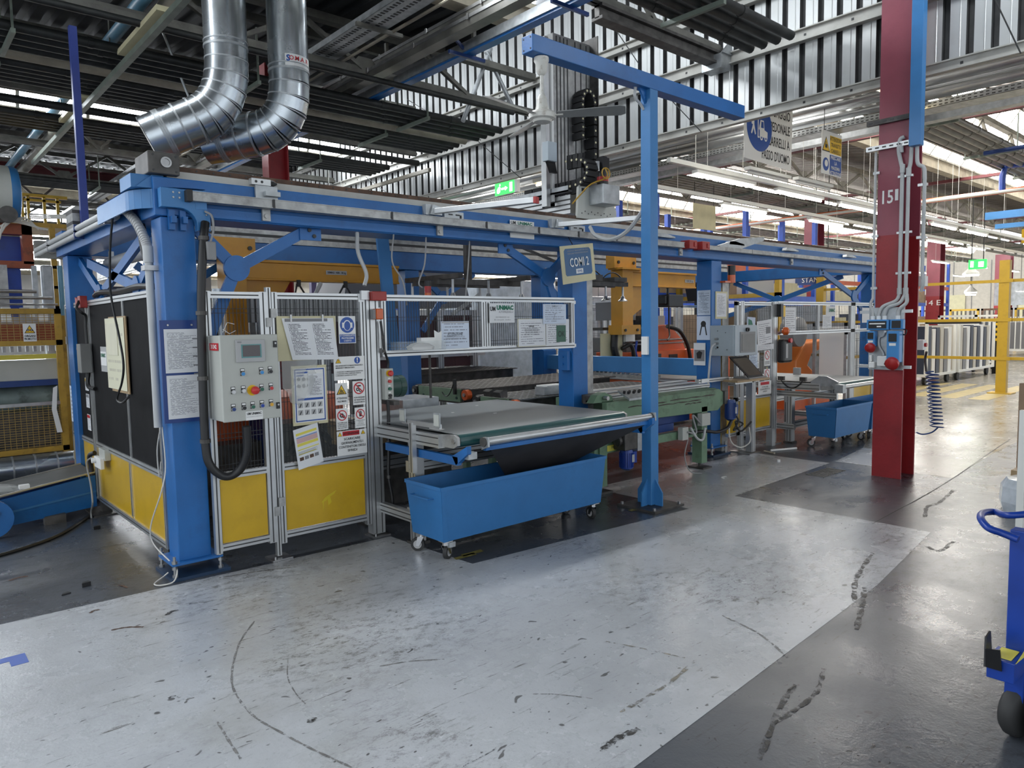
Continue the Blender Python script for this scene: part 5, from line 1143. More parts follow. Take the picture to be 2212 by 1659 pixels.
# ---- main control cabinet
CB = root('control_cabinet', 'grey control cabinet with touch screen and push buttons', 'cabinet', (1.745, 4.54, 0.995))
CX0, CX1, CZ0, CZ1, CY = 1.565, 1.922, 0.995, 1.521, 4.44
part('body', G().box(CX0, CX1, CY+0.02, 4.655, CZ0, CZ1), 'cabinet', CB, bevel=0.006)
part('door', G().box(CX0-0.002, CX1+0.002, CY, CY+0.018, CZ0-0.002, CZ1+0.002), 'cabinet', CB, bevel=0.006)
def cpt(u, v): return (CX0+(CX1-CX0)*u, CZ1-(CZ1-CZ0)*v)     # u, v across the door from its top left corner
x, z = cpt(0.245, 0.055); x2, z2 = cpt(0.755, 0.315)
sc = part('touch_panel', G().box(x, x2, CY-0.014, CY, z2, z), 'gray_light', CB, bevel=0.003)
part('bezel', G().box(x+0.032, x2-0.025, CY-0.016, CY-0.014, z2+0.026, z-0.028), mat('teal', (0.12,0.30,0.30), 0.5), sc)
part('screen', G().box(x+0.040, x2-0.034, CY-0.0175, CY-0.016, z2+0.034, z-0.034), 'screen', sc)
part('brand_plate', G().box(x+0.01, x+0.035, CY-0.0155, CY-0.014, z-0.018, z-0.010), 'gray', sc)
for u, v in ((0.945, 0.115), (0.955, 0.855)):
    x, z = cpt(u, v); l = part('latch', G().box(x-0.010, x+0.010, CY-0.012, CY, z-0.020, z+0.020), 'black', CB); part('key_slot', G().cyl((x,CY-0.012,z+0.006),(x,CY-0.014,z+0.006),0.006,10), 'steel', l)
for u, v, m in ((0.35,0.45,'btn_blue'),(0.68,0.445,'btn_blue'),(0.84,0.44,'black'),(0.175,0.655,'btn_white'),(0.35,0.65,'btn_white'),(0.67,0.645,'btn_green'),(0.84,0.64,'btn_red'),(0.165,0.855,'blue_dark'),(0.345,0.85,'black'),(0.50,0.845,'btn_green'),(0.665,0.84,'blue_royal'),(0.83,0.835,'btn_yellow')):
    x, z = cpt(u, v); b = part('push_button', G().cyl((x,CY-0.014,z),(x,CY,z),0.0135,16), 'steel', CB, smooth=True)
    part('button_cap', G().cyl((x,CY-0.018,z),(x,CY-0.014,z),0.011,16), m, b); part('legend_plate', G().box(x-0.013, x+0.013, CY-0.003, CY, z-0.012, z+0.032), 'black', b); part('legend', G().box(x-0.0105, x+0.0105, CY-0.0042, CY-0.003, z+0.018, z+0.029), 'print_white', b)
x, z = cpt(0.53, 0.65); e = part('emergency_stop', G().cyl((x,CY-0.02,z),(x,CY,z),0.015,16), 'btn_red', CB); part('mushroom', G().lathe([(0.018,0),(0.026,0.012),(0.024,0.024),(0.012,0.030)], (x,CY-0.015,z), (0,-1,0), 18), 'btn_red', e, smooth=True); part('yellow_disc', G().disc((x-0.008,CY,z),0.033,(0,-1,0),0.003,24), 'sign_yellow', e)
x, z = cpt(0.50, 0.945); mk_ = part('maker_plate', G().box(x-0.045, x+0.062, CY-0.002, CY, z-0.030, z+0.025), 'print_white', CB); txt('UM UNiMAC', (x+0.008, CY-0.002, z+0.010), 0.014, 'ink', mk_, w=0.092, bold=0.06); txt('automazioni industriali', (x+0.008, CY-0.002, z-0.008), 0.006, 'ink_gray', mk_, w=0.095)
x = CX0-0.004; t_ = part('number_plate', G().box(x, x+0.003, 4.47, 4.62, 1.43, 1.475), 'sign_red', CB); txt('31342', (x, 4.54, 1.452), 0.026, 'print_white', t_, 'left', w=0.10, bold=0.03)
part('mounting_bar', G().box(1.60, 1.92, 4.655, 4.68, 1.05, 1.08).box(1.60,1.92,4.655,4.68,1.42,1.45), 'alu', CB)
# ---- notices on the front fence
def plate(name, label, x0, x1, z0, z1, m='print_white', y=4.662, cat='sign', group=None, th=0.003, roll=0.0):
    r = root(name, label, cat, ((x0+x1)/2, y, z0), group); part('sheet', sheet(G(), ((x0+x1)/2, y, (z0+z1)/2), x1-x0, z1-z0, 'front', th, roll), m, r); return r
YS = 4.660
def tri(r, x, z, s, y=YS):
    part('warning_triangle', G().prism([(x-s/2,y,z-s*0.42),(x+s/2,y,z-s*0.42),(x,y,z+s*0.46)], (0,-0.0012,0)), 'ink', r)
    part('triangle_field', G().prism([(x-s*0.40,y-0.0012,z-s*0.36),(x+s*0.40,y-0.0012,z-s*0.36),(x,y-0.0012,z+s*0.36)], (0,-0.001,0)), 'sign_yellow', r)
def ringsign(r, x, z, rad, y=YS, bar=True):
    part('ban_ring', G().disc((x,y,z),rad,(0,-1,0),0.001,28), 'sign_red', r); part('ban_field', G().disc((x,y-0.001,z),rad*0.80,(0,-1,0),0.001,28), 'print_white', r)
    if bar: a = radians(45); d = V((cos(a),0,-sin(a)))*rad*0.9; part('ban_bar', G().bar(tuple(V((x,y-0.0035,z))-d), tuple(V((x,y-0.0035,z))+d), rad*0.18, 0.001, (0,1,0)), 'sign_red', r)
def gear(r, x, z, rad, y=YS-0.002):
    g = G(); pts = []
    for i in range(32): rr = rad*(1.0 if (i//2) % 2 else 0.78); a = 2*pi*i/32; pts.append((x+rr*cos(a), y, z+rr*sin(a)))
    g.prism(pts, (0,-0.0006,0)); part('gear_symbol', g, 'ink', r); part('gear_hole', G().disc((x,y-0.0006,z),rad*0.35,(0,-1,0),0.0004,12), 'print_white', r)
r = plate('instruction_board', 'cream board with a big white typed sheet on the front mesh', 2.02, 2.45, 1.34, 1.64, 'cream', 4.668, 'notice', th=0.006)
A_ = [(2.115,4.655,1.345),(2.455,4.655,1.335),(2.425,4.655,1.625),(2.05,4.655,1.625)]
part('typed_sheet', quadsheet(G(), A_, 0.002), 'paper', r)
for (ua, ub) in ((0.05,0.46),(0.52,0.95)):
    q = lambda u, v: tuple(V(lerp(lerp(A_[0],A_[1],u),lerp(A_[3],A_[2],u),v))-V((0,0.0015,0)))
    part('typed_column', quadsheet(G(), [q(ua,0.05),q(ub,0.05),q(ub,0.95),q(ua,0.95)], 0.0005), 'p_dense', r)
for x in (2.115, 2.345): part('clip', G().box(x-0.006, x+0.006, 4.650, 4.66, 1.60, 1.65), 'steel', r)
part('dark_strip', G().box(2.07, 2.38, 4.6525, 4.6535, 1.602, 1.622), 'ink_gray', r)
r = plate('ear_protection_sign', 'blue and white ear protection sign on the front fence', 2.468, 2.602, 1.445, 1.638)
part('blue_disc', G().disc((2.535,YS,1.575),0.056,(0,-1,0),0.001,32), 'sign_blue', r)
part('head_symbol', G().prism([(2.535+0.030*cos(a),YS-0.001,1.572+0.038*sin(a)) for a in [2*pi*i/20 for i in range(20)]], (0,-0.0006,0)), 'print_white', r); part('head_field', G().prism([(2.535+0.024*cos(a),YS-0.0016,1.570+0.033*sin(a)) for a in [2*pi*i/20 for i in range(20)]], (0,-0.0006,0)), 'sign_blue', r)
part('ear_muff', G().box(2.495,2.511,YS-0.003,YS-0.001,1.555,1.592).box(2.559,2.575,YS-0.003,YS-0.001,1.555,1.592), 'print_white', r)
part('text_field', G().box(2.474,2.596,YS-0.001,YS,1.450,1.510), 'sign_blue', r)
for i, s in enumerate(("E' CONSIGLIATO", 'PROTEGGERE', "L'UDITO")): txt(s, (2.535,YS-0.001,1.500-i*0.0185), 0.0125, 'print_white', r, w=(0.112,0.095,0.058)[i], bold=0.03)
r = plate('maintenance_sign', 'white maintenance notice with a warning triangle and blue circle', 2.420, 2.664, 1.185, 1.352)
tri(r, 2.455, 1.325, 0.045); txt('!', (2.455,YS-0.0025,1.322), 0.022, 'ink', r); part('blue_disc', G().disc((2.605,YS,1.322),0.024,(0,-1,0),0.001,24), 'sign_blue', r); txt('!', (2.605,YS-0.001,1.322), 0.034, 'print_white', r, bold=0.05)
for i, s in enumerate(('PER INTERVENTI DI MANUTENZIONE E', "ISPEZIONE E' OBBLIGATORIO:", '1. SCARICARE L\'ALIMENTAZIONE PNEUMATICA', '2. SCARICARE L\'ARIA COMPRESSA RESIDUA', '3. SPEGNERE IL QUADRO ELETTRICO')): txt(s, (2.432,YS-0.001,(1.287,1.272,1.244,1.231,1.218)[i]), 0.0095 if i < 2 else 0.0075, 'ink', r, w=(0.215,0.15,0.215,0.20,0.165)[i], align='LEFT', bold=0.03)
r = plate('hand_hazard_sign', 'yellow triangle sign reading ATTENZIONE ALLE MANI', 2.424, 2.520, 1.010, 1.166); tri(r, 2.472, 1.118, 0.080); part('hand_symbol', G().box(2.452,2.492,YS-0.003,YS-0.0022,1.092,1.099).box(2.458,2.486,YS-0.003,YS-0.0022,1.104,1.112).box(2.464,2.470,YS-0.003,YS-0.0022,1.112,1.124), 'ink', r)
txt('ATTENZIONE', (2.472,YS-0.001,1.057), 0.014, 'ink', r, w=0.082, bold=0.02); txt('ALLE MANI', (2.472,YS-0.001,1.035), 0.014, 'ink', r, w=0.068, bold=0.02)
r = plate('no_repair_sign', 'red ban sign with gears reading NON RIPARARE', 2.562, 2.662, 1.000, 1.172); ringsign(r, 2.612, 1.120, 0.044); gear(r, 2.600, 1.112, 0.015); gear(r, 2.622, 1.100, 0.012); part('oil_can', G().box(2.598,2.626,YS-0.003,YS-0.002,1.132,1.142), 'ink', r)
for i, s in enumerate(('NON RIPARARE', "NE' REGISTRARE", 'ORGANI IN MOTO')): txt(s, (2.612,YS-0.001,1.053-i*0.017), 0.0115, 'ink', r, w=0.088, bold=0.02)
r = plate('no_removal_sign', 'red ban sign with a gear, lower left of the sign group', 2.424, 2.516, 0.832, 0.984); ringsign(r, 2.470, 0.935, 0.038); gear(r, 2.466, 0.935, 0.018); gear(r, 2.482, 0.925, 0.012)
for i, s in enumerate(('NON RIMUOVERE', 'I DISPOSITIVI', 'DI SICUREZZA', 'A MACCHINA IN MOTO')): txt(s, (2.470,YS-0.001,0.882-i*0.0125), 0.008, 'ink', r, w=0.078, bold=0.02)
r = plate('no_entry_sign', 'red ban sign with a raised hand, lower right of the sign group', 2.572, 2.660, 0.832, 0.980); ringsign(r, 2.616, 0.932, 0.036); part('hand_symbol', G().box(2.606,2.626,YS-0.003,YS-0.002,0.915,0.935).box(2.605,2.609,YS-0.003,YS-0.002,0.935,0.952).box(2.611,2.615,YS-0.003,YS-0.002,0.935,0.956).box(2.617,2.621,YS-0.003,YS-0.002,0.935,0.955).box(2.623,2.627,YS-0.003,YS-0.002,0.935,0.950), 'ink', r)
for i, s in enumerate(("E' SEVERAMENTE", 'VIETATO', "L'ACCESSO", 'ALLA MACCHINA')): txt(s, (2.616,YS-0.001,0.886-i*0.012), 0.0075, 'ink', r, w=(0.07,0.04,0.05,0.07)[i])
r = plate('scrap_bin_notice', 'white notice headed ATTENZIONE about emptying the scrap containers', 2.424, 2.662, 0.645, 0.822); part('red_band', G().box(2.468,2.602,YS-0.001,YS,0.785,0.818), 'sign_red', r); tri(r, 2.447, 0.800, 0.035); tri(r, 2.632, 0.800, 0.035)
txt('ATTENZIONE', (2.535,YS-0.001,0.800), 0.016, 'ink', r, w=0.125, bold=0.03)
for i, s in enumerate(('SCARICARE', 'GIORNALMENTE I', 'CONTENITORI DEGLI', 'SFRIDI')): txt(s, (2.542,YS-0.001,0.762-i*0.028), 0.018, 'ink', r, w=(0.13,0.175,0.215,0.075)[i], bold=0.02)
r = plate('safety_poster', 'framed blue and white safety poster under a torn plastic sleeve', 2.105, 2.362, 0.895, 1.302, 'cream', 4.666, 'poster', th=0.008)
part('poster_sheet', G().box(2.118,2.350,YS-0.001,YS,0.915,1.285), 'print_white', r)
part('blue_border', G().box(2.125,2.343,YS-0.002,YS-0.001,1.272,1.280).box(2.125,2.343,YS-0.002,YS-0.001,0.920,0.928).box(2.125,2.132,YS-0.002,YS-0.001,0.92,1.28).box(2.336,2.343,YS-0.002,YS-0.001,0.92,1.28).box(2.14,2.22,YS-0.002,YS-0.001,1.25,1.262).box(2.14,2.33,YS-0.002,YS-0.001,1.065,1.08).box(2.14,2.19,YS-0.002,YS-0.001,1.232,1.24), 'sign_blue', r)
part('poster_text', sheet(G(), (2.275,YS-0.002,1.165), 0.11, 0.16, 'front', 0.001), 'p_dense', r)
for i in range(6):
    part('pictogram', G().disc((2.155+(i % 3)*0.035,YS-0.001,1.21-(i//3)*0.045),0.013,(0,-1,0),0.001,12), 'ink_gray' , r)
for i in range(8): part('pictogram', G().box(2.142+(i % 4)*0.048,2.178+(i % 4)*0.048,YS-0.002,YS-0.001,1.015-(i//4)*0.05,1.05-(i//4)*0.05), 'gray_light', r); part('figure', G().prism([(2.150+(i % 4)*0.048,YS-0.0021,1.018-(i//4)*0.05),(2.163+(i % 4)*0.048,YS-0.0021,1.045-(i//4)*0.05),(2.168+(i % 4)*0.048,YS-0.0021,1.04-(i//4)*0.05),(2.158+(i % 4)*0.048,YS-0.0021,1.018-(i//4)*0.05)],(0,-0.0006,0)), 'ink', r)
g = G(); pts = [(2.035,1.34),(2.30,1.34),(2.28,1.22),(2.24,1.12),(2.19,1.08),(2.15,1.02),(2.09,1.06),(2.07,1.13),(2.035,1.16)]
g.face([(x, 4.650+0.004*((i*3) % 4), z) for i, (x, z) in enumerate(pts)]); one('plastic_sleeve', 'torn clear plastic sheet hanging over the safety poster', 'plastic sheet', g, 'plastic_sleeve')
A_ = [(2.125,4.652,0.592),(2.310,4.652,0.628),(2.275,4.652,0.905),(2.095,4.652,0.868)]
r = root('photo_notice', 'printed sheet with yellow lines and small photos hung askew', 'paper', (2.2,4.652,0.6)); part('sheet', quadsheet(G(), A_, 0.002), 'paper', r)
def inA(u, v): return tuple(V(lerp(lerp(A_[0],A_[1],u),lerp(A_[3],A_[2],u),v))-V((0,0.0014,0)))
def pane(name, u0, u1, v0, v1, m): part(name, quadsheet(G(), [inA(u0,v0),inA(u1,v0),inA(u1,v1),inA(u0,v1)], 0.0006), m, r)
pane('yellow_band', 0.08,0.92,0.83,0.89,'ink_yellow'); pane('pink_band', 0.08,0.92,0.64,0.76,mat('ink_pink',(0.62,0.40,0.38),0.6)); pane('blue_band',0.08,0.92,0.765,0.79,mat('ink_blue',(0.15,0.25,0.55),0.6)); pane('yellow_band',0.08,0.92,0.56,0.63,'ink_yellow'); pane('yellow_line',0.08,0.92,0.46,0.485,'ink_yellow'); pane('yellow_line',0.08,0.80,0.35,0.37,'ink_yellow')
for i in range(4): pane('small_photo', 0.10+i*0.20, 0.26+i*0.20, 0.20, 0.285, 'ink_gray' if i % 2 else 'rust')
for k in range(5): pane('text_line', 0.08, 0.85-0.08*(k % 2), 0.42-k*0.018, 0.426-k*0.018, 'ink_gray')
part('binder_strip', quadsheet(G(), [inA(1.0,0.1),inA(1.04,0.1),inA(1.04,1.0),inA(1.0,1.0)], 0.002), 'ink', r)
# ---- switches on the main post
r = root('safety_switch', 'red safety switch at the top of the main fence post', 'switch', (2.79, 4.65, 1.745)); part('body', G().box(2.725, 2.845, 4.62, 4.68, 1.748, 1.815), 'red_switch', r, bevel=0.005); part('latch_plate', G().box(2.655,2.72,4.655,4.68,1.755,1.82), 'alu', r)
r = root('signal_lamp', 'orange flashing lamp on the main fence post', 'lamp', (2.77, 4.64, 1.61)); part('base', G().box(2.73,2.75,4.625,4.67,1.615,1.685), 'gray', r); part('lens', G().box(2.75,2.805,4.61,4.672,1.612,1.69), 'orange_lamp', r, bevel=0.006)
r = root('button_box', 'narrow button box with emergency stop on the main fence post', 'control box', (2.85, 4.64, 1.02)); part('box', G().box(2.812, 2.885, 4.63, 4.70, 1.02, 1.25), 'cabinet', r, bevel=0.004)
e = part('emergency_stop', G().disc((2.848,4.63,1.215),0.024,(0,-1,0),0.004,20), 'sign_yellow', r); part('mushroom', G().lathe([(0.012,0),(0.020,0.012),(0.022,0.026),(0.014,0.034)], (2.848,4.626,1.215), (0,-1,0), 16), 'btn_red', e, smooth=True)
for z, m in ((1.155,'btn_red'),(1.10,'btn_green'),(1.05,'black')): b = part('push_button', G().cyl((2.848,4.63,z),(2.848,4.612,z),0.012,12), m, r); part('legend', G().box(2.838,2.858,4.628,4.63,z+0.017,z+0.027), 'print_white', b)
part('plate', G().box(2.835,2.865,4.628,4.63,1.025,1.036), 'black', r)
hose('post_cable', 'black cable down the main fence post to the floor', [(2.80,4.645,1.60),(2.81,4.64,1.50),(2.815,4.635,1.40),(2.86,4.66,1.30),(2.86,4.665,1.25)], 0.009, clamps=((2.812,4.638,1.48),(2.815,4.636,1.38)))
hose('post_cable', 'thick black cable below the narrow button box', [(2.84,4.65,1.02),(2.845,4.65,0.9),(2.835,4.65,0.6),(2.83,4.65,0.45),(2.85,4.64,0.28),(2.845,4.64,0.20)], 0.013, clamps=((2.838,4.65,0.70),(2.832,4.65,0.44)))
r = root('conveyor_motor', 'dark green motor behind the narrow button box', 'motor', (3.05, 5.0, 1.1)); part('body', G().cyl((2.98,5.0,1.08),(3.14,5.0,1.08),0.085,20), 'green_dark', r, smooth=True); part('end_cap', G().cyl((3.14,5.0,1.08),(3.19,5.0,1.08),0.088,20), 'green_dark', r); part('bracket', G().box(2.95,3.0,4.74,5.05,0.96,0.99), 'steel_dark', r)
# ---- papers on the screen
r = plate('paper_sheet', 'white sheet in a binder sleeve headed ATTENZIONE on the screen', 3.355, 3.632, 1.375, 1.592, 'p_blue_few', y=4.665, cat='paper'); txt('ATTENZIONE', (3.49,4.6625,1.490), 0.024, 'ink', r, w=0.15)
for i, s in enumerate(('IL CONTROLLO VISIVO E TATTILE', 'DEVE ESSERE FATTO AL 100%')): txt(s, (3.49,4.6625,1.470-i*0.015), 0.010, 'ink_gray', r, w=0.19)
part('hole_strip', G().box(3.36,3.63,4.6615,4.663,1.578,1.588), 'gray_light', r)
r = plate('maker_sign', 'white maker sign with bold green letters on the screen', 3.850, 4.125, 1.575, 1.738, 'paper', y=4.665); txt('UM', (3.885,4.663,1.690), 0.036, 'ink', r, w=0.058, bold=0.05); txt('UNiMAC', (4.02,4.663,1.700), 0.036, 'ink_green', r, w=0.185, bold=0.08); txt('AUTOMAZIONI srl', (4.03,4.663,1.665), 0.018, 'ink_gray', r, w=0.16); txt('35010 TREBASELEGHE - Italia', (3.99,4.663,1.622), 0.010, 'ink_gray', r, w=0.15); txt('E-mail: info', (3.99,4.663,1.600), 0.010, 'ink_gray', r, w=0.18)
r = plate('paper_sheet', 'white sheet in a pale frame with short lines, left of the OK sheet', 4.170, 4.490, 1.370, 1.602, 'p_few', y=4.665, cat='paper'); part('frame', G().box(4.165,4.495,4.667,4.670,1.365,1.606), 'cream', r); txt('PAUSE', (4.32,4.663,1.540), 0.014, 'ink', r, w=0.06, bold=0.03)
for i in range(4): txt('Dalle 9.45 alle 9.55 Lunedi-Venerdi', (4.32,4.663,1.518-i*0.016), 0.010, 'ink', r, w=0.16)
r = plate('paper_sheet', 'white sheet with a green OK card on the screen', 4.498, 4.790, 1.370, 1.600, 'p_few', y=4.665, cat='paper'); part('green_card', G().box(4.625,4.742,4.659,4.661,1.395,1.545), mat('card_green',(0.055,0.14,0.095),0.5), r); txt('OK', (4.684,4.659,1.465), 0.055, 'ink', r, w=0.085)
r = plate('paper_sheet', 'white printed sheet in a clear sleeve above the OK card', 4.455, 4.742, 1.560, 1.735, 'p_blue_few', y=4.655, cat='paper', th=0.002); txt('MODIFICA 1', (4.60,4.653,1.715), 0.013, 'ink', r, w=0.07); part('sketch', G().bar((4.58,4.6535,1.60),(4.61,4.6535,1.655),0.003,0.001,(0,1,0)).bar((4.57,4.6535,1.60),(4.63,4.6535,1.60),0.003,0.001,(0,1,0)).bar((4.58,4.6535,1.655),(4.63,4.6535,1.65),0.003,0.001,(0,1,0)), 'ink_gray', r)
r = root('parts_tray', 'clear plastic tray with white cloths hooked on the mesh screen', 'tray', (3.11,4.62,1.375)); part('tray', G().box(2.90,3.335,4.575,4.58,1.375,1.445).box(2.90,3.335,4.58,4.675,1.375,1.38).box(2.90,2.905,4.58,4.675,1.375,1.445).box(3.33,3.335,4.58,4.675,1.375,1.445), 'glass', r)
one('white_box', 'small white box standing in the clear tray', 'box', G().box(3.12,3.26,4.60,4.66,1.381,1.47), 'print_white'); one('cleaning_cloth', 'crumpled white cloth lying in the clear tray', 'cloth', G().lathe([(0.10,0),(0.11,0.02),(0.07,0.045),(0.02,0.055)], (3.12,4.615,1.381), (0,0,1), 9), 'print_white', smooth=True); one('white_card', 'white folded card standing up in the clear tray', 'card', G().prism([(3.27,4.63,1.381),(3.33,4.63,1.381),(3.335,4.63,1.52),(3.305,4.63,1.505),(3.265,4.63,1.525)], (0,0.004,0)), 'print_white')
# ---- second fence between the third column and the far belt
F2 = root('safety_fence', 'fence with yellow lower panels behind the laptop shelf', 'fence', (8.0, 4.68, 0))
for a, b, z0 in ((7.62,7.66,0.20),(7.70,7.78,0.02),(8.40,8.43,0.20),(8.45,8.55,0.02)): pf('post', F2, a, b, y0, y1, z0, 1.79)
for a, b in ((7.62,7.70),(7.78,8.42)):
    for z in (1.74, 0.61, 0.20): pf('rail', F2, a, b, y0, y1, z, z+0.042)
pf('rail', F2, 7.45, 7.70, y0, y1, 0.20, 0.242); part('yellow_panel', G().box(7.44,7.70,y0+0.012,y0+0.018,0.242,0.60), 'yellow', F2); part('yellow_panel', G().box(7.79,8.40,y0+0.012,y0+0.018,0.245,0.605), 'yellow', F2)
wires(7.79, 8.40, 0.655, 1.74, y0+0.02, F2, px=0.04)
for x in (7.72, 8.50): part('foot_plate', G().box(x-0.10, x+0.09, y0-0.05, y1+0.05, 0.0, 0.012), 'steel', F2)
part('support_leg', G().box(8.30,8.38,4.60,4.68,0.0,0.22), 'alu', F2)
r = root('safety_switch', 'black and yellow safety switch at the top of the far fence post', 'switch', (8.56,4.64,1.6)); part('body', G().box(8.52,8.58,4.62,4.68,1.60,1.76), 'black', r); part('yellow_body', G().box(8.58,8.63,4.62,4.68,1.60,1.74), 'sign_yellow', r)
r = root('pendant_control', 'black pendant control with a red stop button by the far fence', 'control box', (8.62,4.62,1.0)); part('body', G().box(8.56,8.80,4.60,4.70,1.02,1.32), 'black', r, bevel=0.03); part('stop', G().cyl((8.70,4.60,1.30),(8.70,4.57,1.30),0.03,12), 'btn_red', r); part('key_strip', G().box(8.61,8.66,4.595,4.60,1.08,1.26), 'gray_light', r)
one('signal_lamp', 'round orange lamp on the far fence post', 'lamp', G().lathe([(0.02,0),(0.05,0.02),(0.05,0.07),(0.02,0.09)], (8.62,4.66,1.42), (0.6,-0.8,0), 14), 'orange_lamp', smooth=True)
for i, (xa, xb, za, zb, m, lab) in enumerate(((7.80,7.98,1.29,1.60,'paper_blue','white binder sleeve with a green sheet right of the grey cabinet'),(8.02,8.36,1.27,1.56,'p_few','crumpled sheet with a small photo right of the grey cabinet'),(7.83,8.02,0.98,1.27,'p_blue','blue tinted sheet below the binder sleeve'),(7.98,8.38,1.20,1.265,'p_few','white notice strip above the far fence signs'))):
    r = plate('paper_sheet', lab, xa, xb, za, zb, m, y=4.66-0.008*i, cat='paper', roll=(-0.06,0.08,0,0.02)[i])
    if i == 0: part('green_sheet', G().prism([(7.82,4.657,1.40),(7.90,4.657,1.36),(7.94,4.657,1.48),(7.90,4.657,1.56),(7.83,4.657,1.58)],(0,-0.002,0)), 'ink_green', r)
    if i == 1: part('photo', G().box(8.22,8.32,4.648,4.650,1.40,1.48), 'ink_gray', r)
for i, (x, z) in enumerate(((8.02,1.08),(8.28,1.10),(8.03,0.86),(8.28,0.87))):
    r = plate('safety_sign', ['small yellow triangle sign on the far fence', 'small red ban sign, upper right on the far fence', 'small red ban sign, lower left on the far fence', 'small red ban sign, lower right on the far fence'][i], x-0.07, x+0.07, z-0.10, z+0.09, 'print_white', y=4.665)
    if i == 0: tri(r, x, z+0.02, 0.10, 4.663)
    else: ringsign(r, x, z+0.03, 0.055, 4.663)
    for k in range(3): part('text_line', G().box(x-0.055,x+0.055,4.6625,4.6635,z-0.05-k*0.015,z-0.044-k*0.015), 'ink', r)
r = plate('scrap_bin_notice', 'small white notice with a red header below the laptop shelf', 8.00, 8.30, 0.66, 0.82, 'print_white', y=4.62); part('red_band', G().box(8.05,8.25,4.6175,4.618,0.775,0.81), 'sign_red', r)
for i, s in enumerate(('SCARICARE', 'GIORNALMENTE GLI', 'SFRIDI')): txt(s, (8.15,4.618,0.75-i*0.028), 0.018, 'ink', r, w=(0.15,0.22,0.09)[i])
part('hanger', G().box(8.14,8.16,4.62,4.68,0.81,0.83), 'alu', r)
# second cabinet, laptop shelf and laptop
C2 = root('control_cabinet', 'pale grey cabinet with a grey front screen above the laptop', 'cabinet', (7.4, 4.5, 1.16))
X0, X1, Z0, Z1 = 7.10, 7.56, 1.17, 1.51; part('body', G().box(X0, X1, 4.40, 4.70, Z0, Z1), 'cabinet_blue', C2, bevel=0.006); part('door', G().box(X0+0.004, X1-0.004, 4.385, 4.40, Z0+0.004, Z1-0.004), 'cabinet_blue', C2, bevel=0.004)
part('bezel', G().box(X0+0.10, X1-0.055, 4.375, 4.386, Z0+0.035, Z1-0.075), 'gray', C2); part('screen', G().box(X0+0.125, X1-0.075, 4.371, 4.376, Z0+0.055, Z1-0.10), 'cabinet_gray', C2)
part('handle', G().cyl((7.335,4.385,Z1-0.05),(7.335,4.355,Z1-0.05),0.022,12).box(7.30,7.34,4.355,4.365,Z1-0.065,Z1-0.04), 'black', C2)
part('side_panel', G().box(7.096, 7.10, 4.44, 4.66, Z0+0.05, Z1-0.05), 'cabinet_blue', C2)
g = G()
for (y, z) in ((4.5,1.43),(4.6,1.45),(4.62,1.25),(4.48,1.24)): g.cyl((7.096,y,z),(7.09,y,z),0.005,6)
part('screw', g, 'groove', C2); part('gland', G().cyl((7.096,4.60,1.36),(7.05,4.60,1.36),0.014,10).cyl((7.096,4.60,1.31),(7.05,4.60,1.31),0.014,10), 'steel', C2); part('hole', G().cyl((7.097,4.60,1.265),(7.092,4.60,1.265),0.012,10), 'black', C2)
hose('white_hose', 'white cable from the pale grey cabinet down to the green frame', [(7.06,4.60,1.31),(7.0,4.62,1.25),(6.99,4.64,1.0),(7.0,4.66,0.80)], 0.012, 'pvc')
SH = root('laptop_shelf', 'wooden shelf on an aluminium leg holding the laptop', 'shelf', (7.5, 4.45, 0)); part('board', G().prism([(7.12,4.62,0.885),(7.02,4.30,0.885),(7.66,4.28,0.885),(7.92,4.60,0.885)], (0,0,0.022)), 'wood', SH)
part('leg', prof(G(), 7.66, 7.74, 4.50, 4.58, 0.02, 0.885), AL, SH); part('foot_plate', G().box(7.55,7.80,4.46,4.62,0,0.012), 'steel', SH); part('bracket', G().box(7.30,7.70,4.50,4.56,0.84,0.885), 'alu', SH)
LP = root('laptop', 'open black laptop on the wooden shelf', 'laptop', (7.4, 4.45, 0.907)); part('base', G().prism([(7.32,4.34,0.907),(7.70,4.34,0.907),(7.74,4.56,0.907),(7.36,4.56,0.907)], (0,0,0.014)), 'gray', LP); part('keyboard', G().prism([(7.36,4.40,0.921),(7.68,4.40,0.921),(7.71,4.54,0.921),(7.39,4.54,0.921)], (0,0,0.002)), 'black', LP)
A_ = [(7.30,4.345,0.925),(7.40,4.56,0.925),(7.24,4.60,1.155),(7.06,4.37,1.155)]
A_ = [(7.33,4.36,0.925),(7.655,4.36,0.925),(7.43,4.45,1.16),(7.09,4.45,1.16)]
part('lid', quadsheet(G(), A_, 0.010), 'black', LP); q = lambda u, v: tuple(V(lerp(lerp(A_[0],A_[1],u),lerp(A_[3],A_[2],u),v))-V((0,0.007,0)))
part('screen', quadsheet(G(), [q(.08,.08),q(.93,.08),q(.93,.92),q(.08,.92)], 0.001), 'screen_lap', LP)
cable('laptop_cable', 'tangled black cables and plug hanging below the laptop shelf', [(7.35,4.62,0.55),(7.45,4.55,0.42),(7.40,4.58,0.30),(7.55,4.55,0.36),(7.42,4.57,0.40),(7.50,4.55,0.28),(7.65,4.50,0.38)], 0.010)
cable('white_hose', 'white cable looping near the foot of the shelf leg', [(7.38,4.62,0.50),(7.36,4.60,0.20),(7.50,4.56,0.09),(7.62,4.50,0.15),(7.60,4.5,0.32)], 0.008, 'wire_white')
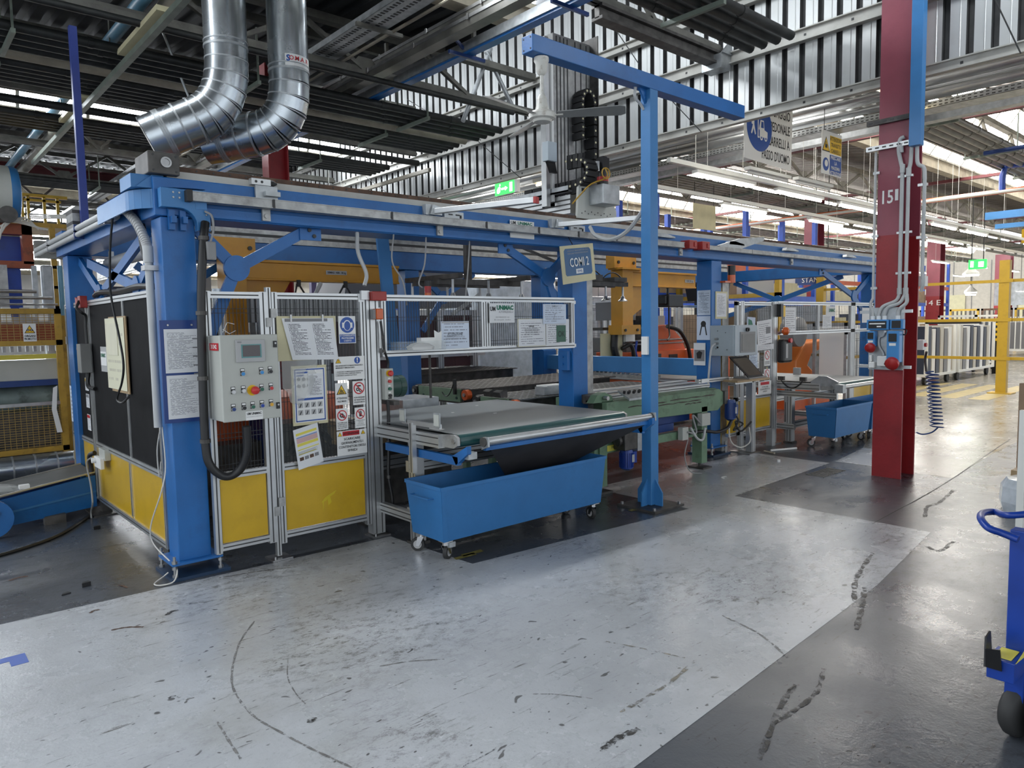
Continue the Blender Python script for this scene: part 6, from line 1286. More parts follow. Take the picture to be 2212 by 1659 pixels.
# papers on the third column
for i, (yA, yB, za, zb, m, lab) in enumerate(((4.78,4.955,1.63,1.915,'p_blue','typed blue tinted sheet at the top of the third column'),(4.78,4.96,1.345,1.62,'paper_blue','sheet with a drawing of a dark pliers shape on the third column'),(4.84,5.0,1.05,1.31,'paper','sheet with a dark photo, lowest on the third column'))):
    r = board('paper_sheet', lab, 'paper', 'left', 7.222-0.004*(i == 2), yA, yB, za, zb, m)
    if i == 1:
        c = (7.218, 4.87, 1.47); part('drawing', G().prism([(7.2195,c[1]+0.035*cos(a),1.53+0.035*sin(a)) for a in [2*pi*k/16 for k in range(16)]],(-0.001,0,0)).prism([(7.2195,4.90,1.51),(7.2195,4.885,1.51),(7.2195,4.91,1.40),(7.2195,4.925,1.40)],(-0.001,0,0)).prism([(7.2195,4.855,1.51),(7.2195,4.84,1.51),(7.2195,4.82,1.40),(7.2195,4.835,1.40)],(-0.001,0,0)), 'ink', r)
    if i == 2: part('photo', G().box(7.2145,7.216,4.85,4.99,1.10,1.23), 'ink_gray', r); part('photo_detail', G().prism([(7.2135,4.95,1.13),(7.2135,4.90,1.13),(7.2135,4.88,1.20),(7.2135,4.92,1.22),(7.2135,4.96,1.19)],(-0.0008,0,0)), 'ink', r)
r = plate('paper_sheet', 'framed list sheet right of the third column', 7.30, 7.54, 1.585, 1.90, 'cream', y=4.765, cat='paper', th=0.006); part('list', sheet(G(), (7.42,4.7605,1.745), 0.20, 0.27, 'front', 0.001), 'p_table', r)
# third fence panel right, behind the far belt
F3 = root('guard_screen', 'framed mesh screen above the far belt', 'screen', (9.6, 4.68, 1.38))
for z in (1.75, 1.37): pf('rail', F3, 8.56, 11.4, y0, y1, z, z+0.045)
pf('post', F3, 10.62, 10.76, y0, y1, 0.6, 1.80); pf('post', F3, 9.62, 9.66, y0, y1, 1.41, 1.75); pf('post', F3, 11.36, 11.4, y0, y1, 0.02, 1.79)
wires(8.60, 10.62, 1.41, 1.75, y0+0.02, F3, px=0.05); wires(10.76, 11.36, 0.62, 1.75, y0+0.02, F3, px=0.05)
part('yellow_panel', G().box(10.76,11.36,y0+0.012,y0+0.018,0.15,0.60), 'yellow', F3); pf('post', F3, 10.62, 10.76, y0, y1, 0.02, 0.6)
for i, (xa, xb, za, zb, m, lab) in enumerate(((8.70,8.98,1.40,1.72,'p_few','white sheet in the far screen left corner'),(9.72,9.98,1.44,1.62,'p_few','sheet below the maker sign on the far screen'),(10.95,11.2,1.5,1.72,'paper','white sheet with a dark square by the far fence end'))):
    plate('paper_sheet', lab, xa, xb, za, zb, m, y=4.664, cat='paper')
r = plate('maker_sign', 'white maker sign with green letters on the far screen', 9.80, 10.08, 1.60, 1.74, 'paper', y=4.660); txt('UNiMAC', (9.97,4.658,1.68), 0.045, 'ink_green', r, w=0.18, bold=0.06)

# ================================================================== CONVEYORS, BINS, MACHINE
def castor(r, x, y, rad=0.048, brake=False, rot=0.0, m='rubber'):
    c = part('castor', G().box(x-0.035,x+0.035,y-0.035,y+0.035,0.125,0.131).cyl((x,y,0.10),(x,y,0.126),0.022,10), 'chrome', r)
    d = V((cos(rot), sin(rot), 0)); s = V((-sin(rot), cos(rot), 0)); a = V((x,y,0))+d*0.028
    for k in (-1, 1):
        o = a+s*0.020*k
        part('fork', G().prism([tuple(V((x,y,0.105))-d*0.02+s*0.020*k), tuple(V((x,y,0.105))+d*0.025+s*0.020*k), tuple(o+d*0.012+V((0,0,rad-0.012))), tuple(o-d*0.012+V((0,0,rad-0.012)))], tuple(s*0.003*k)), 'chrome', c)
    part('wheel', G().cyl(tuple(a-s*0.014+V((0,0,rad))), tuple(a+s*0.014+V((0,0,rad))), rad, 22), m, c, smooth=True)
    part('wheel_disc', G().cyl(tuple(a-s*0.0155+V((0,0,rad))), tuple(a+s*0.0155+V((0,0,rad))), rad*0.62, 18), 'gray_light', c)
    if brake: part('brake_pedal', G().box(x+0.01,x+0.06,y-0.03,y+0.01,0.085,0.12), 'galv_dull', c)
def bin_(x0, x1, y0, y1, zt, label, seam=None, slope=0.05):
    r = root('scrap_bin', label, 'bin', ((x0+x1)/2,(y0+y1)/2,0)); zb = 0.135; t = 0.006; ia, ib = 0.075, 0.03
    B = [(x0+ib,y0+ib,zb),(x1-ib,y0+ib,zb),(x1-ib,y1-ib,zb),(x0+ib,y1-ib,zb)]; T = [(x0,y0,zt),(x1,y0,zt),(x1,y1,zt),(x0,y1,zt)]
    nm = ['front_panel','end_panel','back_panel','end_panel']
    for i in range(4):
        a, b, c, d = V(B[i]), V(B[(i+1)%4]), V(T[(i+1)%4]), V(T[i]); n = (b-a).cross(d-a).normalized()
        part(nm[i], G().prism([a,b,c,d], tuple(-n*t)), 'blue_bin', r)
    part('floor_panel', G().prism(B, (0,0,0.006)), 'blue_bin', r)
    part('rim', G().box(x0-0.004,x1+0.004,y0-0.006,y0+0.006,zt-0.02,zt+0.004).box(x0-0.004,x1+0.004,y1-0.006,y1+0.006,zt-0.02,zt+0.004).box(x0-0.006,x0+0.006,y0,y1,zt-0.02,zt+0.004).box(x1-0.006,x1+0.006,y0,y1,zt-0.02,zt+0.004), 'blue_bin', r)
    part('corner_fold', G().prism([(x0-0.004,y0+0.03,zt),(x0-0.002,y0-0.004,zt),(x0+0.05,y0-0.004,zt),(x0+0.03,y0-0.003,zt-0.05)],(0,0,-0.01)).prism([(x0+0.001,y0-0.003,zt-0.02),(x0+0.030,y0-0.002,zt-0.02),(x0+0.065,y0+0.026,zb),(x0+0.028,y0+0.026,zb)],(0,-0.003,0)), 'blue_bin', r)
    part('handle', G().tube([(x0+0.012,y0+0.10,zt-0.085),(x0-0.035,y0+0.10,zt-0.085),(x0-0.035,y1-0.10,zt-0.085),(x0+0.012,y1-0.10,zt-0.085)],0.005,8), 'blue_bin', r)
    if seam: part('seam', G().box(seam-0.004,seam+0.004,y0-0.004,y0+0.02,zb+0.03,zt), 'blue_dark', r)
    for i, (x, y) in enumerate(((x0+0.075,y0+0.07),(x1-0.075,y0+0.07),(x0+0.075,y1-0.07),(x1-0.075,y1-0.07))): castor(r, x, y, brake=(i == 0), rot=0.5+i*0.9)
    return r
bin_(2.70, 4.30, 3.80, 4.22, 0.505, 'long blue scrap bin on castors below the front belt')
bin_(8.55, 9.55, 3.92, 4.30, 0.50, 'blue scrap bin on castors below the far belt, near half')
bin_(9.57, 10.6, 3.92, 4.30, 0.50, 'blue scrap bin below the far belt, partly behind the red column')
# ---- front belt table
def belt_table(x0, x1, y0, y1, z, label, brackets=True):
    r = root('belt_conveyor', label, 'conveyor', ((x0+x1)/2,(y0+y1)/2,0)); R_ = 0.042
    g = G(); n = 10; prof_ = [(y1, z), (y0+R_, z)]+[(y0+R_-R_*sin(a), z-R_+R_*cos(a)) for a in [pi*i/n for i in range(1, n+1)]]+[(y1, z-2*R_)]
    for i in range(len(prof_)-1):
        (ya, za), (yb, zb) = prof_[i], prof_[i+1]; g.face([(x0,ya,za),(x0,yb,zb),(x1,yb,zb),(x1,ya,za)], mi=0 if i == 0 else 1)
    part('belt', g, ['belt','belt_edge'], r, smooth=True)
    part('belt_end_roller', G().cyl((x0-0.006,y0+R_,z-R_),(x1+0.006,y0+R_,z-R_),R_*0.88,18), 'steel', r, smooth=True)
    for k, x in enumerate((x0, x1)):
        s = -1 if k == 0 else 1
        part('side_rail', prof(G(), min(x,x+s*0.05), max(x,x+s*0.05), y0+0.18, y1, z-0.10, z-0.012, 'x'), AL, r)
        part('bearing_plate', G().prism([(x+s*0.005,y0+0.34,z-0.095),(x+s*0.005,y0+0.34,z-0.02),(x+s*0.005,y0+R_,z+0.0),(x+s*0.005,y0+0.004,z-0.018),(x+s*0.005,y0+0.002,z-0.068),(x+s*0.005,y0+R_,z-0.088)],(s*0.022,0,0)), 'alu_dull', r)
        part('axle', G().cyl((x+s*0.027,y0+R_,z-R_),(x+s*0.034,y0+R_,z-R_),0.018,14), 'steel', r)
        xl = x+0.01 if k == 0 else x-0.09
        for y in (y0+0.56, y1-0.3): part('leg', prof(G(), xl, xl+0.08, y, y+0.08, 0.02, z-0.10, 'x'), AL, r); part('foot', G().box(xl-0.02,xl+0.10,y-0.02,y+0.10,0,0.02), 'steel_dark', r)
        part('lower_rail', prof(G(), min(x,x+s*0.045), max(x,x+s*0.045), y0+0.5, y1-0.2, 0.18, 0.25, 'x'), AL, r)
    part('cross_rail', prof(G(), x0, x1, y0+0.62, y0+0.66, 0.52, 0.60), AL, r); part('cross_rail', prof(G(), x0, x1, y0+0.62, y0+0.66, 0.17, 0.26), AL, r); part('cross_rail', prof(G(), x0, x1, y1-0.3, y1-0.25, 0.42, 0.52), AL, r)
    return r
BT = belt_table(2.81, 4.45, 3.72, 5.30, 0.85, 'front belt table with a grey belt at the main fence post')
g = G().box(2.76,2.80,4.14,4.18,0.55,0.97)
# roller bar, its blue bracket and the dark sloping chute
part('roller_bar', G().cyl((2.95,3.665,0.795),(4.70,3.665,0.795),0.026,18), 'alu', BT, smooth=True)
for x in (2.955, 4.70):
    s = part('bar_bracket', G().prism([(x,3.69,0.74),(x,3.62,0.765),(x,3.625,0.83),(x,3.69,0.82)],(0.014,0,0)), 'galv_dull', BT)
    part('bearing', G().cyl((x-0.01,3.665,0.795),(x+0.02,3.665,0.795),0.032,14), 'steel_dark', s)
part('bracket_rail', G().box(2.97,4.70,3.66,3.69,0.735,0.762), 'blue', BT)
for x in (2.78, 4.66): part('side_strut', G().box(x,x+0.03,3.72,4.60,0.655,0.71), 'blue', BT); part('strut_end', G().prism([(x,3.74,0.655),(x,3.62,0.74),(x,3.62,0.79),(x,3.78,0.71)],(0.035,0,0)), 'blue', BT)
part('chute', G().prism([(3.02,3.675,0.735),(4.66,3.675,0.735),(4.05,4.02,0.43),(3.45,4.02,0.43)],(0.0,0.006,0.004)), 'chute', BT)
part('chute_tag', G().box(3.47,3.495,3.995,4.0,0.44,0.47), 'print_white', BT)
part('clamp_block', G().box(2.80,2.87,3.63,3.70,0.70,0.745), 'galv_dull', BT)
# bar with two reflector plates on the left side
r = root('sensor_bar', 'aluminium bar with two small reflector plates at the left side of the front belt', 'sensor', (2.74,4.05,0.84))
part('bar', G().box(2.735,2.755,3.85,4.30,0.885,0.915), 'alu', r); part('upright', prof(G(),2.725,2.76,4.16,4.20,0.55,0.90,'x'), AL, r)
for y in (3.86, 4.27): part('reflector_plate', G().box(2.722,2.728,y-0.035,y+0.035,0.895,0.99), 'galv_dull', r); part('white_disc', G().box(2.717,2.722,y-0.028,y+0.028,0.905,0.98), 'cabinet', r)
one('torn_paper', 'torn white paper scrap on the belt edge', 'paper', G().prism([(2.83,4.0,0.8505),(2.84,4.12,0.8505),(2.88,4.17,0.8505),(2.90,4.02,0.8505)],(0,0,0.002)), 'print_white')
for i, (x, y) in enumerate(((3.5,4.75),(3.95,5.0),(3.7,4.45))): one('paper_scrap', 'tiny white scrap on the front belt, %s from the screen' % ORD[i], 'scrap', G().box(x,x+0.03,y,y+0.012,0.8505,0.853), 'print_white')
B2 = belt_table(8.66, 9.95, 3.98, 5.5, 0.79, 'far belt table with a pale belt, left of the red column')
part('roller_bar', G().cyl((8.70,3.93,0.74),(10.2,3.93,0.74),0.026,14), 'alu', B2, smooth=True); part('bearing_housing', G().prism([(8.63,3.92,0.75),(8.63,4.28,0.75),(8.63,4.28,0.80),(8.63,4.18,0.87),(8.63,4.08,0.87),(8.63,3.95,0.81)],(0.03,0,0)), 'galv_dull', B2)
part('slider_rail', prof(G(), 8.62,8.66,3.95,4.75,0.60,0.67,'x'), AL, B2); part('end_foot', G().box(8.58,8.66,3.86,3.96,0.68,0.78), 'galv_dull', B2)
for y in (4.33, 4.62): part('sensor', G().box(8.60,8.64,y,y+0.08,0.80,0.85), 'steel_dark', B2)
part('sensor_lead', G().tube(sag((8.60,4.37,0.80),(8.60,4.65,0.80),0.09),0.008,6), 'cable', B2)
for y in (4.9, 5.3): part('reflector_plate', G().box(9.55,9.60,y,y+0.09,0.80,0.90), 'gray' if y < 5 else 'cream', B2)
one('floor_tube', 'white cut tube lying on the floor by the far fence post', 'tube', G().cyl((7.95,4.42,0.012),(8.30,4.28,0.012),0.013,10), 'print_white'); one('floor_tube', 'short dull cut tube lying on the floor by the shelf foot', 'tube', G().cyl((7.82,4.30,0.010),(7.87,4.46,0.010),0.011,8), 'pipe_beige')
one('paper_cup', 'small white cap lying on the light lane', 'cap', G().cyl((7.4,4.02,0.002),(7.4,4.02,0.03),0.018,12), 'print_white'); one('floor_ring', 'thin white curved scrap on the light lane', 'scrap', G().tube([(6.28+0.05*cos(a),3.98+0.03*sin(a),0.006) for a in [radians(t) for t in range(20,230,20)]],0.004,6), 'print_white')
# ---- green front conveyor
GC = root('roller_conveyor', 'green steel conveyor with peeling paint running to the third column', 'conveyor', (5.9,4.45,0))
part('front_beam', G().prism([(5.0,4.40,0.63),(6.80,4.40,0.60),(6.90,4.40,0.66),(6.90,4.40,0.79),(6.82,4.40,0.83),(5.0,4.40,0.83)],(0,0.06,0)), 'green', GC, bevel=0.005)
mat('peeled', (0.045,0.035,0.028), 0.6, var=0.4, scale=30)
for (a, b, z) in ((5.3,5.9,0.765),(5.75,6.5,0.74),(5.95,6.75,0.775),(5.5,5.7,0.70),(6.2,6.5,0.715)):
    g = G(); n = 9; xs = [a+(b-a)*i/n for i in range(n+1)]; up = [z+0.008*abs(sin(i*2.1)) for i in range(n+1)]; dn = [z-0.008*abs(sin(i*1.3+1)) for i in range(n+1)]
    for i in range(n): g.face([(xs[i],4.3992,dn[i]),(xs[i+1],4.3992,dn[i+1]),(xs[i+1],4.3992,up[i+1]),(xs[i],4.3992,up[i])])
    tag(part('peeled_paint', g, 'peeled', GC), kind='stuff')
part('top_ledge', G().box(5.0,6.85,4.46,4.66,0.82,0.835), 'green', GC); part('rear_beam', G().box(5.0,6.9,5.0,5.06,0.66,0.84), 'green', GC)
for i, (y, z) in enumerate(((4.60,0.835),(4.76,0.845),(4.90,0.855))): part('top_profile', prof(G(),5.28,6.95,y,y+0.09,z,z+0.035), AL, GC)
part('table_plate', G().box(6.95,8.1,5.08,6.55,0.855,0.865), 'belt_mid', GC)
part('end_flange', G().box(6.90,6.96,4.38,4.50,0.66,0.80), 'steel_dark', GC)
part('lower_rail', G().box(4.85,6.45,4.42,4.47,0.36,0.44), 'green', GC)
for x in (5.02, 5.42): t = part('yellow_tag', G().box(x,x+0.30,4.415,4.42,0.375,0.43), 'ink_yellow', GC); txt('MOTORE', (x+0.15,4.4155,0.405), 0.025, 'ink', t, w=0.18)
for x in (4.90, 6.50):
    part('leg', G().box(x,x+0.10,4.40,4.52,0.06,0.66), 'green', GC); part('foot', G().box(x-0.03,x+0.13,4.36,4.56,0.0,0.02).cyl((x+0.05,4.46,0.02),(x+0.05,4.46,0.08),0.015,8), 'steel_dark', GC)
part('leg_brace', G().prism([(4.98,4.43,0.64),(5.28,4.43,0.64),(5.0,4.43,0.30)],(0,0.02,0)), 'green', GC)
part('blue_channel', G().box(5.6,6.45,4.52,4.60,0.52,0.62), 'blue_dark', GC)
one('blue_crate', 'dark blue plate box under the green conveyor', 'box', G().box(5.75,6.15,4.50,4.62,0.442,0.52), 'blue_dark', bevel=0.003)
one('paper_stack', 'stack of white sheets on the green lower rail', 'paper', G().box(5.40,5.66,4.43,4.55,0.442,0.452).box(5.42,5.66,4.43,4.55,0.453,0.463).box(5.41,5.67,4.43,4.55,0.464,0.474), 'print_white')
def motor(label, x, y, z0, z1, rr, m='blue_royal', head=True):
    r = root('drive_motor', label, 'motor', (x,y,z0)); part('body', G().lathe([(rr*0.55,0),(rr,0.02),(rr,z1-z0-0.02),(rr*0.9,z1-z0)], (x,y,z0), (0,0,1), 20), m, r, smooth=True)
    g = G()
    for k in range(20): a = 2*pi*k/20; g.bar((x+rr*cos(a),y+rr*sin(a),z0+0.03),(x+rr*cos(a),y+rr*sin(a),z1-0.03),0.004,0.012,(cos(a),sin(a),0))
    tag(part('cooling_fins', g, m, r), kind='stuff')
    part('terminal_box', G().box(x+rr*0.9,x+rr+0.045,y-0.04,y+0.04,z0+0.06,z0+0.17), m, r, bevel=0.004); part('rating_plate', G().box(x+0.0,x+0.035,y-rr-0.007,y-rr-0.005,z0+0.08,z0+0.15), 'gray_light', r)
    if head: part('gearbox', G().box(x-0.10,x+0.08,y-0.07,y+0.07,z1,z1+0.16).cyl((x-0.10,y,z1+0.09),(x-0.14,y,z1+0.09),0.05,14), 'steel_dark', r, bevel=0.01); part('gear_plate', G().box(x+0.08,x+0.14,y-0.07,y+0.07,z1-0.02,z1+0.2), 'galv_dull', r)
    return r
motor('round blue motor hanging below the front belt roller', 5.20, 4.34, 0.19, 0.385, 0.062)
motor('dark blue motor at the right end of the green conveyor', 7.01, 4.38, 0.47, 0.70, 0.055, 'blue_dark', False)
for i, (x, z, w, lab) in enumerate(((6.08,0.36,0.10,'small white junction box on the green lower rail'),(6.42,0.47,0.15,'grey junction box with a black plug near the third column'))): one('junction_box', lab, 'junction box', G().box(x,x+w,4.34,4.40,z,z+0.13), 'cabinet', bevel=0.004)
cable('loose_cable', 'grey cable looping from the junction box by the third column foot', [(6.42,4.36,0.50),(6.25,4.34,0.60),(6.30,4.33,0.42),(6.15,4.33,0.44)], 0.010, 'cable_gray'); cable('loose_cable', 'thin cable falling to the floor by the green leg', [(6.20,4.36,0.36),(6.10,4.33,0.20),(6.12,4.28,0.05),(6.28,4.25,0.008)], 0.006, 'cable_gray')
hose('cable_hose', 'black ribbed hose from the dark blue motor to the junction box', [(7.0,4.36,0.47),(6.92,4.36,0.40),(6.75,4.38,0.37),(6.55,4.40,0.40),(6.2,4.42,0.41)], 0.018)
hose('white_hose', 'grey pvc hose curling at the green leg', [(6.20,4.33,0.48),(6.30,4.32,0.36),(6.40,4.32,0.34),(6.46,4.33,0.45)], 0.013, 'pvc')
r = root('button_console', 'tilted grey button console on the green conveyor', 'console', (5.35,4.38,0.84)); part('body', G().prism([(5.20,4.30,0.84),(5.50,4.30,0.84),(5.50,4.30,0.86),(5.20,4.30,0.86)],(0,0.14,0.07)), 'galv_dull', r)
g = G()
for i in range(8): g.cyl((5.22+(i%4)*0.075,4.33+(i//4)*0.05,0.90),(5.22+(i%4)*0.075,4.325+(i//4)*0.05,0.925),0.012,8)
part('button', g, 'black', r)
r = root('bearing_block', 'green toothed bearing block at the left end of the green conveyor', 'bearing', (5.0,4.5,0.8)); part('body', G().prism([(4.88,4.46,0.83),(5.16,4.46,0.83),(5.14,4.46,0.88),(5.04,4.46,0.92),(4.94,4.46,0.90)],(0,0.08,0)), 'green', r); part('shaft', G().cyl((5.02,4.45,0.87),(5.02,4.40,0.87),0.02,10), 'steel', r)
one('small_box', 'grey angled sensor box at the belt corner by the middle column', 'sensor', G().box(5.0,5.16,4.60,4.70,0.80,0.88), 'steel_dark', bevel=0.005)
one('loose_profile', 'short aluminium profile lying on the green conveyor end', 'profile', prof(G(),6.62,7.20,4.52,4.57,0.895,0.935).box(6.66,6.80,4.51,4.52,0.90,0.94), AL)
# ---- inner conveyors
def slat(x0, x1, y0, y1, z, m, label, side=True):
    r = root('slat_conveyor', label, 'conveyor', ((x0+x1)/2,(y0+y1)/2,0)); part('belt', G().box(x0+0.02,x1,y0,y1,z-0.012,z), m, r)
    g = G(); n = int((x1-x0)/0.09)
    for i in range(n): g.box(x0+0.05+i*0.09,x0+0.055+i*0.09,y0,y1,z,z+0.002)
    for i in range(int((y1-y0)/0.09)): g.box(x0+0.02,x1,y0+0.04+i*0.09,y0+0.045+i*0.09,z,z+0.002)
    tag(part('belt_ribs', g, 'belt_dark', r), kind='stuff')
    if side:
        part('side_plate', G().box(x0-0.02,x0,y0+0.14,y1-0.12,z-0.14,z-0.004), 'green', r)
        for y in (y0+0.2, y1-0.22): part('side_bolt', G().cyl((x0-0.02,y,z-0.10),(x0-0.03,y,z-0.10),0.014,8), 'green_dark', r)
        for y in (y0+0.05, y1-0.05): part('end_pulley', G().cyl((x0-0.03,y,z-0.06),(x0+0.03,y,z-0.06),0.055,18), 'orange' if y < y0+0.1 else 'black', r); part('pulley_hub', G().cyl((x0-0.045,y,z-0.06),(x0-0.03,y,z-0.06),0.02,10), 'steel', r)
    part('frame', G().box(x0,x1,y0+0.1,y1-0.1,z-0.16,z-0.02), 'steel_dark', r)
    for x in (x0+0.05, x1-0.12):
        for y in (y0+0.15, y1-0.2): part('leg', G().box(x,x+0.06,y,y+0.06,0,z-0.16), 'green', r)
    return r
slat(4.60, 6.9, 5.16, 5.84, 0.845, 'belt_mid', 'inner conveyor with a mid grey ribbed belt, nearest the front belt')
slat(4.60, 6.9, 5.92, 6.95, 0.90, 'belt_dark', 'inner conveyor with a dark ribbed belt, second behind the screen')
slat(5.3, 7.1, 7.98, 9.9, 0.93, 'belt_dark', 'inner conveyor with a dark belt, farthest behind the screen', False)
r = root('white_block_stack', 'small stack of grey blocks with white sheets on the inner conveyor', 'stack', (5.3,5.25,0.85)); part('block', G().box(5.0,5.28,5.22,5.36,0.85,0.93), 'galv_dull', r); part('sheet', G().box(5.02,5.30,5.2,5.36,0.932,0.945), 'print_white', r)
for i, y in enumerate((5.30, 5.46)): one('sensor_bracket', 'dark angled sensor bracket at the belt back edge, %s one' % ('right' if i == 0 else 'left'), 'bracket', G().prism([(4.50,y,0.86),(4.58,y,0.86),(4.58,y,0.92),(4.53,y,0.93),(4.48,y,0.91)],(0,0.10,0)), 'steel_dark')
r = root('limit_sensor', 'small black post sensor on the green conveyor side', 'sensor', (4.55,6.2,0.9)); part('post', G().box(4.54,4.57,6.1,6.13,0.84,1.0), 'black', r); part('lead', G().tube(sag((4.54,6.12,0.95),(4.56,6.35,0.85),0.08),0.006,6), 'cable', r)
one('grey_box', 'dull grey metal box on the pallet behind the front belt', 'box', G().box(3.55,3.95,5.55,5.95,0.60,0.90), 'galv_dull', bevel=0.01)
r = root('wooden_pallet', 'brown wooden pallet stack end behind the front belt', 'pallet', (3.2,5.6,0))
for z in (0.55, 0.72): part('plank', G().box(2.95,3.5,5.45,5.9,z,z+0.03), 'wood', r)
for x in (2.97, 3.2, 3.42): part('block', G().box(x,x+0.08,5.47,5.9,0.58,0.72), 'wood', r)
part('stand', G().box(2.95,4.0,5.45,5.97,0,0.55), 'steel_dark', r)
r = root('inner_guard', 'dark mauve guard curtain behind the mesh screen', 'curtain', (5,8.9,0.9))
for i in range(8): part('curtain_strip', G().box(4.55+i*0.30,4.55+i*0.30+0.295,8.90,8.93,0.95,1.72), 'maroon', r)
part('top_rail', G().box(4.5,7.2,8.88,8.95,1.72,1.80), 'alu', r); part('low_rail', G().box(4.5,7.2,8.85,8.89,1.10,1.14), 'alu', r)
for x in (4.45, 6.3, 6.95): part('post', prof(G(),x,x+0.10,8.84,8.92,0,1.80), AL, r)
r = root('machine_hood', 'big grey sloping hood behind the mesh screen', 'hood', (5.6,9.3,1.8)); part('hood', G().prism([(4.9,9.1,1.85),(7.15,9.1,1.85),(7.0,9.1,2.36),(5.0,9.1,2.42)],(0,0.9,0)), 'panel_gray', r); part('hood_leg', G().box(5.0,5.1,9.1,9.2,0,1.85).box(7.0,7.1,9.1,9.2,0,1.85).box(5.0,5.1,9.9,10.0,0,1.85).box(7.0,7.1,9.9,10.0,0,1.85), 'steel_dark', r)
r = root('stack_light', 'black red and orange stack light behind the screen', 'beacon', (3.82,5.5,1.8)); part('amber_lens', G().cyl((3.82,5.5,1.80),(3.82,5.5,1.86),0.03,12), 'orange_lamp', r); part('red_lens', G().cyl((3.82,5.5,1.86),(3.82,5.5,1.92),0.03,12), 'red', r); part('cap', G().cyl((3.82,5.5,1.92),(3.82,5.5,1.97),0.03,12), 'black', r); part('pole', G().cyl((3.82,5.5,0.9),(3.82,5.5,1.80),0.012,8), 'steel_dark', r)
one('grey_tube', 'pale grey tube sticking up above the mesh screen', 'tube', G().cyl((5.35,7.2,1.70),(5.72,7.1,1.95),0.025,10), 'pvc', smooth=True)
r = root('film_wrapped_pallet', 'pallet load wrapped in glossy stretch film behind the screen', 'pallet load', (8.3,9.8,0))
part('load', G().box(7.7,9.2,9.6,10.6,0.12,2.35), 'film', r, bevel=0.05); part('pallet', G().box(7.7,9.2,9.6,10.6,0,0.12), 'wood', r)
r = root('film_wrapped_pallet', 'tall film wrapped load behind the grey post', 'pallet load', (8.3,7.6,0))
part('load', G().box(8.75,9.6,8.0,8.8,0.12,2.0), 'film', r, bevel=0.04); part('pallet', G().box(8.75,9.6,8.0,8.8,0,0.12), 'wood', r)
r = root('carton_stack', 'stack of grey brown cartons left of the blue post', 'cartons', (8.5,7.4,0))
for k in range(5): part('carton', G().box(8.15,8.50,6.95,7.5,0.30+k*0.21,0.505+k*0.21), 'cabinet_gray', r)
part('base', G().box(8.15,8.5,6.95,7.5,0,0.30), 'steel_dark', r)
r = root('carton_stack', 'second grey carton stack behind the mesh left of the blue post', 'cartons', (9.9,8,0))
for k in range(6): part('carton', G().box(9.75,10.4,8.0,8.8,k*0.31,0.305+k*0.31), 'cardboard' if k % 2 else 'cabinet_gray', r)
r = root('carton_stack', 'brown cartons partly in shiny film right of the blue post', 'cartons', (12.8,8,0))
for k in range(6): part('carton', G().box(12.6,13.9,8.3,9.2,k*0.285,0.28+k*0.285), 'cardboard', r)
part('film_strip', G().box(12.55,12.95,8.26,8.30,0.3,1.65), 'film', r)
# fence behind the robot cell
r = root('safety_fence', 'rear aluminium fence of the robot cell behind the blue post', 'fence', (9,7.95,0))
for x in (7.5, 8.95, 9.1, 10.9, 11.05, 12.4): part('post', prof(G(),x,x+0.08,7.94,7.99,0.02,1.85), AL, r)
for z in (1.82, 0.3): part('rail', prof(G(),7.5,12.4,7.94,7.99,z,z+0.045), AL, r)
wires(7.5, 12.4, 0.35, 1.8, 7.965, r, px=0.09)
# orange robot cell machine
r = root('orange_machine', 'orange machine with black cables behind the blue post', 'machine', (8.8,6.9,0))
part('bed', G().box(7.95,9.6,6.6,7.2,0.05,1.14), 'orange', r, bevel=0.01); part('bed_slot', G().box(8.25,8.7,6.59,6.6,1.0,1.10).box(8.9,9.1,6.59,6.6,0.98,1.08), 'black', r); part('sloping_cover', G().prism([(8.75,6.7,1.14),(9.45,6.7,1.14),(9.35,6.7,1.30),(9.05,6.7,1.52),(8.75,6.7,1.50)],(0,0.4,0)), 'orange', r)
part('bridge', G().box(7.6,9.0,6.75,6.95,1.46,1.50).box(8.1,8.2,6.75,6.95,1.14,1.72).box(8.5,8.6,6.75,6.95,1.14,1.66), 'steel_dark', r); part('grey_block', G().box(7.95,8.5,6.9,7.2,1.60,1.86).box(8.85,9.2,6.9,7.2,1.50,1.66), 'gray', r)
part('guide_rod', G().cyl((7.9,6.62,1.30),(9.3,6.62,1.30),0.015,8).cyl((7.9,6.62,1.25),(9.3,6.62,1.25),0.012,8), 'steel', r); part('cable_loop', G().tube(spline([(8.85,6.6,1.50),(9.1,6.55,1.42),(9.3,6.55,1.2),(9.38,6.55,0.95)]),0.03,8), 'black', r)
part('control_plate', G().box(7.42,7.86,6.62,6.64,0.95,1.42), 'cream', r); part('cable_bunch', G().tube(spline([(7.65,6.58,1.40),(7.62,6.56,1.2),(7.72,6.56,1.0),(7.78,6.56,0.95)]),0.05,8).tube(spline([(7.8,6.58,1.2),(7.95,6.55,1.25),(8.02,6.55,1.1),(8.0,6.55,0.95)]),0.03,8), 'black', r); part('white_bracket', G().box(7.86,8.06,6.56,6.60,1.30,1.42), 'print_white', r); part('blue_hose', G().tube(spline([(8.1,6.56,1.3),(8.05,6.54,1.15),(8.12,6.54,0.98)]),0.018,6), 'blue_royal', r)
r = root('roller_track', 'sloping grey roller track inside the robot cell', 'conveyor', (8.0,6.0,0.9)); part('rail', G().bar((7.3,6.68,0.88),(7.02,5.35,0.88),0.03,0.05).bar((7.9,6.5,0.92),(7.35,5.6,0.88),0.04,0.04), 'alu_dull', r)
for k in range(14): part('roller', G().cyl((7.275-k*0.019,6.6-k*0.09,0.91),(7.33-k*0.019,6.6-k*0.09,0.91),0.016,8), 'steel', r)
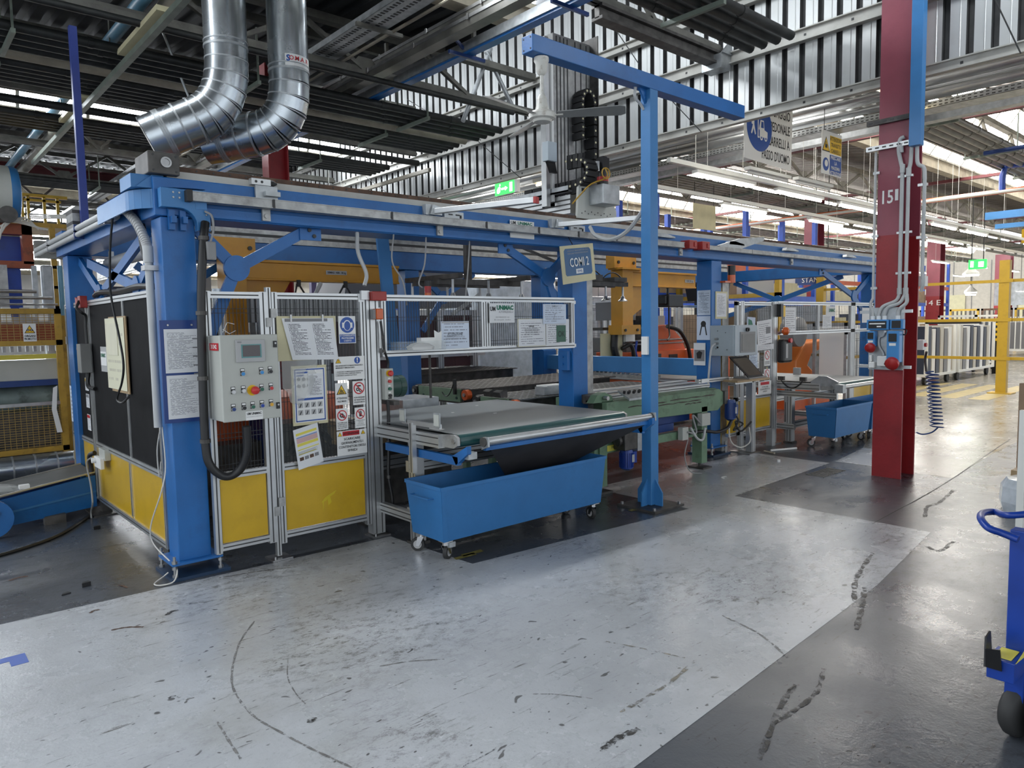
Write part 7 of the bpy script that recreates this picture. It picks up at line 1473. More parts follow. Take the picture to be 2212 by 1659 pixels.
# second robot cell right
r = root('orange_robot', 'orange and grey robot arm behind the far screen', 'robot', (12.6,6.6,0))
g = G(); pts = [(12.1,6.3,0.4),(12.15,6.3,0.85),(12.5,6.3,1.15),(13.2,6.3,1.2),(13.3,6.3,1.05),(12.75,6.3,0.95),(12.6,6.3,0.75),(12.95,6.3,0.55),(13.3,6.3,0.50),(13.3,6.3,0.4)]
part('arm', G().prism(pts,(0,0.5,0)), 'orange_robot', r, bevel=0.03); part('base', G().box(11.9,13.4,6.2,6.9,0,0.4), 'orange', r); part('grey_shoulder', G().lathe([(0.1,0),(0.26,0.05),(0.26,0.30),(0.1,0.35)], (12.2,6.2,1.35), (0,1,0), 18), 'gray', r, smooth=True); part('rear_wall', G().box(11.9,15.2,7.3,7.35,0.2,1.85), 'glass_dark', r)
one('orange_cabinet', 'orange column shaped cabinet behind the far fence signs', 'cabinet', G().box(9.35,9.9,6.2,6.3,0.2,1.10).box(9.35,9.9,6.0,6.3,0.0,0.2), 'orange')
r = root('panel_rack', 'wire rack of white panels behind the far screen', 'rack', (13,5.9,0))
for i in range(9): part('white_panel', G().box(12.6+i*0.13,12.66+i*0.13,5.6,6.1,0.55,1.45), 'print_white', r)
part('rack_frame', G().box(12.45,13.9,5.55,5.59,0.45,0.50).box(12.45,13.9,5.55,5.59,1.30,1.34).box(12.45,12.5,5.55,5.60,0.0,1.5).box(12.45,12.5,6.10,6.15,0.0,1.5).box(12.45,12.5,5.55,6.15,1.44,1.5).box(12.45,12.5,5.55,6.15,0.45,0.5).box(13.85,13.9,5.55,5.60,0.0,1.5).box(13.85,13.9,6.10,6.15,0.0,1.5).box(13.1,13.15,5.55,5.59,0.1,1.5), 'galv_dull', r); part('yellow_bar', G().box(12.45,13.9,5.53,5.55,0.88,0.93), 'yellow_old', r)
r = root('grey_panel_door', 'grey door panel beside the far belt by the red column', 'panel', (11.5,4.6,0.8)); part('panel', G().box(11.42,11.55,4.40,4.68,0.62,1.38), 'cabinet_blue', r); part('post', G().box(11.45,11.53,4.50,4.58,0,0.62), 'alu', r)

# ================================================================== LEFT MACHINE
r = root('mesh_guard', 'yellow framed mesh guard of the left machine', 'fence', (1,9,0.3)); YG = 9.0
for z in (1.76, 1.43, 0.30): part('rail', G().box(-0.5,1.52,YG,YG+0.05,z,z+0.055), 'yellow_old', r)
for x in (1.46, -0.5): part('stile', G().box(x,x+0.06,YG,YG+0.05,0.0,1.815), 'yellow_old', r)
wires(-0.5, 1.46, 1.48, 1.76, YG+0.02, r, px=0.055, ph=0.055, m='mesh_yellow', d=0.0025); wires(-0.5, 1.46, 0.35, 0.82, YG+0.02, r, px=0.05, ph=0.05, m='mesh_yellow', d=0.0025)
part('mid_bar', G().box(-0.5,1.46,YG,YG+0.04,0.80,0.835), 'steel', r)
r = plate('machine_sign', 'yellow triangle sign reading ORGANI IN MOTO on the mesh guard', 1.17, 1.285, 1.475, 1.66, 'print_white', y=8.985); tri(r, 1.228, 1.60, 0.095, 8.982); gear(r, 1.213, 1.592, 0.014, 8.9795); gear(r, 1.243, 1.592, 0.014, 8.9795)
txt('ORGANI', (1.228,8.982,1.53), 0.024, 'ink', r, w=0.095, bold=0.03); txt('IN MOTO', (1.228,8.982,1.50), 0.024, 'ink', r, w=0.10, bold=0.03)
r = root('forming_machine', 'big forming machine with orange beams behind the left mesh guard', 'machine', (0.5,10,0))
part('orange_band', G().box(-0.6,1.62,9.5,9.7,1.46,1.66), 'orange_dull', r); part('yellow_strip', G().box(-0.6,1.6,9.40,9.45,1.28,1.33), 'ink_yellow', r); part('grey_trough', G().box(-0.6,1.6,9.45,9.9,1.05,1.27), 'cabinet', r); part('blue_band', G().box(-0.6,1.6,9.40,9.9,0.985,1.05), 'blue_dark', r)
part('big_roller', G().cyl((-0.6,9.72,0.84),(1.62,9.72,0.84),0.16,24), mat('roller_paint',(0.18,0.23,0.22),0.4,var=0.3,scale=4,dirt=(0.02,0.02,0.02),dscale=5,damt=0.9), r, smooth=True); part('lower_body', G().box(-0.6,1.6,9.6,10.4,0.0,0.70), 'steel_dark', r); part('side_frame', G().box(1.55,1.66,9.35,9.45,0.0,1.75), 'yellow_old', r)
part('top_beam', G().box(-0.6,1.45,9.95,10.1,2.68,2.80).box(1.35,1.45,9.95,10.1,2.35,2.80).box(-0.6,1.45,9.95,10.1,2.30,2.38), 'orange_dull', r); part('blue_frame', G().box(1.16,1.32,10.0,10.2,1.7,2.3).box(0.4,1.40,10.2,10.4,2.38,2.68), 'blue_royal', r)
part('upper_block', G().box(-0.6,1.55,9.9,10.3,1.66,1.75).cyl((-0.6,9.6,1.95),(1.55,9.6,1.95),0.018,8).cyl((-0.6,9.6,2.02),(1.4,9.6,2.02),0.02,8).cyl((-0.6,9.62,1.88),(1.6,9.62,1.88),0.012,8), 'steel', r)
for i, x in enumerate((0.95,1.07,1.12,1.40)): part('guide_column', G().box(x,x+0.05,9.8,9.86,1.75,2.32), 'alu_dull' if i != 3 else 'galv_dull', r)
for i in range(12): part('nozzle', G().box(0.75+i*0.07,0.78+i*0.07,9.42,9.46,1.36,1.42), 'steel', r)
for i in range(5): part('clamp_block', G().box(0.72+i*0.17,0.80+i*0.17,9.5,9.6,1.69,1.84), 'steel' if i % 2 else 'print_white', r)
part('orange_label', G().box(0.9,1.0,9.49,9.5,1.50,1.62), 'steel_dark', r)
r = root('air_tank', 'white and blue pressure tank above the left machine', 'tank', (0.7,10,2.8))
part('white_shell', G().lathe([(0.20,-0.5),(0.31,-0.45),(0.312,0.0)],(1.255,10,3.125),(1,0,0),28), 'cabinet', r, smooth=True); part('blue_end', G().lathe([(0.313,0.0),(0.312,0.05),(0.29,0.085),(0.20,0.105),(0.05,0.115)],(1.255,10,3.125),(1,0,0),28), 'blue_pale', r, smooth=True); part('flange', G().disc((1.20,9.72,2.86),0.09,(0,-1,0),0.06,18), 'steel_dark', r); part('saddle', G().box(0.8,1.2,9.85,10.15,2.79,2.85), 'steel_dark', r)
one('terminal_box', 'grey terminal box with a key switch below the white tank', 'junction box', G().box(1.46,1.83,9.9,10.0,2.42,2.62).cyl((1.62,9.9,2.5),(1.62,9.86,2.5),0.03,10), 'cabinet_gray', bevel=0.004)
r = root('access_platform', 'yellow railed platform behind the white tank', 'platform', (2,12,2.6)); part('deck', G().box(1.45,2.4,12,13.0,3.03,3.09), 'yellow_old', r)
for x in (1.64,1.71,1.90,2.06): part('baluster', G().box(x,x+0.035,12,12.04,3.09,3.45), 'yellow_rail', r)
part('top_rail', G().box(1.5,2.12,12,12.04,3.38,3.41).box(1.5,2.2,12.0,12.05,3.44,3.48), 'yellow_rail', r)
for x in (1.95, 2.25): part('leg', G().box(x,x+0.07,11.97,12.04,0,3.03), 'yellow_old', r)
for k in range(4): part('rung', G().box(1.95,2.3,11.97,12.01,1.9+k*0.28,1.94+k*0.28), 'yellow_old', r)
for i in range(4): cable('hanging_cable', 'pale cable drooping from the left machine, %s of the bundle' % ORD[i], [(1.5+0.03*i,9.85,2.74),(1.35-0.05*i,9.8,2.85-0.02*i),(1.1,9.8,2.72-0.05*i),(0.9,9.8,2.60-0.03*i)], 0.010, 'wire_white')
for i in range(3): cable('hanging_cable', 'white cable arching from the left machine to the gantry, %s of three' % ORD[i], [(1.42,9.85,2.86+0.02*i),(1.75,9.4,2.83+0.015*i),(2.0,8.8,2.78+0.02*i),(2.05,8.3,2.7)], 0.009, 'wire_white')
one('drop_pipe', 'grey square downpipe with rounded foot at the left machine', 'pipe', G().box(1.52,1.64,10.0,10.1,0.0,2.35), 'galv_dull', bevel=0.02); one('drop_pipe', 'pale blue pipe beside the grey downpipe', 'pipe', G().cyl((1.72,10.05,0.0),(1.72,10.05,2.35),0.03,10), 'blue_pipe', smooth=True)
r = root('floor_duct', 'galvanised spiral duct lying on the floor at the left', 'duct', (0.6,8.9,0.2)); part('pipe', G().cyl((-0.8,8.75,0.20),(1.75,8.75,0.20),0.125,24), 'galv', r, smooth=True)
for i in range(13): part('seam', G().cyl((-0.75+i*0.19,8.75,0.20),(-0.735+i*0.19,8.75,0.20),0.129,24), 'galv_dull', r, smooth=True)
r = root('floor_conveyor', 'low blue conveyor bed on the floor beside the side fence', 'conveyor', (0.7,7,0)); 
part('bed', G().prism([(0.60,6.75,0.06),(1.36,7.02,0.06),(1.36,7.02,0.33),(0.62,6.75,0.27)],(0,0.03,0)), 'blue', r); part('lower_lip', G().prism([(0.60,6.74,0.155),(1.36,7.01,0.185),(1.36,7.01,0.20),(0.60,6.74,0.17)],(0,0.02,0)), 'blue_pale', r)
part('top_plate', G().prism([(0.62,6.78,0.285),(1.36,7.05,0.345),(1.36,7.62,0.345),(0.62,7.4,0.285)],(0,0,0.006)), 'belt_mid', r); part('edge_strip', G().bar((0.62,6.78,0.30),(1.36,7.04,0.355),0.015,0.012).bar((0.72,7.42,0.30),(1.36,7.6,0.355),0.015,0.012), 'alu', r)
part('end_disc', G().disc((0.58,6.70,0.155),0.145,(0,-1,0),0.05,28), 'blue', r); part('disc_bolt', G().cyl((0.61,6.65,0.20),(0.61,6.635,0.20),0.025,10).cyl((0.56,6.65,0.07),(0.56,6.635,0.07),0.02,10), 'steel', r)
part('far_side', G().prism([(0.60,7.5,0.06),(1.36,7.66,0.06),(1.36,7.66,0.32),(0.62,7.5,0.26)],(0,0.03,0)), 'blue_dark', r); part('foot', G().box(0.95,1.10,6.86,6.94,0.0,0.07), 'steel_dark', r)
one('crumpled_film', 'crumpled plastic and white label on the low blue conveyor', 'plastic', G().lathe([(0.13,0),(0.15,0.02),(0.08,0.05),(0.01,0.06)],(0.70,7.0,0.30),(0.1,0,1),7), 'plastic_sleeve'); one('white_label', 'small white folded label on the low blue conveyor', 'label', G().box(0.80,0.87,6.90,6.96,0.315,0.345), 'print_white')
cable('floor_cable', 'black cable lying across the dark floor at the left', [(0.35,6.02,0.012),(0.75,6.22,0.012),(1.0,6.45,0.012),(1.30,6.95,0.012)], 0.014)
one('white_strip', 'white plastic strip stuck on the left mesh guard', 'strip', G().prism([(1.40,8.98,0.98),(1.44,8.98,1.0),(1.42,8.98,0.75),(1.46,8.98,0.50),(1.41,8.98,0.50),(1.375,8.98,0.75)],(0,0.004,0)), 'print_white')
for i, (x, y) in enumerate(((1.21,6.42),(0.86,5.0),(0.74,4.93))): one('floor_debris', ['small black clip on the floor by the hanging lead','small black clip near the corner of the light lane','flat dark scrap near the light lane edge'][i], 'debris', G().prism([(x,y,0.001),(x+0.05,y+0.01,0.001),(x+0.04,y+0.04,0.001),(x+0.01,y+0.03,0.001)],(0,0,0.025 if i < 2 else 0.006)), 'black')
# ================================================================== FAR HALL
# ---- stencilled column fittings
SP = root('socket_panel', 'galvanised panel with blue industrial sockets on the red column', 'socket panel', (7.36,2.9,1.06))
part('back_plate', G().box(7.345,7.355,2.74,3.06,1.06,1.66), 'galv_dull', SP)
for (y, z) in ((3.10,1.62),(2.71,1.62),(3.10,1.09),(2.71,1.09)): part('mounting_lug', G().box(7.340,7.368,y-0.04,y+0.05,z-0.015,z+0.015), 'alu', SP)
def sbox(y0, y1, z0, z1, d, name='switch_box', m='blue_socket'): return part(name, G().box(7.345-d,7.345,y0,y1,z0,z1), m, SP, bevel=0.008)
b = sbox(2.853,3.06,1.445,1.545,0.06); part('window', G().box(7.280,7.286,2.875,3.04,1.46,1.53), 'black', b); part('breaker_row', G().box(7.277,7.281,2.885,3.03,1.50,1.512).box(7.277,7.281,2.92,2.96,1.472,1.485), 'print_white', b)
b = sbox(2.725,2.845,1.45,1.545,0.06); part('window', G().box(7.280,7.286,2.745,2.825,1.462,1.532), 'black', b)
b = sbox(2.975,3.05,1.285,1.435,0.075, 'socket_box'); part('rotary_switch', G().box(7.262,7.27,2.987,3.038,1.36,1.42), 'black', b); part('warning_label', G().box(7.268,7.27,2.99,3.035,1.325,1.345), 'print_white', b); part('socket_flap', G().lathe([(0.048,0),(0.048,0.03),(0.02,0.05)],(7.285,3.015,1.28),(-1,0,-0.5),18), 'red', b, smooth=True)
b = sbox(2.745,2.86,1.135,1.435,0.085, 'socket_box', 'blue_socket'); part('rotary_switch', G().box(7.252,7.26,2.77,2.84,1.335,1.41), 'black', b); part('warning_label', G().box(7.258,7.26,2.775,2.835,1.295,1.32), 'print_white', b); part('socket_flap', G().lathe([(0.062,0),(0.062,0.035),(0.025,0.06)],(7.275,2.805,1.135),(-1,0,-0.5),18), 'red', b, smooth=True)
b = sbox(2.87,2.96,1.095,1.195,0.05, 'junction_box', 'print_white'); part('knockout', G().cyl((7.295,2.875,1.12),(7.285,2.875,1.12),0.014,10), 'black', b)
sbox(2.985,3.04,1.075,1.135,0.045, 'junction_box', 'print_white')
part('link_tube', G().tube(spline([(7.33,2.90,1.44),(7.33,2.92,1.39),(7.33,2.955,1.37),(7.33,2.955,1.29),(7.33,2.92,1.23),(7.33,2.91,1.20)]),0.011,8), 'pvc', SP)
for y in (2.90, 3.03): part('gland', G().cyl((7.33,y,1.44 if y < 3 else 1.20),(7.33,y,1.42 if y < 3 else 1.14),0.014,8), 'print_white', SP)
part('lead_loop', G().tube(spline([(7.33,2.74,1.45),(7.33,2.71,1.44),(7.33,2.72,1.40),(7.33,2.74,1.40)]),0.006,6), 'black', SP)
CO = root('conduit_run', 'bundle of grey pvc conduits running down the red column', 'conduit', (7.36,2.78,1.6))
for i, pts in enumerate(([(7.355,2.78,3.24),(7.35,2.815,3.22),(7.35,2.825,3.12),(7.35,2.79,2.95)],[(7.355,2.77,3.19),(7.35,2.80,3.17),(7.35,2.80,3.10)],[(7.355,2.715,3.14),(7.355,2.72,3.0),(7.355,2.735,2.93)],[(7.36,2.67,3.14),(7.36,2.66,2.98),(7.37,2.61,2.93),(7.37,2.60,2.82)])): part('flexible_hose', G().tube(spline(pts,6),0.018,10), 'pvc', CO, smooth=True)
for i, y in enumerate((2.790, 2.735)):
    zt = 2.96 if i == 0 else 2.92; part('tube', G().cyl((7.355,y,1.78),(7.355,y,zt),0.018 if i == 0 else 0.016,12), 'pvc', CO, smooth=True); part('coupling', G().cyl((7.355,y,zt-0.05),(7.355,y,zt+0.03),0.023,12).cyl((7.355,y,1.78),(7.355,y,1.84),0.023,12), 'pvc', CO, smooth=True)
part('tube', G().cyl((7.37,2.60,2.85),(7.37,2.60,2.0),0.016,12), 'pvc', CO, smooth=True); part('flexible_hose', G().tube(spline([(7.37,2.60,2.0),(7.37,2.59,1.88),(7.38,2.61,1.80)]),0.018,10), 'pvc', CO, smooth=True)
for pts in ([(7.355,2.79,1.78),(7.35,2.82,1.72),(7.34,2.93,1.67),(7.335,2.965,1.60),(7.335,2.965,1.56)],[(7.355,2.74,1.78),(7.34,2.78,1.70),(7.335,2.88,1.66),(7.335,2.91,1.60),(7.335,2.91,1.56)],[(7.355,2.725,1.78),(7.34,2.72,1.70),(7.335,2.78,1.64),(7.335,2.79,1.60),(7.335,2.79,1.56)]): part('flexible_hose', G().tube(spline(pts,6),0.017,10), 'pvc', CO, smooth=True)
for y in (3.02, 2.965, 2.91, 2.79): part('gland', G().cyl((7.335,y,1.545),(7.335,y,1.58),0.021,10), 'print_white', CO)
for z in (2.88, 2.36, 1.98): part('clip', G().box(7.355,7.38,2.70,2.83,z-0.010,z+0.010), 'alu', CO)
part('edge_tube', G().cyl((7.37,3.04,1.75),(7.37,3.04,3.15),0.012,10), 'pvc', CO, smooth=True); part('flexible_hose', G().tube(spline([(7.37,3.04,1.75),(7.365,3.06,1.69),(7.35,3.03,1.63),(7.335,3.02,1.56)]),0.014,8), 'pvc', CO, smooth=True)
for z in (2.95, 2.35, 1.85): part('clip', G().box(7.36,7.39,3.00,3.06,z-0.012,z+0.012), 'alu', CO)
for z in (2.78, 2.3): part('clip', G().box(7.37,7.40,2.58,2.66,z-0.012,z+0.012), 'alu', CO)
for z, m in ((3.42,'steel_dark'),(3.18,'alu')):
    r = root('slotted_strut', '%s slotted strut across the red column' % ('dark upper' if z > 3.3 else 'pale lower'), 'strut', (7.36,2.92,z)); part('channel', G().box(7.335,7.378,2.70,3.12,z-0.022,z+0.022), m, r)
    g = G()
    for k in range(6): g.box(7.333,7.336,2.74+k*0.065,2.775+k*0.065,z-0.007,z+0.007)
    part('slot', g, 'groove', r)
r = root('cable_duct', 'blue square cable duct down the red column', 'cable duct', (7.3,2.66,3.13)); part('duct', G().box(7.28,7.37,2.615,2.715,3.13,5.6), 'blue_pale', r, bevel=0.003)
r = root('spiral_hose', 'dark blue coiled air hose hanging behind the red column', 'hose', (7.8,2.65,0.6)); n = 150
part('coil', G().tube([(7.86+0.055*cos(t*2*pi/10),2.66+0.055*sin(t*2*pi/10)-0.0004*t,1.02-0.0037*t) for t in range(n)],0.0075,6), 'blue_dark', r, smooth=True); part('tail', G().tube(spline([(7.90,2.60,0.47),(7.86,2.64,0.42),(7.78,2.70,0.40),(7.73,2.74,0.42)]),0.0075,6), 'blue_dark', r)
part('coupling', G().tube(spline([(7.86,2.71,1.02),(7.85,2.72,1.14),(7.82,2.70,1.22)]),0.012,6), 'steel_dark', r)
r = root('light_barrier', 'white sensor box with a red lens behind the red column, upper', 'sensor', (7.75,2.60,1.9)); part('box', G().box(7.70,7.78,2.69,2.75,1.86,1.96), 'print_white', r, bevel=0.004)
r = root('light_barrier', 'white sensor box with a red lens behind the red column, lower', 'sensor', (7.75,2.60,1.25)); part('box', G().box(7.70,7.78,2.69,2.75,1.24,1.34), 'print_white', r, bevel=0.004); part('lens', G().cyl((7.74,2.69,1.29),(7.74,2.67,1.29),0.02,10), 'red', r)
# ---- hanging signs
r = root('pedestrian_sign', 'big white sign with a blue forklift disc reading PASSO D\'UOMO', 'sign', (8.85,5,3.5)); YP = 5.0
A_ = [(8.27,YP,3.58),(9.43,YP,3.555),(9.46,YP,4.35),(8.27,YP,4.35)]; part('board', quadsheet(G(), A_, 0.01), 'print_white', r)
part('blue_disc', G().disc((8.62,YP-0.006,4.0),0.30,(0,-1,0),0.002,40), 'sign_blue', r)
def flatp(name, pts, m, y, rr, ox, oz, s): part(name, G().prism([(ox+a*s,y,oz+b*s) for a, b in pts],(0,-0.001,0)), m, rr)
yy = YP-0.0085
flatp('forklift_symbol', [(0.0,-0.10),(0.0,-0.02),(-0.02,0.0),(0.02,0.12),(0.10,0.12),(0.12,0.0),(0.20,-0.02),(0.20,-0.10)], 'print_white', yy, r, 8.62, 3.98, 0.95); flatp('forklift_window', [(0.03,0.02),(0.04,0.10),(0.09,0.10),(0.10,0.02)], 'sign_blue', yy-0.0012, r, 8.62, 3.98, 0.95); flatp('forklift_mast', [(-0.05,-0.12),(-0.05,0.16),(-0.03,0.16),(-0.03,-0.10),(-0.0,-0.10),(-0.0,-0.12)], 'print_white', yy, r, 8.62, 3.98, 0.95)
for dx in (0.045, 0.155): part('forklift_wheel', G().disc((8.62+dx*0.95,yy-0.001,3.875),0.032,(0,-1,0),0.001,16), 'print_white', r); part('forklift_hub', G().disc((8.62+dx*0.95,yy-0.002,3.875),0.015,(0,-1,0),0.001,12), 'sign_blue', r)
part('walker_head', G().disc((8.48,yy,4.10),0.018,(0,-1,0),0.001,14), 'print_white', r); flatp('walker_body', [(-0.012,0.09),(0.012,0.09),(0.014,0.03),(0.05,-0.07),(0.03,-0.08),(0.0,-0.01),(-0.035,-0.08),(-0.055,-0.07),(-0.015,0.03),(-0.04,0.03),(-0.045,0.05)], 'print_white', yy, r, 8.475, 3.98, 1.1)
for i, (s, w) in enumerate((('PASSAGGIO',0.62),('PEDONALE',0.50),('CARRELLI A',0.56),('PASSO D\'UOMO',0.70))): txt(s, ((9.08,9.13,9.10,9.03)[i],YP-0.006,4.24-i*0.187), 0.125, 'ink', r, w=w, bold=0.015)
for x in (8.4, 9.3): part('cord', G().cyl((x,YP,4.34),(x,YP,hall_roof_z(YP)+0.02),0.005,6), 'cable', r)
YQ = 4.6
r = root('forklift_sign', 'narrow sign with yellow and blue fields reading ATTENZIONE TRANSITO CARRELLI', 'sign', (9.76,4.6,3.5)); part('board', G().box(9.48,10.04,YQ-0.005,YQ+0.005,3.47,4.03), 'print_white', r)
part('yellow_field', G().box(9.699,10.031,YQ-0.007,YQ-0.005,3.755,3.984), 'sign_yellow', r); part('blue_field', G().box(9.699,10.031,YQ-0.007,YQ-0.005,3.484,3.736), 'sign_blue', r); tri(r, 9.589, 3.856, 0.22, YQ-0.006); part('forklift_symbol', G().box(9.559,9.62,YQ-0.010,YQ-0.0085,3.81,3.856).box(9.572,9.585,YQ-0.010,YQ-0.0085,3.856,3.892), 'ink', r)
part('blue_disc', G().disc((9.589,YQ-0.006,3.599),0.085,(0,-1,0),0.001,24), 'sign_blue', r); part('head_symbol', G().disc((9.598,YQ-0.008,3.612),0.045,(0,-1,0),0.001,16), 'print_white', r)
for i, s in enumerate(('ATTENZIONE','TRANSITO','CARRELLI')): txt(s, (9.865,YQ-0.007,3.943-i*0.078), 0.055, 'ink', r, w=(0.33,0.29,0.27)[i], bold=0.01)
for i, s in enumerate(('PRESTARE','LA','MASSIMA','ATTENZIONE')): txt(s, (9.865,YQ-0.007,3.701-i*0.066), 0.048, 'print_white', r, w=(0.28,0.07,0.25,0.33)[i], bold=0.02)
for x in (9.541, 9.979): part('cord', G().cyl((x,YQ,4.021),(x,YQ,hall_roof_z(YQ)+0.02),0.005,6), 'cable', r)
r = root('exit_sign', 'green lit exit sign with a running figure and arrow on the partition wall', 'exit sign', (7.6,8.95,3.66)); part('housing', G().box(7.615,7.68,8.50,9.02,3.61,3.80), 'print_white', r); part('green_face', G().box(7.610,7.615,8.56,9.02,3.61,3.80), 'exit_green', r)
part('door_symbol', G().box(7.607,7.610,8.60,8.665,3.635,3.775), 'exit_white', r); part('arrow', G().prism([(7.6085,8.86,3.685),(7.6085,8.77,3.685),(7.6085,8.77,3.665),(7.6085,8.71,3.70),(7.6085,8.77,3.735),(7.6085,8.77,3.715),(7.6085,8.86,3.715)],(-0.001,0,0)), 'exit_white', r); part('runner', G().prism([(7.6085,8.93,3.635),(7.6085,8.89,3.66),(7.6085,8.88,3.72),(7.6085,8.90,3.745),(7.6085,8.94,3.73),(7.6085,8.97,3.69),(7.6085,8.97,3.65)],(-0.001,0,0)).disc((7.6085,8.895,3.765),0.016,(-1,0,0),0.001,10), 'exit_white', r)
r = root('exit_sign', 'green lit exit sign hanging over the racks of panels in the far hall', 'exit sign', (22.5,6.57,2.85)); part('green_face', G().box(22.5,22.56,6.36,6.78,2.85,3.10), 'exit_green', r); part('door_symbol', G().box(22.48,22.5,6.66,6.73,2.90,3.06).box(22.48,22.5,6.42,6.54,2.90,3.04), 'exit_white', r); part('cord', G().box(22.5,22.52,6.42,6.44,3.1,5.22).box(22.5,22.52,6.7,6.72,3.1,5.25), 'cable', r)
one('exit_sign', 'small green exit sign seen below the gantry beam', 'exit sign', G().box(8.6,8.65,14.2,14.8,3.05,3.3).box(8.62,8.63,14.5,14.51,3.3,5.2), 'exit_green')
r = root('blank_banner', 'cream blank banner hanging in the far hall', 'banner', (13.3,9,3.5)); part('sheet', G().box(12.95,13.77,8.99,9.0,3.50,4.02), 'cream', r); part('cord', G().box(13.0,13.01,8.99,9.0,4.02,5.7).box(13.7,13.71,8.99,9.0,4.02,5.7), 'cable', r)
for i, (x, y, z) in enumerate(((28,6.5,3.9),(30,5.9,3.85),(33,6.4,3.95))): r = root('zone_sign', 'yellow zone sign hanging high in the far hall, %s one' % ORD[i], 'sign', (x,y,z)); part('sheet', G().box(x,x+0.03,y-0.45,y+0.45,z,z+0.45), 'sign_yellow', r); part('text_line', G().box(x-0.01,x,y-0.35,y+0.35,z+0.12,z+0.18).box(x-0.01,x,y-0.3,y+0.3,z+0.26,z+0.32), 'ink', r); part('cord', G().box(x,x+0.02,y-0.4,y-0.38,z+0.45,5.7), 'cable', r)
r = root('plastic_banner', 'pale translucent banner beyond the yellow barrier', 'banner', (30,7,2.2)); part('sheet', G().box(30,30.02,6.2,8.2,1.95,2.85), 'film', r); part('cord', G().box(30,30.02,6.3,6.32,2.85,5.7), 'cable', r)
r = root('store_sign', 'dark blue store sign with white letters beyond the far beam', 'sign', (19,9.4,2.4)); part('board', G().box(19,19.03,8.9,9.9,2.5,2.95), 'blue_dark', r); txt('MAGAZZINO', (18.99,9.4,2.82), 0.14, 'print_white', r, 'left', w=0.85); txt('STAMPI', (18.99,9.4,2.62), 0.14, 'print_white', r, 'left', w=0.6); part('cord', G().box(19,19.02,9.0,9.02,2.95,5.7), 'cable', r)
# ---- yellow barrier
YB = root('yellow_barrier', 'yellow steel barrier with three rails right of the red column', 'barrier', (17.16,4.5,0))
part('post', G().box(17.10,17.24,4.42,4.60,0.0,2.68), 'yellow_rail', YB); part('foot_plate', G().box(17.0,17.34,4.3,4.72,0,0.02), 'yellow_rail', YB)
for z in (2.27, 1.49, 0.71): part('rail', G().box(17.15,17.19,4.60,8.2,z-0.03,z+0.03), 'yellow_rail', YB); part('rail', G().box(17.15,17.19,0.5,4.42,z-0.03,z+0.03), 'yellow_rail', YB); part('bolt_plate', G().box(17.09,17.10,4.36,4.66,z-0.035,z+0.035), 'yellow_rail', YB)
part('post', G().box(17.10,17.24,8.2,8.38,0,2.68), 'yellow_rail', YB)
part('striped_tape', G().box(17.14,17.15,4.9,5.9,1.42,1.46), 'black', YB)
# ---- carts with panels
def cart(x0, x1, y0, y1, label, cols, zt=1.36):
    r = root('panel_cart', label, 'cart', ((x0+x1)/2,(y0+y1)/2,0), 'carts of upright panels'); part('bed', G().box(x0,x1,y0,y1,0.20,0.26), 'lamp_white', r)
    for x in (x0, x1-0.06): part('end_frame', G().box(x,x+0.06,y0,y0+0.06,0.26,zt+0.12).box(x,x+0.06,y1-0.06,y1,0.26,zt+0.12).box(x,x+0.06,y0,y1,zt+0.06,zt+0.12), 'lamp_white', r)
    n = int((x1-x0-0.2)/0.26); cs = ['panel_navy','print_white','panel_navy','panel_beige','panel_gray','print_white','panel_navy','panel_beige']
    for i in range(n):
        x = x0+0.1+i*0.26; h = zt-0.03*((i*5) % 3); part('panel', G().box(x,x+0.20,y0+0.02,y1-0.02,0.26,h), cs[(i+cols) % 8], r)
    for x in (x0+0.25, x1-0.25):
        for y in (y0+0.12, y1-0.12): part('wheel', G().cyl((x,y-0.03,0.10),(x,y+0.03,0.10),0.10,14), 'rubber', r); part('fork', G().box(x-0.03,x+0.03,y-0.05,y+0.05,0.17,0.20), 'steel_dark', r)
    return r
cart(18.0, 19.9, 6.2, 7.2, 'cart of navy and white panels, nearest behind the barrier', 0)
cart(20.1, 22.9, 6.2, 7.2, 'cart of striped panels with a yellow tape end, second behind the barrier', 3)
cart(23.4, 25.6, 6.8, 7.8, 'white and grey panel cart, third behind the barrier', 5, 1.5)
for j, (x, y) in enumerate(((30,7.0),(34,8.0),(38,8.4),(33,5.4))):
    r = root('wire_rack_cart', 'pale wire rack cart far behind the yellow barrier, %s one' % ORD[j], 'cart', (x,y,0)); part('base', G().box(x,x+3.0,y,y+1.2,0.35,0.42), 'lamp_white', r)
    g = G()
    for k in range(18): g.box(x+k*0.17,x+k*0.17+0.03,y,y+0.03,0.42,1.55); 
    for z in (0.8,1.2,1.52): g.box(x,x+3,y,y+0.03,z,z+0.04)
    for k in range(8): g.box(x-0.02,x+0.02,y+k*0.17,y+k*0.17+0.03,0.42,1.55)
    tag(part('wire_side', g, 'lamp_white', r), kind='stuff')
    for k in range(6): part('panel', G().box(x+0.2+k*0.45,x+0.28+k*0.45,y+0.1,y+1.1,0.42,1.35), 'print_white' if k % 2 else 'panel_gray', r)
    for wx in (0.3,2.7): part('wheel', G().cyl((x+wx,y+0.1,0.15),(x+wx,y+0.2,0.15),0.15,12), 'rubber', r); part('leg', G().box(x+wx-0.05,x+wx+0.05,y+0.1,y+0.2,0.25,0.35), 'steel_dark', r)
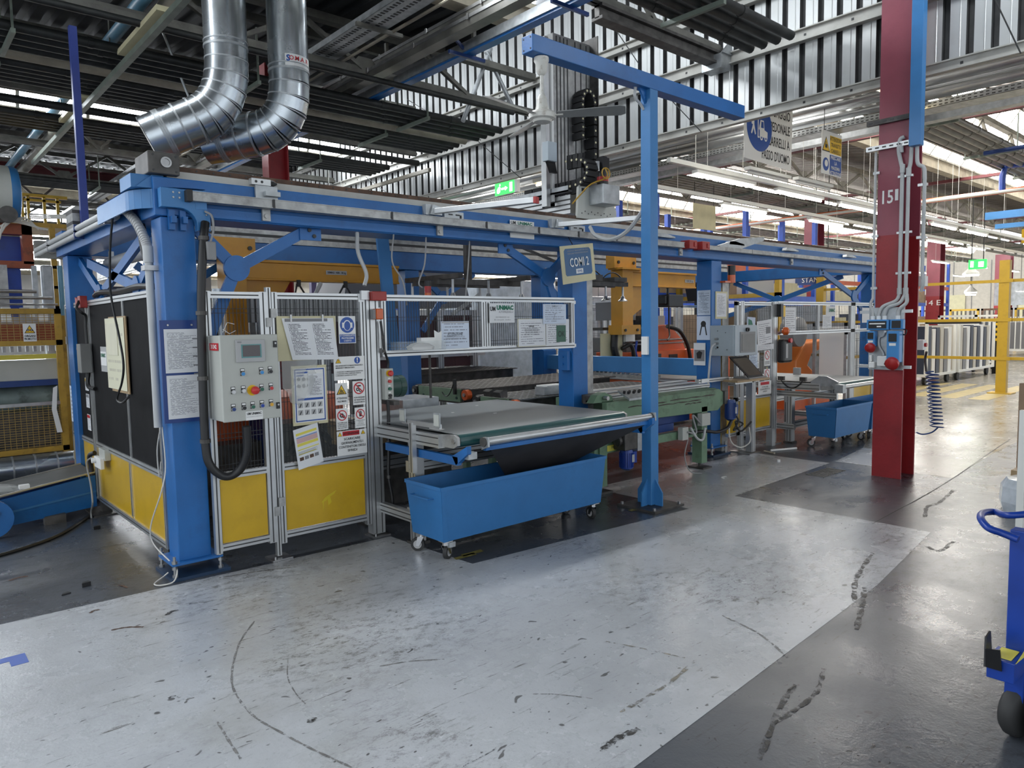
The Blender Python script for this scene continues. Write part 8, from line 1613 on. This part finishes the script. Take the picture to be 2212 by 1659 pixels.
for j in range(7):
    x, y = 44, 8.2+j*1.5; r = root('stillage', 'brown and yellow railed stillage against the far wall, %s from the aisle' % ORD[j], 'stillage', (x,y,0)); part('frame', G().box(x,x+0.1,y,y+0.1,0,2.0).box(x,x+0.1,y+1.3,y+1.4,0,2.0).box(x,x+0.1,y,y+1.4,1.9,2.0).box(x,x+0.1,y,y+1.4,1.0,1.1), 'yellow_rail' if j % 2 else 'rust', r)
    for k in range(6): part('bar', G().box(x,x+0.06,y+0.2+k*0.2,y+0.26+k*0.2,1.1,1.9), 'steel_dark', r)
    part('load', G().box(x+0.3,x+1.2,y+0.1,y+1.3,0,1.2), 'panel_beige' if j % 3 else 'blue_rack', r)
# ---- storage racks, blue uprights with orange beams
def rack(x0, n, bay, y, label, zt=4.0, levels=(0.9,2.05,2.75)):
    r = root('pallet_rack', label, 'rack', (x0,y,0), 'blue pallet racks of the far hall')
    for i in range(n+1):
        x = x0+i*bay; part('upright', G().box(x,x+0.12,y,y+0.10,0,zt-0.15*(i % 2)).box(x,x+0.12,y+1.0,y+1.1,0,zt-0.15*(i % 2)), 'blue_rack', r)
    for lv in levels:
        for i in range(n): part('beam', G().box(x0+i*bay+0.12,x0+(i+1)*bay,y,y+0.06,lv,lv+0.14), 'orange' if (lv > 2.5 or lv < 1) else 'blue_rack', r)
    k = 0
    for lv in levels[:2]:
        for i in range(n):
            k += 1; x = x0+i*bay+0.25; w = bay-0.4; h = 0.35+0.12*((k*5) % 4); part('stored_goods', G().box(x,x+w*0.55,y+0.1,y+0.9,lv+0.14,lv+0.14+h).box(x+w*0.6,x+w,y+0.15,y+0.9,lv+0.14,lv+0.14+h*0.7), ['cardboard','gray_light','cream','panel_navy','film','wood'][k % 6], r)
    return r
rack(12.5, 4, 1.75, 9.6, 'blue rack with orange beams, nearest behind the gantry', 4.25)
rack(22.5, 6, 2.2, 11.5, 'blue rack with orange beams, second behind the gantry', 3.9)
rack(15, 6, 2.2, 14.5, 'blue rack with orange beams, third behind the gantry', 3.7)
rack(6.0, 4, 2.0, 19.5, 'blue rack deep behind the machine side', 2.6, (0.5,1.2,2.0))
rack(2.6, 2, 1.6, 14.0, 'blue rack seen through the side fence opening', 2.3, (0.4,1.5))
for i in range(5): one('film_wrapped_pallet', 'film wrapped load stacked far behind the machine, %s from the left' % ORD[i], 'pallet load', G().box(10.5+i*1.7,11.8+i*1.7,17.0,18.2,0.0,1.9+0.25*(i % 3)), 'film' if i % 2 == 0 else 'panel_beige')
for i in range(4): one('panel_stack', 'upright stack of white panels far behind the mesh screen, %s from the left' % ORD[i], 'panels', G().box(9.5+i*0.9,10.25+i*0.9,13.2,13.9,0.2,2.15).box(9.5+i*0.9,10.25+i*0.9,13.1,14.0,0,0.2), 'print_white' if i % 2 else 'gray_light')
r = root('yellow_beam_guard', 'yellow horizontal beam behind the far screen', 'beam', (14,7.5,2)); part('beam', G().box(13.2,13.3,7.2,9.6,2.02,2.10), 'yellow_rail', r); part('post', G().box(13.2,13.3,7.2,7.3,0,2.6).box(13.2,13.3,9.5,9.6,0,2.3), 'yellow_rail', r)
one('black_hopper', 'black hopper behind the far end beam', 'hopper', G().prism([(13.2,8.7,2.0),(13.8,8.7,2.0),(13.95,8.7,2.6),(13.0,8.7,2.6)],(0,0.6,0)).box(13.3,13.7,8.8,9.2,0,2.0), 'black')
r = root('fire_sign', 'red and white fire sign on a white post seen through the side fence', 'sign', (2.6,12.5,2.2)); part('board', G().box(2.40,2.62,12.5,12.52,2.35,2.75), 'print_white', r); part('red_field', G().box(2.44,2.58,12.49,12.50,2.50,2.72), 'red', r); part('post', G().box(2.15,2.27,12.5,12.6,0,2.9), 'lamp_white', r); part('red_cabinet', G().box(2.36,2.72,12.5,12.8,1.75,2.25), 'red', r)
r = root('electric_cabinet', 'pale cabinet with a round-cornered window behind the corner column', 'cabinet', (2.8,9,0)); part('body', G().box(2.5,3.1,9.0,9.6,0,2.28), 'cabinet', r); part('window', G().box(2.62,2.95,8.98,9.0,2.0,2.2), 'gray', r); part('window_rim', G().box(2.60,2.97,8.985,9.0,2.2,2.22).box(2.60,2.62,8.985,9.0,2.0,2.22), 'print_white', r)
r = root('louvred_unit', 'pale blue grey louvred unit behind the amber jib', 'unit', (5.5,12,0)); part('body', G().box(5.0,6.3,12.0,12.8,0,2.05), 'cabinet_blue', r)
for k in range(5): part('louvre', G().box(5.05,5.9,11.97,12.0,1.65+k*0.075,1.69+k*0.075), 'gray_light', r)
one('purple_board', 'dark purple board behind the amber jib', 'board', G().box(6.3,7.1,12.9,13.0,2.0,2.5).box(6.6,6.7,12.9,13.0,0,2.0), mat('purple',(0.06,0.04,0.12),0.5))
r = root('corrugated_guard', 'grey ribbed guard panel behind the front mesh door', 'panel', (3.0,6.6,1))
for i in range(24): part('rib', G().box(2.62+i*0.048,2.62+i*0.048+0.034,6.6,6.62,1.62,1.90), 'gray', r)
part('backing', G().box(2.60,3.80,6.62,6.63,1.62,1.90).box(2.62,2.66,6.62,6.66,0,1.62).box(3.7,3.74,6.62,6.66,0,1.62), 'steel_dark', r)
r = root('inner_machine', 'orange and steel machine base behind the left mesh door', 'machine', (2.2,6.2,0)); part('orange_base', G().box(1.75,3.3,6.2,7.0,0.30,0.95), 'orange', r); part('steel_block', G().box(1.8,2.4,5.95,6.2,0.30,0.62).box(2.55,3.0,5.9,6.2,0.1,0.75), 'steel_dark', r); part('blue_plate', G().box(2.4,2.55,5.9,6.3,0.3,1.5), 'blue_dark', r); part('foot', G().box(1.75,3.3,6.2,7.0,0,0.30), 'steel_dark', r); part('bright_tube', G().cyl((2.2,7.1,1.0),(2.2,7.1,1.95),0.06,12).cyl((2.5,7.1,1.0),(2.5,7.1,1.95),0.05,12).cyl((2.9,7.1,1.0),(2.9,7.1,1.9),0.05,12), 'galv', r); part('cable_bunch', G().tube(spline([(2.6,5.85,0.5),(2.8,5.8,0.7),(3.0,5.8,0.5),(3.1,5.8,0.3)]),0.03,8), 'black', r)
# ---- blue hand trolley at the right edge
HT = root('hand_trolley', 'blue hand trolley with a loop handle at the right edge', 'trolley', (3.15,0.72,0))
part('upright', G().box(3.055,3.115,0.70,0.76,0.08,0.78), 'blue_royal', HT, bevel=0.004)
part('handle', G().tube(spline([(2.96, 0.71, 0.774),(2.965, 0.76, 0.785),(2.953, 0.8, 0.799),(3.01, 0.84, 0.814),(3.179, 0.88, 0.796),(3.254, 0.86, 0.79),(3.179, 0.78, 0.806),(3.35,0.60,0.84)],8),0.013,12), 'blue_royal', HT, smooth=True)
part('shelf_box', G().box(2.93,3.06,0.70,0.785,0.26,0.335), 'blue_royal', HT, bevel=0.003); part('raised_flap', G().prism([(2.92,0.785,0.30),(2.92,0.735,0.30),(2.91,0.74,0.38),(2.91,0.785,0.37)],(0.006,0,0)).prism([(2.92,0.785,0.30),(3.0,0.785,0.30),(2.99,0.79,0.41),(2.94,0.79,0.40)],(0,0.006,0)), 'black', HT); part('yellow_sticker', G().prism([(2.94,0.699,0.333),(3.05,0.699,0.325),(3.05,0.699,0.35)],(0,-0.001,0)).box(2.95,3.05,0.715,0.77,0.336,0.338), 'ink_yellow', HT)
for y in (0.60, 0.69): part('wheel', G().lathe([(0.05,0),(0.085,0.008),(0.095,0.02),(0.095,0.05),(0.085,0.062),(0.05,0.07)],(3.09,y,0.095),(0.25,1,0),24), 'rubber', HT, smooth=True)
part('axle', G().cyl((3.09,0.58,0.095),(3.12,0.77,0.095),0.02,10), 'steel', HT); part('side_beam', G().box(3.18,4.0,0.60,0.66,0.36,0.42).box(3.18,4.0,0.45,0.62,0.12,0.30), 'blue_royal', HT); part('black_tray', G().box(3.2,4.0,0.40,0.70,0.42,0.62), 'black', HT); part('pull_cord', G().tube([(3.05,0.695,0.30),(3.14,0.68,0.29),(3.22,0.66,0.345)],0.006,6), 'blue_pale', HT)
r = root('cardboard_panel', 'brown cardboard panel standing at the right edge', 'cardboard', (7.4,1.7,0)); part('sheet', G().box(7.35,7.40,1.35,1.80,0.25,0.98), 'cardboard', r); part('white_post', G().box(5.5,5.54,1.30,1.34,0.0,0.95), 'lamp_white', r); part('foot', G().box(7.2,7.6,1.35,1.8,0,0.25), 'wood', r)
one('wrapped_bundle', 'bundle in crumpled clear film on the floor at the right edge', 'bundle', G().lathe([(0.22,0.0),(0.24,0.08),(0.23,0.2),(0.19,0.26),(0.05,0.27)],(6.85,1.55,0.0),(0,0,1),9), 'film')
r = root('striped_post', 'black and yellow guard strip at the end of the panel cart', 'post', (23.1,6.4,0)); part('post', G().box(23.05,23.15,6.2,6.3,0,1.5), 'black', r)
for k in range(4): part('yellow_band', G().box(23.04,23.16,6.19,6.31,0.9+k*0.14,0.97+k*0.14), 'sign_yellow', r)

fit_text()
